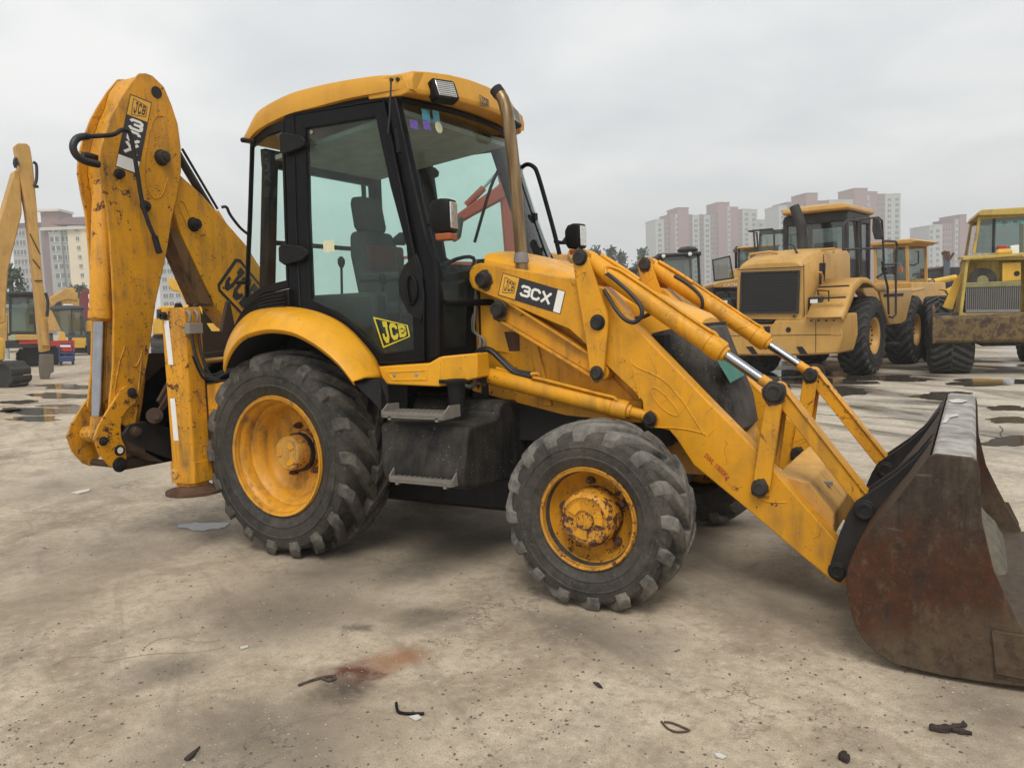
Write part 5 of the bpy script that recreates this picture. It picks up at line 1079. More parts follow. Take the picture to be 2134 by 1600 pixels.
litter('wire', 'thin wire arc above the long curling wire at the left', 'wire', lambda mb: mb.tube([gnd(*p)+V((0, 0, .003)) for p in ((300, 1350), (330, 1333), (370, 1328), (395, 1335), (420, 1339), (460, 1334))], .0011, 5, 6), STRAW)
litter('splinter', 'pale splinter on brown ground between the two wires and the rust stain', 'splinter', lambda mb: mb.prism([gnd(*p)+V((0, 0, .003)) for p in ((500, 1351), (516, 1347), (517, 1350), (502, 1354))], (0, 0, .006)), PAPER)
# ================================================================== OTHER MACHINES IN THE YARD
TAN = paint('tan_machine_paint', (.55, .315, .085), rough=.42, chip=.0, dirt=.22, wear=.0, scratch=0.)
TAN2 = paint('faded_tan_paint', (.54, .315, .085), rough=.55, chip=.3, dirt=.4, wear=.3, scratch=0.)
OLDY = paint('old_faded_yellow', (.50, .36, .085), rough=.6, chip=.5, dirt=.75, wear=.7, scratch=.3, dirtcol=(.16, .12, .07))
BRY = paint('bright_yellow_far', (.68, .40, .05), rough=.5, chip=.0, dirt=.25, wear=.0, scratch=0.)
REDP = paint('red_machine_paint', (.38, .05, .03), rough=.5, chip=.1, dirt=.25, wear=.1, scratch=0.)
CABG = glass('yard_cab_glass', (.42, .50, .48), refl=.2, dirt=.12); DKG = dusty('dark_machine_metal', (.02, .021, .023), amt=.25, rough=.5, bmp=0.)
GRILL = plain('black_grille_mesh', (.012, .012, .012), .7, 0., .4, 60); TYR = mk_rubber('yard_tyre_rubber', (.014, .014, .015), (.06, .055, .047), .8); TRD = mk_rubber('yard_tread_rubber', (.022, .022, .022), (.10, .092, .08), .9)
RUSTB = None
def mk_rustbeam():
    m, t, b = new_mat('flaking_rusty_beam'); co = objco(t); n = noise(t, co, 5, 9, .72); f = noise(t, co, 22, 6, .7)
    c = ramp(t, n, (.34, (.022, .013, .008)), (.46, (.07, .04, .022)), (.56, (.17, .115, .04)), (.66, (.05, .035, .025)))
    c = mixc(t, ramp(t, f, (.64, 0.), (.68, 1.)), c, (.36, .34, .28)); L(t, c, b.inputs['Base Color']); b.inputs['Roughness'].default_value = .8; bump(t, b, n, .4, .02); return m
RUSTB = mk_rustbeam()
def big_tyre(par, c, s, R, W, rr, mat=None, rim=None, lugs=22, seed=1, disc=True):
    m = MB(); c = V(c); ax = V((0, s, 0))
    m.lathe([(W*.40, rr), (W*.44, rr+.02), (W*.40, rr-.03), (W*.22, rr-.06), (W*.14, rr*.62), (W*.16, rr*.3), (W*.24, rr*.28), (W*.24, 0)], c, ax, 32, cap=False)
    w = m.build('wheel', rim or TAN, par, smooth=40)
    t = MB(); lm = MB(); tyre_mesh(t, lm, c, s, R, W, rr, lugs, .05, .34*s, 2*math.pi/lugs*.40, seed); t.v = [(a, b, max(z, .0)) for a, b, z in t.v]; lm.v = [(a, b, max(z, .0)) for a, b, z in lm.v]; t.build('tyre', mat or TYR, w, smooth=34); lm.build('tread', TRD, w, smooth=30, kind='stuff'); return w
def tubes(name, par, mat, *lines, r=.02, sm=0):
    m = MB()
    for l in lines: m.tube(l, r, 8, sm)
    return m.build(name, mat, par, smooth=60)

# ---- tan wheel loader seen from behind
FW = Frame((1.874, 13.42, 0), rad(79.6)); A = FW.at
WLr = thing('wheel_loader', 'clean tan wheel loader seen from behind, with black grille and tall exhaust', 'wheel loader', FW.M)
XRR = -2.1
def Q(pl, **k): return [FW.at(a, b, **k) for a, b in pl]
for x, yy, s in ((0, .05, -1), (0, 2.23, 1), (3.3, .05, -1), (3.3, 2.23, 1)):
    big_tyre(WLr, (x, yy, .80), s, .81, .60, .36, seed=int(x)+2)
m = MB(); m.box((1.6, 1.14, .75), (4.2, .9, .5)); m.build('frame', DKG, WLr, bevel=.03)
m = MB(); m.tube([(0, .2, .8), (0, 2.1, .8)], .2, 14, 0); m.tube([(3.3, .2, .8), (3.3, 2.1, .8)], .2, 14, 0); m.build('axle', DKG, WLr)
# counterweight
cw = Q([(1672, 657), (1753, 653), (1755, 700), (1745, 737), (1672, 741), (1519, 741), (1470, 738), (1450, 700), (1450, 664), (1560, 668), (1565, 676), (1610, 676), (1614, 666), (1672, 666)], x=XRR)
m = MB(); m.prism(cw, (.95, 0, 0)); cwo = m.build('counterweight', TAN, WLr, bevel=.06)
m = MB(); c = FW.at(1643, 687, x=XRR-.005); m.lathe([(0, .05), (.004, .05), (.004, 0)], c, (-1, 0, 0), 20); m.prism(Q([(1584, 681), (1605, 680), (1605, 693), (1584, 694)], x=XRR-.004), (-.004, 0, 0)); m.prism(Q([(1568, 668), (1611, 666), (1611, 671), (1568, 673)], x=XRR-.05), (-.004, 0, 0)); m.build('tow_hole', MT['dark'], cwo, smooth=0)
m = MB(); m.prism(Q([(1555, 722), (1568, 722), (1580, 738), (1568, 738)], x=XRR-.004), (-.01, 0, 0)); m.prism(Q([(1660, 722), (1672, 722), (1684, 738), (1668, 738)], x=XRR-.004), (-.01, 0, 0)); m.build('lifting_slot', MT['dark'], cwo, smooth=0)
m = MB(); m.prism(Q([(1731, 664), (1750, 663), (1750, 698), (1731, 699)], x=XRR-.012), (.02, 0, 0)); m.build('access_plate', TAN, cwo, bevel=.005)
# hood: rear face, rounded top, sides
hr = Q([(1533, 664), (1534, 600), (1537, 562), (1543, 552), (1556, 546), (1600, 542), (1655, 540), (1668, 543), (1675, 552), (1676, 600), (1675, 666)], x=XRR+.02)
def shift(pl, dx, dz, k=0.): return [V((p.x+dx, 1.14+(p.y-1.14)*(1+k), p.z+dz*max(0, (p.z-1.2)/1.1))) for p in pl]
m = MB(); m.loft([shift(hr, 0, -.06, -.05), shift(hr, .05, 0.), shift(hr, .6, .16, .05), shift(hr, 1.3, .24, .10), shift(hr, 2.4, .28, .13)]); hood = m.build('hood', TAN, WLr, smooth=35)
gr = Q([(1544, 567), (1667, 563), (1664, 653), (1541, 654)], x=XRR-.02); ci = sum(gr, V())/4
m = MB(); m.prism([ci+(p-ci)*.96 for p in gr], (.03, 0, 0)); g_ = m.build('radiator_grille', GRILL, WLr, smooth=0)
m = MB(); m.ring([p+V((-.02, 0, 0)) for p in gr], [ci+(p-ci)*.93+V((-.02, 0, 0)) for p in gr], (.05, 0, 0)); m.build('grille_frame', DKG, g_, bevel=.006)
for k in range(14):
    t = (k+.5)/14; a = gr[0].lerp(gr[3], t); b_ = gr[1].lerp(gr[2], t); m = MB(); m.bar(a.lerp(b_, .05)+V((-.004, 0, 0)), a.lerp(b_, .95)+V((-.004, 0, 0)), .012, .012); m.build('grille_bar', DKG, g_, smooth=0)
m = MB(); m.prism(Q([(1708, 548), (1720, 548), (1716, 640), (1706, 640)], y=.42), (0, -.01, 0)); m.build('side_vent', MT['dark'], hood, smooth=0)
tubes('handrail', WLr, TAN, Q([(1561, 540), (1563, 530), (1605, 525), (1622, 527), (1625, 537)], x=-1.6), r=.03); tubes('handrail', WLr, TAN, Q([(1705, 533), (1711, 520), (1739, 518), (1736, 528)], x=-1.0), r=.025); tubes('handrail', WLr, TAN, Q([(1702, 568), (1711, 568), (1714, 575), (1712, 650)], y=.35), r=.022)
tubes('handrail', WLr, DKG, Q([(1580, 527), (1577, 485), (1560, 482), (1610, 477), (1613, 482), (1614, 528)], x=-.5), Q([(1560, 482), (1571, 484), (1574, 527)], x=-.6), r=.02)
tubes('air_hose', WLr, DKG, Q([(1661, 560), (1661, 530), (1654, 512), (1642, 508)], x=-1.6), Q([(1655, 518), (1675, 545)], x=-1.6), r=.018)
# panel seams, latches, lamps and pins that the tail shows
SEAM = MT['dark']
for pl in ([(1536, 562), (1674, 556)], [(1675, 552), (1676, 660)]):
    MB().tube(Q(pl, x=XRR+.0), .008, 5, 0).build('panel_seam', SEAM, WLr)
for z in (0, 1): MB().tube([V((-1.2+1.2*z, .38, 1.3)), V((-1.2+1.2*z, .40, 2.45))], .008, 5, 0).build('panel_seam', SEAM, WLr)
MB().prism(Q([(1610, 541), (1629, 537), (1633, 540), (1614, 545)], x=XRR+.25), (.02, 0, .02)).build('hood_vent', SEAM, WLr)
for px in ((1550, 660), (1655, 659)): MB().lathe([(0, .025), (.02, .022), (.02, 0)], FW.at(*px, x=XRR-.0), (-1, 0, 0), 10).build('latch', DKG, WLr)
for k in range(4): MB().lathe([(0, .02), (.015, .018), (.015, 0)], FW.at(1690+16*k, 668, x=XRR-.002), (-1, 0, 0), 8).build('bolt', DKG, WLr)
MB().tube(Q([(1700, 668), (1700, 735)], x=XRR-.003), .006, 5, 0).build('panel_seam', SEAM, WLr)
MB().bar(FW.at(1500, 700, x=XRR-.004), FW.at(1753, 697, x=XRR-.004), .006, .008).build('panel_seam', SEAM, WLr)
for x_ in (0, 3.3):
    for i in range(12):
        a = i*math.pi/6; MB().lathe([(0, .022), (.03, .02), (.03, 0)], V((x_+math.cos(a)*.2, .05-.60*.235, .80+math.sin(a)*.2)), (0, -1, 0), 6).build('wheel_nut', DKG, WLr, smooth=0)
# exhaust
m = MB(); e = Q([(1673, 532), (1670, 470), (1665, 455), (1655, 430)], x=-.35); m.tube(e, .105, 16, 0); m.build('exhaust_stack', DKG, WLr, smooth=60)
# tail lamps
for px0 in ((1683, 619, 1714, 651), (1500, 622, 1524, 650)):
    a, b_ = FW.at(px0[0], px0[1], x=-1.95), FW.at(px0[2], px0[3], x=-1.95); cy2 = (a.y+b_.y)/2; cz2 = (a.z+b_.z)/2; dy_, dz_ = abs(a.y-b_.y), abs(a.z-b_.z)
    m = MB(); m.box((-1.80, cy2, cz2), (.28, dy_, dz_)); lb = m.build('tail_lamp', DKG, WLr, bevel=.03)
    m = MB(); m.box((-1.945, cy2+.02, cz2+dz_*.22), (.02, dy_*.5, dz_*.24)); m.build('lens', MT['mir'], lb, smooth=0); m = MB(); m.box((-1.945, cy2+.02, cz2-dz_*.12), (.02, dy_*.5, dz_*.20)); m.build('lens', MT['red'], lb, smooth=0)
    tubes('lamp_guard', lb, DKG, [V((-1.7, b_.y-.0, b_.z)), V((-1.9, b_.y-.10, b_.z+.05)), V((-1.9, b_.y-.10, a.z+.1)), V((-1.8, cy2, a.z+.12)), V((-1.75, cy2, a.z))], r=.016)
# rear mudguard
Fo = Q([(1716, 668), (1722, 625), (1735, 598), (1752, 583), (1805, 581), (1818, 588), (1826, 598), (1850, 600)], y=-.28); 
Fl = Q([(1757, 672), (1770, 640), (1782, 606), (1797, 590), (1808, 590), (1818, 596), (1828, 606), (1850, 607)], y=-.30)
Fu = [p+V((-.02, .03, .10)) for p in Fl]; Fi = [V((p.x-.05, .36, p.z+.10)) for p in Fl]
m = MB(); m.grid([Fi, Fu, Fl]); m.build('mudguard', TAN, WLr, smooth=40, solid=.03)
for z in (1, 2):
    m = MB(); a_ = FW.at(1772, 600, y=-.3) if z == 1 else FW.at(1765, 624, y=-.3); m.bar(a_+V((-.08, 0, .04)), a_+V((-.10, .55, .04)), .06, .03); m.build('mudguard_step', MT['dark'], WLr, smooth=0)
m = MB(); m.box((-.9, .25, .72), (.5, .35, .35)); m.bar(FW.at(1738, 704, x=-1.2), FW.at(1757, 702, x=-1.2), .05, .06); m.build('battery_box', DKG, WLr, bevel=.02)
# front mudguard and bucket
m = MB(); m.prism([V((p.x, -.28, p.z)) for p in Q([(1834, 606), (1903, 602), (1901, 615), (1888, 668), (1878, 675), (1853, 676)], y=-.28)], (0, .06, 0)); m.prism([V((2.6, -.25, 1.66)), V((3.9, -.25, 1.74)), V((3.9, .4, 1.74)), V((2.6, .4, 1.66))], (0, 0, .05)); fm = m.build('mudguard', TAN, WLr, bevel=.02)
m = MB(); m.prism(Q([(1842, 613), (1883, 611), (1882, 617), (1841, 619)], y=-.285), (0, -.004, 0)); m.build('slot', MT['dark'], fm, smooth=0)
bx = 5.0; m = MB(); m.loft([[V((bx+a, y, z)) for a, z in ((0, 1.35), (.25, 1.45), (1.0, .9), (1.1, .1), (.1, .1), (-.15, .5))] for y in (-.35, 2.6)]); m.build('bucket', TAN, WLr, bevel=.04)
m = MB(); m.bar((2.2, .75, 1.9), (4.9, .75, .7), .2, .4); m.bar((2.2, 1.55, 1.9), (4.9, 1.55, .7), .2, .4); m.build('lift_arms', TAN, WLr, bevel=.03)
# cab
y0, y1, x0, x1 = .50, 1.80, .45, 1.95
zb, zt = FW.at(1757, 575, x=x0).z-.15, FW.at(1757, 441, x=x0).z-.04
m = MB()
for x, y in ((x0, y0), (x0, y1), (x1, y0), (x1, y1), (x0+.75, y0)): m.box((x, y, (zb+zt)/2), (.10, .10, zt-zb))
m.box((x0, (y0+y1)/2, zt-.05), (.1, y1-y0, .22)); m.box((x1, (y0+y1)/2, zt-.05), (.1, y1-y0, .2)); m.box(((x0+x1)/2, y0, zt-.05), (x1-x0, .09, .2)); m.box(((x0+x1)/2, y1, zt-.05), (x1-x0, .09, .2)); m.box(((x0+x1)/2, (y0+y1)/2, zb-.05), (x1-x0, y1-y0, .1)); m.box((x0, (y0+y1)/2, zb+.12), (.1, y1-y0, .3))
cabo = m.build('cab', DKG, WLr, bevel=.02)
m = MB(); m.box(((x0+x1)/2, y0+.02, zb+.28), (x1-x0-.1, .03, .55)); m.build('door_panel', DKG, cabo, bevel=.01)
for nm, pl in (('rear_window', [(x0, y0+.06, zb+.2), (x0, y1-.06, zb+.2), (x0, y1-.06, zt-.16), (x0, y0+.06, zt-.16)]), ('windscreen', [(x1, y0+.06, zb), (x1, y1-.06, zb), (x1, y1-.06, zt-.16), (x1, y0+.06, zt-.16)]), ('side_window', [(x0+.06, y0-.01, zb+.5), (x1-.06, y0-.01, zb+.5), (x1-.06, y0-.01, zt-.16), (x0+.06, y0-.01, zt-.16)]), ('side_window', [(x0+.06, y1+.01, zb+.3), (x1-.06, y1+.01, zb+.3), (x1-.06, y1+.01, zt-.16), (x0+.06, y1+.01, zt-.16)])):
    m = MB(); m.add(pl, [[0, 1, 2, 3]]); m.build(nm, CABG, cabo, smooth=0)
rf = Q([(1642, 446), (1668, 438), (1773, 428), (1817, 440), (1807, 446)], x=.2)
m = MB(); m.loft([[V((x, y, z)) for x, y in ((.2-e, y0-.10-e), (2.1+e, y0-.10-e), (2.1+e, y1+.0+e), (.2-e, y1+.0+e))] for z, e in ((zt+.06, -.04), (zt+.10, 0), (zt+.19, -.03), (zt+.24, -.22))]); m.build('cab_roof', TAN, WLr, bevel=.02)
m = MB(); m.box((.95, 1.1, zb+.55), (.14, .52, .75)); m.box((1.15, 1.1, zb+.2), (.5, .5, .16)); m.build('seat', MT['seat'], cabo, bevel=.06)
# open left door, mirrors and ladder rails
dz0, dz1 = zb+.05, zt-.2
m = MB(); dd = [V((x0+.1, y1+.05, dz0)), V((x0-.15, y1+.62, dz0)), V((x0-.15, y1+.55, dz1)), V((x0+.1, y1+.05, dz1))]; cd = sum(dd, V())/4; m.ring(dd, [cd+(p-cd)*.84 for p in dd], (.05, 0, 0)); do = m.build('open_door', DKG, cabo, bevel=.01)
m = MB(); m.add(dd, [[0, 1, 2, 3]]); m.build('pane', CABG, do, smooth=0)
mp = [(1818, 456), (1832, 455), (1840, 492), (1836, 499), (1822, 499), (1817, 480)]
m = MB(); m.prism(Q(mp, x=.3), (.06, 0, 0)); mr = m.build('mirror', DKG, WLr, bevel=.015)
tubes('handrail', WLr, DKG, Q([(1757, 520), (1757, 470), (1765, 460), (1830, 453), (1838, 460), (1841, 520), (1842, 560)], y=-.1), Q([(1757, 520), (1838, 517)], y=-.1), Q([(1793, 460), (1795, 575)], y=-.1), Q([(1779, 452), (1784, 520), (1790, 578)], y=.1), r=.022)
tubes('ladder_rail', WLr, DKG, Q([(1840, 505), (1845, 502), (1866, 503), (1870, 510), (1867, 560), (1867, 655), (1860, 662), (1853, 660)], y=-.35), Q([(1838, 545), (1850, 600), (1852, 655)], y=-.35), Q([(1842, 552), (1866, 550)], y=-.35), Q([(1828, 578), (1850, 562), (1864, 570)], y=-.3), r=.024)
m = MB(); m.prism(Q([(1846, 557), (1866, 554), (1864, 570), (1850, 572)], y=-.32), (0, .1, 0)); m.build('tool_box', DKG, WLr, bevel=.01)
for z in (.55, .95):
    m = MB(); m.box((1.65, -.1, z), (.5, .25, .05)); m.build('ladder_step', DKG, WLr, bevel=.005)

# ---- old yellow loader, rear view, right edge of the photo
FR = Frame((3.533, 13.216, 0), rad(119.86-24)); B = FR.at
RL = thing('old_wheel_loader', 'old faded yellow loader with bare radiator and flaking rusty rear beam', 'wheel loader', FR.M)
ty = B(1985, 770, x=.1).y
for yy, s in ((ty, 1), (ty-2.0, -1)): big_tyre(RL, (.72, yy, .60), s, .62, .78, .28, rim=OLDY, seed=7)
big_tyre(RL, (4.1, ty, .78), 1, .80, .62, .33, rim=OLDY, seed=8); big_tyre(RL, (4.1, ty-2.0, .78), -1, .80, .62, .33, rim=OLDY, seed=9)
m = MB(); m.box((2.6, ty-1.0, .8), (4.6, 1.0, .5)); m.build('frame', DKG, RL, bevel=.03)
zt_, zb_ = B(1960, 658, x=0).z, B(1955, 716, x=0).z; yl = B(1943, 690, x=0).y; yr_ = -2.62
m = MB(); m.loft([[V((x, y, z)) for x, z in ((0, zb_+.05), (.05, zb_), (.55, zb_-.02), (.6, zt_-.02), (.12, zt_), (.0, zt_-.05))] for y in (yl-.02, yr_)]); bm_ = m.build('rear_beam', RUSTB, RL, bevel=.02)
m = MB(); m.prism([V((.0, yl, z)) if k else V((.0, yl, z)) for k, z in ((0, zb_+.0), (1, zt_-.06))]+[V((.06, yl, zt_+.16)), V((.18, yl, zt_+.22)), V((.28, yl, zt_+.12)), V((.5, yl, zt_-.1)), V((.6, yl, zb_))], (0, -.05, 0)); m.build('beam_end_plate', RUSTB, bm_, bevel=.01)
hx = .45
hl = [B(a, b, x=hx) for a, b in ((1998, 658), (2012, 545), (2016, 538), (2150, 534), (2150, 658))]
ho = hl; hi_ = [B(a, b, x=hx) for a, b in ((2006, 652), (2019, 548), (2024, 543), (2140, 541), (2140, 652))]
m = MB(); m.ring(ho, hi_, (.9, 0, 0)); m.prism([B(a, b, x=hx+.25) for a, b in ((2008, 655), (2018, 543), (2142, 540), (2142, 655))], (.03, 0, 0)); hs = m.build('hood', OLDY, RL, bevel=.012)
m = MB(); m.prism([V((hx-.06, p.y, p.z)) for p in (hl[1]+V((0, .05, .02)), hl[3]+V((0, 0, .02)), hl[3]+V((0, 0, .06)), hl[1]+V((0, .03, .08)))], (1.2, 0, .08)); m.build('hood_lid', OLDY, hs, bevel=.01)
ra = [B(a, b, x=hx+.02) for a, b in ((2012, 598), (2128, 594), (2126, 651), (2011, 652))]
m = MB(); m.prism(ra, (.12, 0, 0)); rdo = m.build('radiator_core', plain('grey_radiator_fins', (.07, .068, .06), .7, .2, .3, 40), RL, smooth=0)
for k in range(26):
    t = (k+.5)/26; a, b_ = ra[0].lerp(ra[1], t), ra[3].lerp(ra[2], t); m = MB(); m.bar(a.lerp(b_, .04)+V((-.006, 0, 0)), a.lerp(b_, .96)+V((-.006, 0, 0)), .012, .012, (1, 0, 0)); m.build('radiator_fin', MT['steel'], rdo, smooth=0)
OL = plain('olive_tank', (.22, .20, .085), .6, 0., .2, 10)
m = MB(); a, b_ = B(2013, 589, x=hx), B(2128, 585, x=hx); m.prism([a, b_, B(2128, 597, x=hx), B(2012, 600, x=hx)], (.14, 0, 0)); m.build('header_tank', OL, rdo, bevel=.015)
m = MB(); a, b_ = B(2013, 646, x=hx), B(2126, 645, x=hx); m.prism([a+V((-.01, 0, 0)), b_+V((-.01, 0, 0)), B(2126, 652, x=hx-.01), B(2012, 653, x=hx-.01)], (.14, 0, 0)); m.build('bottom_tank', MT['steel'], rdo, bevel=.01)
cfan = B(2047, 585, x=hx+.14); m = MB(); m.lathe([(0, .24), (.04, .25), (.04, .1), (0, .1)], cfan, (-1, 0, 0), 28); m.build('fan_shroud', MT['rubber'], hs); m = MB(); m.lathe([(.0, .1), (.06, .1), (.07, .02), (.07, 0)], cfan, (-1, 0, 0), 20); m.build('fan_hub', OL, hs)
m = MB(); m.prism([B(a, b, x=hx+.08) for a, b in ((2089, 548), (2128, 546), (2128, 584), (2088, 587))], (.03, 0, 0)); fl_ = m.build('inner_panel', BRY, RL, bevel=.01); m = MB(); m.lathe([(0, .05), (.006, .05), (.006, 0)], B(2119, 570, x=hx+.078), (-1, 0, 0), 18); m.build('hole', MT['dark'], fl_)
m = MB(); m.prism([B(a, b, x=.8) for a, b in ((2007, 565), (1990, 582), (1975, 617), (1964, 640), (1985, 646), (2003, 590))], (.05, 0, 0)); m.prism([B(a, b, x=.9) for a, b in ((1958, 603), (1972, 601), (1978, 616), (1972, 606))], (.5, 0, 0)); m.build('side_mudguard', BRY, RL, bevel=.02)
tubes('handrail', RL, OLDY, [B(a, b, x=1.2) for a, b in ((2005, 572), (2003, 548), (2010, 540))], r=.03)
# its cab
cx0 = 1.3; c4 = [B(a, b, x=cx0) for a, b in ((2026, 528), (2040, 447), (2160, 438), (2160, 528))]
ins4 = [B(a, b, x=cx0) for a, b in ((2033, 527), (2044, 458), (2152, 449), (2152, 526))]
m = MB(); m.ring(c4, ins4, (.08, 0, 0)); cb = m.build('cab', OLDY, RL, bevel=.01)
m = MB(); m.ring([p+V((1.5, 0, 0)) for p in c4], [p+V((1.5, 0, 0)) for p in ins4], (.08, 0, 0)); m.build('windscreen_frame', OLDY, cb, bevel=.01)
m = MB(); m.prism([p+V((.03, 0, 0)) for p in ins4], (.01, 0, 0)); m.build('rear_window', CABG, cb, smooth=0)
m = MB(); rf = [B(a, b, x=cx0-.1) for a, b in ((2037, 450), (2041, 440), (2046, 437), (2160, 430), (2160, 446))]; m.prism(rf, (1.9, 0, 0)); m.build('cab_roof', OLDY, cb, bevel=.02)
m = MB(); m.tube([B(2072, 455, x=cx0+.03), B(2070, 527, x=cx0+.03)], .03, 6, 0); m.build('window_bar', DKG, cb)
text_mesh('lettering', '20  77  76', [B(a, b, x=cx0-.004) for a, b in ((2075, 463), (2133, 459), (2133, 467), (2075, 471))], plain('teal_print', (.12, .42, .40), .5), cb, .0)
m = MB(); m.prism([B(a, b, x=1.0) for a, b in ((2080, 512), (2098, 511), (2098, 524), (2080, 525))], (.15, 0, 0)); m.build('lamp_box', MT['red'], RL, smooth=0, bevel=.01)
m = MB(); m.prism([B(a, b, x=.95) for a, b in ((2106, 512), (2124, 510), (2124, 532), (2106, 532))], (.15, 0, 0)); m.build('white_box', MT['white'], RL, bevel=.01)
m = MB(); m.lathe([(-.14, .03), (-.1, .07), (.1, .07), (.14, .03)], B(2092, 526, x=.8), (0, 1, 0), 14); m.build('yellow_beacon', BRY, RL)

# ---- small helper for partly hidden machines: cabs with glazing
def glazed_cab(par, fr, pxl, x, depth, frame_m, glass_m, t=.12, roof=None, roof_m=None, over=.1):
    q = [fr.at(a, b, x=x) for a, b in pxl]; c = sum(q, V())/4; i = [c+(p-c)*(1-t) for p in q]
    m = MB(); m.ring(q, i, (.06, 0, 0)); m.ring([p+V((depth, 0, 0)) for p in q], [p+V((depth, 0, 0)) for p in i], (.06, 0, 0))
    for k in range(4): m.bar(q[k]+V((.05, 0, 0)), q[k]+V((depth, 0, 0)), .09, .09)
    o = m.build('cab', frame_m, par, bevel=.01)
    for nm, pl in (('pane', [p+V((.03, 0, 0)) for p in i]), ('pane', [p+V((depth+.03, 0, 0)) for p in i]), ('side_pane', [q[0]+V((.06, 0, 0)), q[0]+V((depth, 0, 0)), q[3]+V((depth, 0, 0)), q[3]+V((.06, 0, 0))]), ('side_pane', [q[1]+V((.06, 0, 0)), q[1]+V((depth, 0, 0)), q[2]+V((depth, 0, 0)), q[2]+V((.06, 0, 0))])):
        mm = MB(); mm.add(pl, [[0, 1, 2, 3]]); mm.build(nm, glass_m, o, smooth=0)
    if roof:
        r = [fr.at(a, b, x=x-over) for a, b in roof]; m = MB(); m.prism(r, (depth+2*over, 0, 0)); m.build('cab_roof', roof_m or frame_m, par, bevel=.03)
    return o
def cam_frame(px, depth, turn=0.):       # a frame standing on the ground, its x axis pointing away along the line of sight
    p = ahead(px, depth); d = p-CAM_POS; return Frame(p, math.atan2(d.y, d.x)+turn)
def ppts(fr, pl, x): return [fr.at(a, b, x=x) for a, b in pl]
def block(par, name, fr, pl, x, d, mat, bevel=.03):
    m = MB(); m.prism(ppts(fr, pl, x), (d, 0, 0)); return m.build(name, mat, par, bevel=bevel)

# ---- machine with the open black cab door, behind the crowd rams
F1 = cam_frame(1450, 19.5, rad(8)); M1 = thing('motor_grader', 'tan machine with black square cab, open door and mushroom cap on its roof', 'construction machine', F1.M)
glazed_cab(M1, F1, [(1380, 592), (1376, 532), (1458, 528), (1461, 598)], -.3, 1.4, DKG, CABG, .13, [(1372, 536), (1375, 529), (1460, 524), (1462, 531)], DKG)
c = F1.at(1433, 523, x=.3); m = MB(); m.lathe([(-.02, .24), (.03, .25), (.09, .17), (.11, 0)], c, (0, 0, 1), 24); m.build('air_intake_cap', DKG, M1)
for px in ((1382, 534), (1437, 530)):
    m = MB(); m.lathe([(.0, .06), (.1, .07), (.11, .055), (.10, 0)], F1.at(*px, x=-.38)+V((.02, 0, 0)), (-1, 0, 0), 14); l_ = m.build('roof_lamp', DKG, M1); m = MB(); m.lathe([(.101, .055), (.115, .04), (.118, 0)], F1.at(*px, x=-.38)+V((.02, 0, 0)), (-1, 0, 0), 14); m.build('lens', MT['mir'], l_)
dq = ppts(F1, [(1484, 541), (1522, 532), (1530, 581), (1488, 587)], -.6); cd = sum(dq, V())/4
m = MB(); m.ring(dq, [cd+(p-cd)*.86 for p in dq], (.05, 0, 0)); o = m.build('open_door', DKG, M1, bevel=.01); m = MB(); m.add(dq, [[0, 1, 2, 3]]); m.build('pane', CABG, o, smooth=0)
block(M1, 'engine_hood', F1, [(1486, 594), (1536, 588), (1560, 620), (1560, 660), (1490, 660)], .2, 2.5, DKG); block(M1, 'hood_top', F1, [(1486, 592), (1500, 586), (1545, 578), (1560, 600), (1486, 600)], .12, 2.5, TAN)
text_mesh('lettering', 'CATERPILLAR', ppts(F1, [(1508, 592), (1572, 587), (1572, 593), (1508, 598)], .10), MT['white'], M1, .0)
block(M1, 'cab_base', F1, [(1380, 594), (1462, 598), (1480, 660), (1380, 660)], -.2, 1.6, TAN2)
block(M1, 'chassis', F1, [(1370, 655), (1560, 652), (1560, 700), (1370, 705)], .0, 2.5, DKG)
for yy in (.9, -1.0): big_tyre(M1, (.4, yy, .65), 1 if yy > 0 else -1, .65, .42, .3, seed=3)
tubes('mirror_frame', M1, DKG, ppts(F1, [(1492, 625), (1494, 612), (1506, 610), (1510, 618)], -.6), r=.02)

# ---- machine with tan roof just left of the wheel loader cab
F2 = cam_frame(1590, 24, rad(5)); M2 = thing('yard_loader', 'loader with dark cab under thin tan roof, half hidden left of the grilled loader', 'wheel loader', F2.M)
glazed_cab(M2, F2, [(1538, 562), (1537, 516), (1622, 510), (1624, 560)], 0, 1.5, DKG, CABG, .12, [(1535, 519), (1536, 515), (1625, 507), (1628, 512)], TAN); block(M2, 'body', F2, [(1530, 560), (1640, 556), (1640, 640), (1530, 644)], -.3, 3, TAN2)
for yy in (.9, -.9): big_tyre(M2, (.6, yy, .75), 1 if yy > 0 else -1, .75, .5, .3, seed=4)

# ---- tan cab behind the wheel loader on the right
F3 = cam_frame(1865, 22, rad(-20)); M3 = thing('yard_loader', 'tan loader with square tan cab and box roof, behind the tail of the grilled loader', 'wheel loader', F3.M)
glazed_cab(M3, F3, [(1822, 590), (1820, 512), (1892, 507), (1894, 592)], 0, 1.4, TAN, CABG, .16, [(1808, 514), (1808, 506), (1898, 497), (1914, 501), (1898, 508)], TAN); block(M3, 'body', F3, [(1815, 590), (1902, 588), (1906, 660), (1815, 664)], -.2, 2.6, TAN)
for yy in (.9, -.9): big_tyre(M3, (.6, yy, .75), 1 if yy > 0 else -1, .75, .5, .3, seed=4)
tubes('mirror_frame', M3, DKG, ppts(F3, [(1908, 524), (1914, 523), (1914, 548), (1904, 553), (1897, 552)], -.2), r=.02); block(M3, 'chassis', F3, [(1818, 662), (1904, 660), (1904, 700), (1818, 703)], .1, 2.4, DKG); block(M3, 'indicator', F3, [(1872, 556), (1879, 555), (1879, 568), (1872, 568)], -.3, .1, MT['orange'], .01)

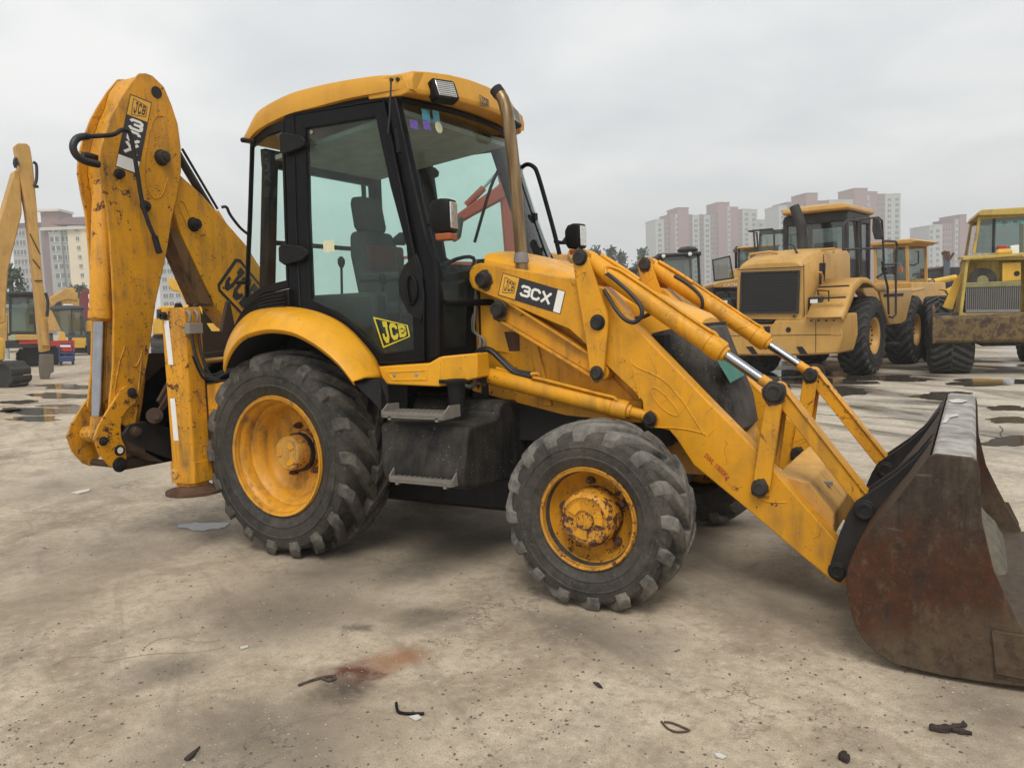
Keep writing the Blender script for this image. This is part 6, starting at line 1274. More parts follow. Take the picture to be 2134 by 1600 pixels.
# ---- yellow loader with raised arm far right
F4 = cam_frame(1945, 28, rad(-60)); M4 = thing('yard_loader', 'yellow loader with raised arm and thin chrome ram between the two large loaders', 'wheel loader', F4.M)
q = lambda pl: [F4.at(a, b, y=0) for a, b in pl]
m = MB(); m.prism(q([(1912, 660), (1906, 640), (1935, 622), (2005, 590), (2012, 598), (2006, 614), (1960, 632), (1925, 668)]), (0, .25, 0)); m.build('lift_arm', BRY, M4, bevel=.02)
m = MB(); m.tube(q([(1946, 587), (1992, 578)]), .1, 12, 0); m.tube(q([(1908, 585), (1940, 583)]), .05, 10, 0); m.build('lift_ram', BRY, M4); m = MB(); m.tube(q([(1914, 594), (1946, 587)]), .05, 10, 0); m.build('rod', MT['chrome'], M4)
m = MB(); m.prism(q([(1905, 585), (1914, 583), (1924, 640), (1910, 660), (1904, 620)]), (0, .3, 0)); m.build('linkage', BRY, M4, bevel=.02)
for px in (1938, 1985):
    c = F4.at(px, 655, y=.6); big_tyre(M4, (c.x, .7, .78), -1, .78, .5, .33, seed=5)
m = MB(); c = F4.at(1960, 640, y=.9); m.box((c.x+.5, 1.4, 1.1), (3.6, 1.2, .9)); m.build('body', BRY, M4, bevel=.05)

# ---- dark crane truck in the distance
F5 = cam_frame(1965, 45); M5 = thing('crane_truck', 'dark grey truck with a folded crane post on its bed, at far right', 'truck', F5.M)
block(M5, 'truck_bed', F5, [(1918, 603), (1918, 562), (1965, 557), (2012, 556), (2016, 620), (1920, 625)], 0, 3, DKG, .05); block(M5, 'bed_rail', F5, [(1917, 564), (1917, 560), (1966, 555), (1966, 559)], -.1, .3, plain('brown_timber', (.14, .09, .06), .8), .01)
block(M5, 'crane_post', F5, [(1966, 590), (1966, 545), (1963, 530), (1981, 528), (1980, 545), (1980, 590)], -.4, .8, plain('blue_grey_steel', (.07, .085, .10), .5), .04)
m = MB(); m.tube(ppts(F5, [(1966, 530), (1966, 524), (1972, 540)], -.3), .12, 8, 0); m.tube(ppts(F5, [(1974, 524), (1977, 542)], -.35), .12, 8, 0); m.tube(ppts(F5, [(1988, 527), (1976, 545)], -.3), .06, 8, 0); m.build('folded_boom', MT['rust'], M5)
block(M5, 'tail_lamp', F5, [(1920, 566), (1932, 565), (1932, 573), (1920, 574)], -.05, .1, MT['red'], .01)
for px in (1930, 2000):
    m = MB(); m.lathe([(-.2, .5), (.2, .5)], F5.at(px, 640, x=1.0), (1, 0, 0), 20); m.build('wheel', TYR, M5)

# ---- excavators: boom and stick drawn as prisms across their thickness
def arm_prism(par, name, fr, pl, x, d, mat, bevel=.03): return block(par, name, fr, pl, x, d, mat, bevel)
TSH = dusty('dark_track_steel', (.035, .032, .03), dust=(.09, .078, .062), amt=.5, rough=.6)
def tracks(par, fr, x0, x1, y, w, h, mat=None, shoes=26):
    m = MB(); r = h/2; n = shoes; per = 2*(x1-x0-h)+math.pi*h; pts = []
    def at(s):
        s %= per; l = x1-x0-h
        if s < l: return V((x0+r+s, 0, h)), V((0, 0, 1))
        s -= l
        if s < math.pi*r: a = math.pi/2-s/r; return V((x1-r+math.cos(a)*r, 0, r+math.sin(a)*r)), V((math.cos(a), 0, math.sin(a)))
        s -= math.pi*r
        if s < l: return V((x1-r-s, 0, 0)), V((0, 0, -1))
        s -= l; a = -math.pi/2-s/r; return V((x0+r+math.cos(a)*r, 0, r+math.sin(a)*r)), V((math.cos(a), 0, math.sin(a)))
    core = [at(per*k/48)[0] for k in range(48)]; c = V(((x0+x1)/2, 0, r))
    m.prism([c+(p-c)*.93+V((0, y-w*.3, 0)) for p in core], (0, w*.6, 0)); tr = m.build('track_frame', DKG, par, smooth=30)
    for k in range(n):
        p, nn = at(per*(k+.5)/n); tg = V((nn.z, 0, -nn.x)); s = MB(); hw = per/n*.46
        s.loft([[V((p.x, yy, p.z))+tg*a+nn*b for a, b in ((-hw, -.03), (hw, -.03), (hw, .015), (hw*.2, .05), (-hw*.5, .015))] for yy in (y-w/2, y+w/2)]); s.v = [(a, b, max(z, 0)) for a, b, z in s.v]; s.build('track_shoe', TSH, tr, smooth=0)
    return tr
# left edge: long tan boom and stick without bucket
F6 = cam_frame(30, 24.3, rad(12)); E1 = thing('excavator', 'tan excavator with raised boom and bucketless stick hanging down, at the left edge', 'excavator', F6.M)
k = lambda pl, x=0.0: [F6.at(a, b, x=x-2.0 if x else 0.) for a, b in pl]
def reframe(o, root_f, own_f):
    o.matrix_basis = root_f.I @ own_f.M
m = MB(); m.prism(k([(33, 303), (38, 298), (56, 299), (63, 306), (70, 350), (77, 430), (82, 500), (90, 590), (98, 640), (103, 690), (105, 730), (88, 735), (83, 690), (77, 620), (68, 540), (56, 440), (43, 370)]), (.42, 0, 0)); m.build('stick', TAN2, E1, bevel=.03)
m = MB(); m.prism(k([(30, 356), (42, 352), (46, 445), (30, 510), (18, 560), (13, 620), (12, 671), (-40, 690), (-60, 640), (-20, 520), (0, 458)], 2.1), (.5, 0, 0)); m.build('boom', TAN2, E1, bevel=.03)
m = MB(); m.tube(k([(88, 665), (95, 720)], 1.95), .09, 10, 0); m.build('bucket_ram', TAN2, E1); m = MB(); m.prism(k([(88, 738), (112, 738), (113, 775), (106, 778), (104, 790), (90, 790), (87, 770)], 2.0), (.4, 0, 0)); m.build('coupler', dusty('dusty_steel', (.14, .12, .095), amt=.6, rough=.7), E1, bevel=.03)
tubes('hose', E1, MT['hose'], k([(33, 350), (30, 340), (33, 330), (38, 345)], 1.9), k([(69, 338), (76, 345), (76, 375), (72, 388), (80, 389)], 1.9), k([(95, 610), (100, 630), (98, 660)], 1.9), r=.045, sm=4)
m = MB(); m.tube(k([(68, 540), (84, 560)], 1.98), .02, 6, 0); m.tube(k([(62, 487), (84, 530)], 1.98), .02, 6, 0); m.tube(k([(72, 585), (88, 585)], 1.98), .02, 6, 0); m.build('pipe_clip', MT['rust'], E1)
block(E1, 'counterweight', F6, [(-90, 706), (6, 704), (11, 709), (11, 748), (6, 752), (-90, 758)], -2.4, 2.4, BRY, .08); block(E1, 'slew_frame', F6, [(-90, 757), (-2, 752), (-2, 768), (-90, 770)], -2., 2., DKG)
F6t = Frame(P(38, 806, z=0), rad(191)); reframe(tracks(E1, F6t, -.15, 4.0, .0, .60, .66, shoes=34), F6, F6t)
# black-cab excavator behind it
F7c = cam_frame(50, 33.0); E2 = thing('excavator', 'yellow excavator with tall black cab, behind the hanging tan stick at the left', 'excavator', F7c.M)
glazed_cab(E2, F7c, [(19, 697), (18, 613), (76, 613), (76, 697)], .0, 1.6, DKG, CABG, .16, [(16, 615), (18, 608), (74, 608), (78, 615)], DKG); block(E2, 'cab_sill', F7c, [(32, 697), (80, 697), (80, 709), (32, 709)], -.1, 1.8, TAN2); block(E2, 'slew_frame', F7c, [(11, 710), (83, 709), (83, 724), (11, 726)], .0, 2.4, DKG); block(E2, 'red_stripe', F7c, [(40, 710), (82, 709), (82, 716), (40, 717)], -.04, .02, MT['red'], 0)
block(E2, 'body', F7c, [(-40, 660), (16, 655), (16, 712), (-40, 716)], .2, 2.2, TAN2)
F7t = Frame(P(38, 764, z=0), rad(29.9+28)); reframe(tracks(E2, F7t, 0, 1.75, .0, .55, .80, shoes=20), F7c, F7t); F7u = Frame(P(104, 760, z=0), rad(29.9+28)); reframe(tracks(E2, F7u, -1.2, .35, .0, .55, .80, shoes=20), F7c, F7u)
m = MB(); a_ = F7c.at(96, 640, x=2.0); m.prism(ppts(F7c, [(98, 624), (120, 612), (135, 600), (150, 602), (163, 612), (163, 628), (140, 624), (120, 630), (110, 640)], 6.), (.5, 0, 0)); m.build('folded_boom', TAN2, E2, bevel=.04)
# grey-cab wheeled machine
F8 = cam_frame(150, 46, rad(0)); E3 = thing('wheeled_excavator', 'yellow wheeled machine with grey glazed cab behind the blue trolley', 'construction machine', F8.M)
GC = plain('blue_grey_cab', (.06, .066, .075), .5)
glazed_cab(E3, F8, [(134, 702), (106, 644), (150, 640), (152, 704)], 0, 1.5, GC, CABG, .16); glazed_cab(E3, F8, [(150, 704), (148, 643), (174, 645), (181, 704)], 0, 1.5, GC, CABG, .18); block(E3, 'cab_roof', F8, [(103, 645), (104, 638), (172, 637), (176, 643)], -.1, 1.7, GC); block(E3, 'roof_hatch', F8, [(131, 637), (131, 634), (152, 634), (152, 637)], .2, 1., MT['white'])
block(E3, 'body', F8, [(150, 704), (181, 704), (178, 725), (150, 725)], -.1, 2, BRY); block(E3, 'chassis', F8, [(105, 720), (185, 720), (185, 736), (105, 737)], .2, 2, DKG); block(E3, 'rear_body', F8, [(180, 668), (215, 668), (215, 702), (180, 704)], .3, 2, BRY)
c = F8.at(191, 714, x=0); big_tyre(E3, (0.3, c.y, .68), 1, .68, .5, .3, seed=6, mat=TYR); bpy.context.view_layer.update()
block(E3, 'warning_triangle', F8, [(119, 710), (127, 691), (134, 691), (139, 710)], -.5, .1, BRY, .01)
# more half-hidden plant in the row at the left
F16 = cam_frame(118, 52); M8 = thing('telehandler', 'pale machine with a folded cream boom, far behind the blue trolley', 'construction machine', F16.M)
block(M8, 'body', F16, [(96, 640), (100, 625), (130, 620), (165, 622), (168, 690), (96, 690)], 0, 2, TAN2); block(M8, 'folded_boom', F16, [(98, 622), (126, 606), (150, 598), (160, 604), (132, 616), (104, 630)], -.2, .5, TAN); block(M8, 'cylinder', F16, [(120, 612), (152, 612), (152, 616), (120, 617)], -.3, .3, MT['white']); block(M8, 'window', F16, [(112, 628), (128, 627), (128, 640), (112, 641)], -.1, .1, DKG)
for px in (104, 150): MB().lathe([(-.2, .55), (.2, .55)], F16.at(px, 712, x=.5), (0, 1, 0), 18).build('wheel', TYR, M8)
F17 = cam_frame(30, 58); M9 = thing('site_hut', 'low pale green hut with a dark window behind the black excavator cab', 'hut', F17.M)
block(M9, 'wall', F17, [(-20, 640), (100, 640), (100, 712), (-20, 712)], 0, 4, plain('pale_green_wall', (.34, .40, .24), .8)); block(M9, 'roof', F17, [(-24, 634), (104, 634), (104, 642), (-24, 642)], -.3, 4.6, MT['grey']); block(M9, 'window', F17, [(60, 655), (85, 655), (85, 676), (60, 676)], -.03, .1, DKG)
# red board and blue trolley
F9 = cam_frame(130, 40); RB = thing('banner_board', 'red board with white print behind the blue trolley', 'banner', F9.M)
block(RB, 'board', F9, [(105, 710), (155, 709), (156, 732), (105, 733)], 0, .06, MT['red'], .005); block(RB, 'base', F9, [(105, 733), (156, 732), (156, 742), (105, 743)], .02, .3, MT['dark'], .01)
F10 = cam_frame(140, 34.2); TR = thing('hand_trolley', 'small blue hand trolley with a white printed bar, standing before the red board', 'trolley', F10.M)
BLU = plain('blue_paint', (.03, .05, .16), .5); q = lambda pl, x=0.: [F10.at(a, b, x=x) for a, b in pl]
tubes('frame', TR, BLU, q([(124, 752), (123, 722), (126, 717), (148, 717), (151, 722), (155, 752)]), q([(123, 736), (153, 736)]), q([(124, 752), (155, 751)]), q([(124, 752), (123, 736)], .6), q([(155, 752), (153, 736)], .6), q([(123, 745), (155, 744)], -.02), r=.03)
block(TR, 'print_bar', F10, [(125, 719), (147, 719), (147, 723), (125, 723)], -.03, .02, MT['white'], 0); block(TR, 'deck', F10, [(124, 744), (155, 743), (155, 753), (124, 754)], -.1, .8, BLU, .01)
for px in (127, 152):
    m = MB(); m.lathe([(-.05, .16), (.05, .16), (.05, 0)], F10.at(px, 758, x=.1), (0, 1, 0), 16); m.build('wheel', TYR, TR)
# red tipper far left
F11 = cam_frame(200, 60); DT = thing('tipper_truck', 'dark red tipper truck body with ribbed side, far left beside the yellow ram', 'truck', F11.M)
DR = plain('dark_red_paint', (.16, .022, .025), .5); block(DT, 'tipper_body', F11, [(168, 668), (166, 612), (172, 604), (240, 603), (240, 668)], 0, 5, DR, .05)
for kk in range(3): block(DT, 'rib', F11, [(182, 612+18*kk), (240, 612+18*kk), (240, 616+18*kk), (182, 616+18*kk)], -.08, .1, DR, .01)
for kk in range(3): block(DT, 'reflector', F11, [(184, 613+18*kk), (187, 613+18*kk), (187, 622+18*kk), (184, 622+18*kk)], -.12, .04, MT['white'], 0)
block(DT, 'chassis', F11, [(170, 668), (240, 668), (240, 690), (170, 690)], .2, 4, DKG)
m = MB(); m.lathe([(-.2, .55), (.2, .55)], F11.at(212, 706, x=.2)*1.0, (0, 1, 0), 20); m.build('wheel', TYR, DT)
# yellow excavator between dipper and boom
F12 = cam_frame(360, 38); E4 = thing('excavator', 'bright yellow excavator with folded boom, seen in the gap between dipper and stabiliser', 'excavator', F12.M)
block(E4, 'boom', F12, [(350, 580), (356, 577), (372, 588), (400, 592), (430, 640), (400, 636), (385, 610), (360, 606), (352, 596)], 1, .6, BRY, .04); block(E4, 'house', F12, [(327, 642), (332, 638), (470, 634), (470, 696), (318, 697), (319, 664), (327, 662)], .2, 2.8, BRY, .08); block(E4, 'window_band', F12, [(326, 663), (326, 645), (345, 644), (345, 662)], .16, .1, DKG, .01); block(E4, 'stick', F12, [(392, 640), (372, 606), (380, 600), (404, 640)], .8, .4, BRY)
block(E4, 'underframe', F12, [(318, 698), (470, 696), (470, 716), (318, 718)], .6, 2, DKG)
tracks(E4, F12, .2, 4.0, F12.at(328, 715, x=.2).y, .6, .95, shoes=24); tracks(E4, F12, .2, 4.0, F12.at(328, 715, x=.2).y-2.4, .6, .95, shoes=24)
# red excavator seen through the cab glass
F13 = cam_frame(980, 16.5); E5 = thing('excavator', 'red excavator with raised boom, seen through the black cab glass', 'excavator', F13.M)
block(E5, 'stick', F13, [(948, 470), (945, 452), (960, 440), (1030, 392), (1048, 376), (1056, 388), (1052, 412), (1030, 424), (985, 448)], 0, .3, REDP, .03); block(E5, 'boom', F13, [(1036, 354), (1050, 350), (1058, 380), (1066, 440), (1078, 540), (1110, 640), (1075, 640), (1052, 520), (1044, 420), (1042, 380)], .05, .35, REDP, .03)
m = MB(); m.tube(ppts(F13, [(972, 428), (1008, 392)], .1), .07, 10, 0); m.build('stick_ram', REDP, E5); m = MB(); m.tube(ppts(F13, [(1008, 392), (1040, 356)], .1), .03, 8, 0); m.build('rod', MT['chrome'], E5)
block(E5, 'bucket', F13, [(948, 450), (966, 452), (960, 490), (945, 500), (930, 480)], -.2, .7, DKG, .04); block(E5, 'house', F13, [(830, 552), (900, 545), (1080, 545), (1120, 560), (1120, 625), (815, 630)], .3, 2.6, REDP, .06); block(E5, 'cab_rail', F13, [(820, 536), (900, 528), (900, 534), (820, 542)], .2, .1, REDP, .01)
block(E5, 'underframe', F13, [(815, 630), (1120, 625), (1120, 715), (815, 720)], .5, 2.2, DKG)
tracks(E5, F13, .2, 3.9, F13.at(880, 700, x=.2).y, .6, .9, shoes=22); tracks(E5, F13, .2, 3.9, F13.at(1060, 700, x=.2).y, .6, .9, shoes=22)
# tan loader bucket raised behind the far lamp
F14 = cam_frame(1180, 24); M6 = thing('yard_loader', 'tan loader with a white patched hood and raised bucket edge, behind the far corner lamp', 'wheel loader', F14.M)
block(M6, 'hood', F14, [(1120, 540), (1128, 524), (1190, 530), (1215, 540), (1230, 640), (1120, 640)], 0, 2.5, TAN, .04); block(M6, 'white_patch', F14, [(1146, 541), (1188, 545), (1190, 562), (1148, 560)], -.02, .02, MT['white'], 0); block(M6, 'bucket', F14, [(1182, 530), (1192, 505), (1198, 494), (1206, 494), (1213, 510), (1215, 545), (1195, 548)], -.3, 1.6, TAN, .03)
block(M6, 'chassis', F14, [(1125, 640), (1228, 638), (1228, 690), (1125, 692)], .1, 2.5, DKG)
for yy in (.6, -.9): big_tyre(M6, (.5, yy, .75), 1, .75, .5, .3, seed=9)
# small dark cab between rams
F15 = cam_frame(1312, 34); M7 = thing('small_roller', 'small machine with dark slatted cab roof, between the two tower links of the backhoe', 'construction machine', F15.M)
glazed_cab(M7, F15, [(1298, 600), (1297, 566), (1327, 564), (1328, 600)], 0, 1.3, DKG, CABG, .16, [(1293, 568), (1294, 561), (1328, 559), (1331, 565)], DKG); block(M7, 'body', F15, [(1290, 598), (1335, 598), (1340, 690), (1285, 690)], -.2, 2, BRY)
for yy in (.4, -.4):
    m = MB(); m.lathe([(-.3, .5), (.3, .5)], (0, yy, .5), (0, 1, 0), 24); m.build('drum', DKG, M7)
# ================================================================== BUILDINGS AND TREES BEHIND THE YARD
PINK = plain('pink_render', (.34, .215, .19), .85, 0., .06, .3); PINKD = plain('dusky_pink_render', (.29, .20, .185), .85, 0., .08, .4); WHT = plain('pale_grey_render', (.50, .50, .47), .85, 0., .05, .3); CRM = plain('cream_render', (.72, .62, .43), .85, 0., .05, .3); GRN = plain('grey_green_render', (.36, .36, .31), .85, 0., .06, .3); MAR = plain('mauve_render', (.19, .125, .125), .85, 0., .06, .3); RRF = plain('maroon_roof', (.13, .07, .068), .8, 0., .1, .5)
WIN = plain('far_window_glass', (.10, .11, .12), .25, 0., .5, .6); WFR = plain('white_window_frame', (.62, .62, .6), .6)
def box_mesh(name, d, mat):
    m = MB(); m.box((0, 0, 0), d); me = bpy.data.meshes.new(name); me.from_pydata(m.v, [], m.f); me.materials.append(mat); return me
wcache = {}
def window(par, loc, w, h, frame=True):
    key = (round(w, 1), round(h, 1))
    if key not in wcache:
        wcache[key] = (box_mesh('window', (.16, key[0], key[1]), WIN), box_mesh('frame', (.10, key[0]*.12, key[1]), WFR), box_mesh('sill', (.3, key[0]*1.15, .14), WFR))
    a, b, c = wcache[key]
    o = bpy.data.objects.new('window', a); COL.objects.link(o); o.parent = par; o.location = loc
    for me, dy, dz in ((b, 0, 0), (c, 0, -key[1]/2-.05)):
        f_ = bpy.data.objects.new(me.name.split('.')[0], me); COL.objects.link(f_); f_.parent = o; f_.location = (-.06, dy, dz)
def tower_block(label, px, depth, turn, segs, storey_px, seed=1, grp='apartment towers beyond the yard'):
    """segs: (px0, px1, py_top, material, windows per storey or 0, forward offset m)"""
    fr = Frame(ahead(px, depth), math.pi/2-YAW+turn); t = thing('apartment_tower', label, 'apartment tower', fr.M, grp); r = random.Random(seed)
    for a, b, top, mat, nw, fo in segs:
        pa, pb = fr.at(a, top, x=-fo), fr.at(b, top, x=-fo); zt = (pa.z+pb.z)/2
        m = MB(); m.box((-fo+7, (pa.y+pb.y)/2, zt/2), (14, abs(pa.y-pb.y), zt)); w = m.build('wall', mat, t, smooth=0)
        m = MB(); m.box((-fo+7, (pa.y+pb.y)/2, zt+.25), (14.4, abs(pa.y-pb.y)+.3, .5)); m.build('parapet', WHT if mat is WHT else PINKD, w, smooth=0)
        if nw:
            st = storey_px*depth/FPX; z = zt-st*.9; W_ = abs(pa.y-pb.y); k = 0
            while z > 12 and k < 16:
                for i in range(nw):
                    ww = min(1.9, W_/nw*.55)*(1 if r.random() > .2 else .8); window(t, (-fo, max(pa.y, pb.y)-W_*(i+.5)/nw, z), ww, st*.5)
                z -= st; k += 1
    return t
D1 = 470
tower_block('broad pink and white apartment tower block left of the wheel loader cab', 1470, D1, rad(14), [(1366, 1383, 459, WHT, 1, 0), (1383, 1396, 457, PINKD, 1, -1), (1396, 1409, 448, PINK, 0, 0), (1407, 1413, 448, WHT, 1, .3), (1412, 1435, 434, PINK, 0, .6), (1435, 1443, 449, PINKD, 2, -1), (1443, 1457, 450, WHT, 1, 0), (1457, 1467, 449, PINKD, 1, -1.5), (1467, 1480, 450, WHT, 1, 0), (1480, 1497, 446, PINKD, 2, -.5), (1496, 1520, 423, PINK, 0, .6), (1516, 1522, 432, WHT, 1, .7), (1520, 1538, 433, PINK, 0, .2), (1536, 1547, 438, PINKD, 2, 0), (1547, 1564, 437, WHT, 1, .2), (1564, 1578, 438, WHT, 1, 0)], 10.4, 1)
tower_block('lower white apartment tower just right of the broad pink block', 1592, D1+15, rad(10), [(1579, 1607, 459, WHT, 2, 0)], 10.4, 2)
tower_block('tallest pink apartment tower behind the wheel loader roof', 1760, D1-40, rad(12), [(1623, 1640, 430, WHT, 1, 0), (1640, 1684, 423, PINKD, 2, -.5), (1680, 1704, 404, PINK, 0, .6), (1704, 1728, 420, PINKD, 1, -.5), (1728, 1780, 418, WHT, 2, 0), (1780, 1808, 394, PINK, 0, .6), (1806, 1812, 410, WHT, 1, .5), (1808, 1828, 401, PINK, 0, .2), (1828, 1845, 406, PINKD, 2, 0), (1845, 1862, 406, WHT, 1, .2), (1862, 1877, 405, WHT, 1, 0)], 11.4, 3)
tower_block('pink and white apartment tower beside the rusty loader cab', 1990, D1-60, rad(12), [(1937, 1945, 472, WHT, 1, 0), (1945, 1964, 470, WHT, 1, .3), (1964, 1986, 468, PINK, 2, 0), (1986, 2000, 458, PINKD, 0, .3), (1991, 1997, 460, WHT, 1, .5), (2000, 2014, 449, PINK, 0, .6), (2014, 2040, 465, PINKD, 2, 0), (2040, 2075, 470, WHT, 2, 0)], 12., 4)
tower_block('short pale apartment tower at the left foot of the rightmost tower', 1925, D1-50, rad(12), [(1904, 1919, 509, WHT, 1, 0), (1919, 1937, 496, WHT, 1, .3)], 12., 5)
# left: cream block with hipped maroon roof
FB = Frame(ahead(150, 250), math.pi/2-YAW+rad(0)); AB = thing('apartment_block', 'cream apartment block with a hipped maroon roof, behind the hanging tan stick', 'apartment block', FB.M)
q = lambda pl, x=0.: [FB.at(a, b, x=x) for a, b in pl]
def face(name, a, b, top, mat, x, dep=12): 
    pa, pb = FB.at(a, top, x=x), FB.at(b, top, x=x); m = MB(); m.box((x+dep/2, (pa.y+pb.y)/2, pa.z/2), (dep, abs(pa.y-pb.y), pa.z)); return m.build(name, mat, AB, smooth=0), pa, pb
face('wall', 100, 125, 474, GRN, 0); face('wall', 125, 140, 473, GRN, 1.0); face('wall', 139, 168, 471, CRM, .5); face('wall', 167, 199, 474, CRM, 0); face('wall', 84, 101, 476, MAR, .8); face('wall', 84, 122, 442, plain('dusty_red_render', (.27, .15, .135), .85), 6, 8)
m = MB(); e0, e1 = FB.at(84, 472, x=-.6), FB.at(202, 474, x=-.6); m.box((6, (e0.y+e1.y)/2, e1.z+.1), (13.6, abs(e0.y-e1.y), .9)); m.build('cornice', plain('cream_trim', (.55, .51, .43), .8), AB, smooth=0)
m = MB(); r0 = q([(104, 467), (124, 458), (170, 457), (196, 469)], 0); m.loft([[r0[0], r0[3], r0[3]+V((12, 0, 0)), r0[0]+V((12, 0, 0))], [r0[1]+V((4, 0, 1.2)), r0[2]+V((4, 0, 1.2)), r0[2]+V((6, 0, 1.2)), r0[1]+V((6, 0, 1.2))]]); m.build('roof', RRF, AB, smooth=0)
m = MB(); a_, b_ = FB.at(80, 440, x=5.8), FB.at(126, 441, x=5.8); m.box((9, (a_.y+b_.y)/2, a_.z), (9, abs(a_.y-b_.y), .7)); m.build('tower_cap', plain('cream_trim2', (.66, .6, .5), .8), AB, smooth=0)
st = 18.6*250/FPX; z = FB.at(110, 480, x=0).z
for k_ in range(8):
    zz = z-st*k_; sx = 1.7*k_
    for a, w in ((112+sx*.9, 2.6), (131+sx*.8, 1.5)):
        y = FB.at(a, 500, x=-.05).y; window(AB, (0 if a < 124+sx else .9, y, zz), w, 1.5)
    for a, w in ((159+sx*.6, .9),): window(AB, (.45, FB.at(a, 500, x=0).y, zz), w, 1.1)
FB2 = Frame(ahead(60, 262), math.pi/2-YAW); AB2 = thing('apartment_block', 'pale grey wing of flats at the far left, partly behind the excavator boom', 'apartment block', FB2.M)
pa, pb = FB2.at(25, 500, x=0), FB2.at(86, 472, x=0); m = MB(); m.box((7, (pa.y+pb.y)/2, pb.z/2), (14, abs(pa.y-pb.y), pb.z)); m.build('wall', plain('pale_wing_render', (.40, .40, .37), .85), AB2, smooth=0)
m = MB(); m.box((7, (pa.y+pb.y)/2, pb.z+.6), (15, abs(pa.y-pb.y)+1, 1.2)); m.build('roof', RRF, AB2, smooth=0)
for k_ in range(7):
    for a in (33, 47, 62, 76): window(AB2, (0, FB2.at(a, 500, x=0).y, pb.z-2-3*k_), 1.6, 1.5)
FB3 = Frame(ahead(358, 300), math.pi/2-YAW); AB3 = thing('apartment_block', 'pale block of flats showing in the gap between dipper and boom', 'apartment block', FB3.M)
pa, pb = FB3.at(325, 500, x=0), FB3.at(405, 500, x=0); m = MB(); m.box((7, (pa.y+pb.y)/2, pa.z/2), (14, abs(pa.y-pb.y), pa.z)); m.build('wall', WHT, AB3, smooth=0)
for k_ in range(8):
    for a in (340, 352, 366): window(AB3, (0, FB3.at(a, 540, x=0).y, pa.z-2.5-3*k_), 1.5, 1.5)
# ---- trees
LEAF = [plain('leaf_green_%s' % n, c, .7, 0., .35, 3) for n, c in (('dark', (.030, .050, .022)), ('mid', (.045, .075, .028)), ('grey', (.050, .070, .040)))]
BRK = plain('tree_bark', (.07, .05, .035), .9)
def tree(name, label, px, pyb, pyt, wpx, depth, kind, mat, seed, grp=None):
    base = ahead(px, depth); sc = depth/FPX; fr = Frame(base, 0); top = fr.at(px, pyt, y=0).z; h = max(top, 2.); w = wpx*sc/2
    t = thing(name, label, 'tree', Matrix.Translation(base), grp); r = random.Random(seed)
    m = MB(); m.tube([(0, 0, 0), (.02*h, 0, h*.5), (0, .02*h, h*.92)], lambda q: .022*h*(1-q*.85), 8, 3)
    for i in range(8):
        z = h*r.uniform(.25, .85); a = r.uniform(0, 6.28); l = w*(1-z/h)*1.1+.3 if kind == 'cone' else w*.8; m.tube([(0, 0, z), (math.cos(a)*l, math.sin(a)*l, z+l*.35)], lambda q: .007*h*(1-q*.8), 5, 0)
    m.build('trunk', BRK, t)
    f = MB(); n = 900 if kind == 'cone' else 1500
    cl = [(r.uniform(0, 6.28), r.random()**.6, r.uniform(.18, 1.)) for _ in range(46)]
    for _ in range(n):
        a, q, zf = r.choice(cl); 
        if kind == 'cone': rad_ = w*(1-zf)**.85*(.35+.65*q)+.12; z = h*zf
        else: rad_ = w*q*math.sqrt(max(.05, 1-((zf-.55)/.5)**2)); z = h*(.12+.86*zf)
        s = h*.028*r.uniform(.6, 1.3); p = V((math.cos(a)*rad_, math.sin(a)*rad_, z))+V((r.gauss(0, 1), r.gauss(0, 1), r.gauss(0, .7)))*(h*.032)
        u = V((r.gauss(0, 1), r.gauss(0, 1), r.gauss(0, 1))).normalized(); v = u.orthogonal().normalized()
        f.add([p-u*s-v*s*.3, p+v*s*.5, p+u*s-v*s*.2, p-v*s*.6], [[0, 1, 2, 3]])
    f.build('crown', mat, t, smooth=0); return t
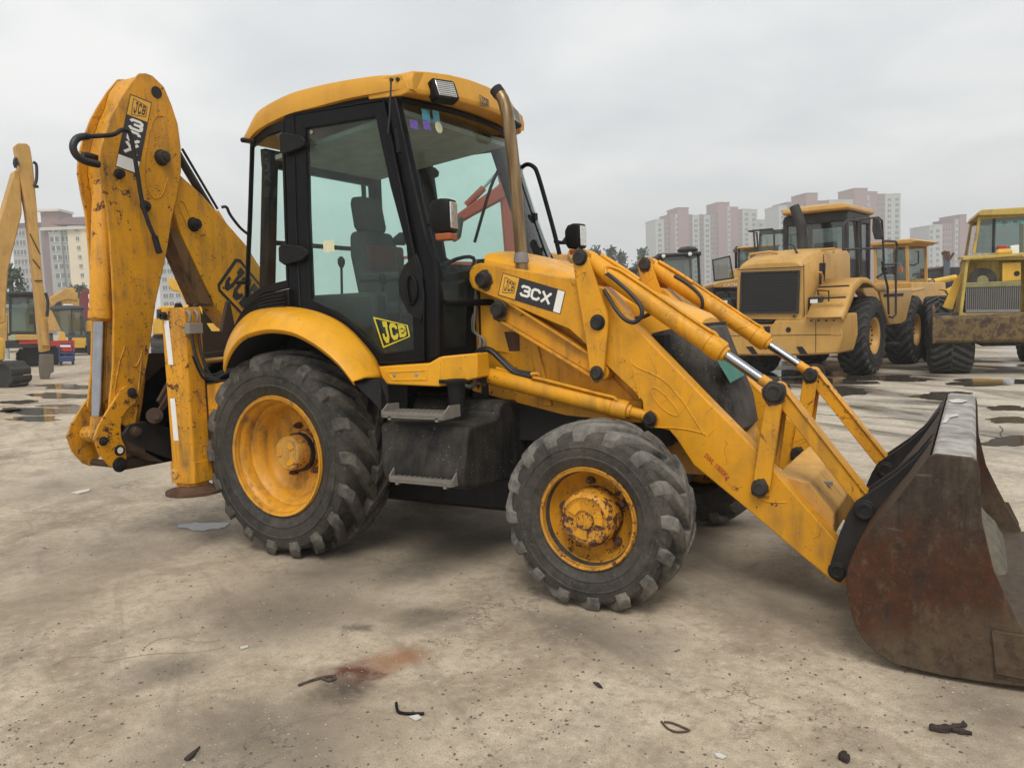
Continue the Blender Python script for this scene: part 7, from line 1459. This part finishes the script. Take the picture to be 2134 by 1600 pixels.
for i, (px, pt, w, lab) in enumerate(((1249, 516, 20, 'pointed conifer directly right of the near tower link'), (1280, 520, 20, 'pointed conifer second from left in the gap between the tower links'), (1301, 525, 22, 'pointed conifer third from left in the gap between the tower links'), (1343, 521, 20, 'pointed conifer behind the far tower link, beside the black cab'))):
    tree('conifer', lab, px, 640, pt, w, 130+6*i, 'cone', LEAF[2], 20+i, 'pointed conifers beyond the yard')
for i, (px, pt, w, lab) in enumerate(((1262, 545, 46, 'rounded dark tree below the first conifer'), (1300, 551, 44, 'rounded dark tree below the middle conifers'), (1335, 548, 44, 'rounded dark tree below the far tower link conifer'))):
    tree('leafy_tree', lab, px, 640, pt, w, 120+5*i, 'round', LEAF[0], 40+i, 'rounded trees beyond the yard')
tree('leafy_tree', 'light green feathery tree behind the left excavator boom', 42, 640, 545, 50, 75, 'round', LEAF[1], 51); tree('leafy_tree', 'dark green tree top above the red tipper', 178, 640, 592, 56, 90, 'round', LEAF[0], 52); tree('leafy_tree', 'grey green tree at the foot of the rightmost towers', 1915, 640, 566, 40, 150, 'round', LEAF[2], 53)
# lamp post at the left
lp = thing('lamp_post', 'thin grey post standing behind the left excavator boom', 'post', Matrix.Translation(ahead(22, 45)))
fr = Frame(ahead(22, 45), 0); m = MB(); m.tube([(0, 0, 0), (0, 0, fr.at(22, 540, y=0).z)], .09, 10, 0); m.build('pole', MT['grey'], lp); m = MB(); m.lathe([(0, .12), (.2, .2), (.3, .1), (.3, 0)], (0, 0, fr.at(22, 540, y=0).z), (0, 0, 1), 12); m.build('lamp_head', MT['grey'], lp)
# ---- haze: one closed box of even, thin air
hm = bpy.data.materials.new('haze_air'); hm.use_nodes = True; ht = hm.node_tree; ht.nodes.clear(); ho_ = N(ht, 'ShaderNodeOutputMaterial'); pv_ = N(ht, 'ShaderNodeVolumePrincipled'); pv_.inputs['Color'].default_value = (.93, .94, .94, 1); pv_.inputs['Density'].default_value = .0014; pv_.inputs['Anisotropy'].default_value = .0; L(ht, pv_.outputs[0], ho_.inputs['Volume'])
m = MB(); m.box((0, 345, 39.5), (1260, 840, 81)); hz_ = m.build('haze', hm, None, smooth=0, kind='stuff')
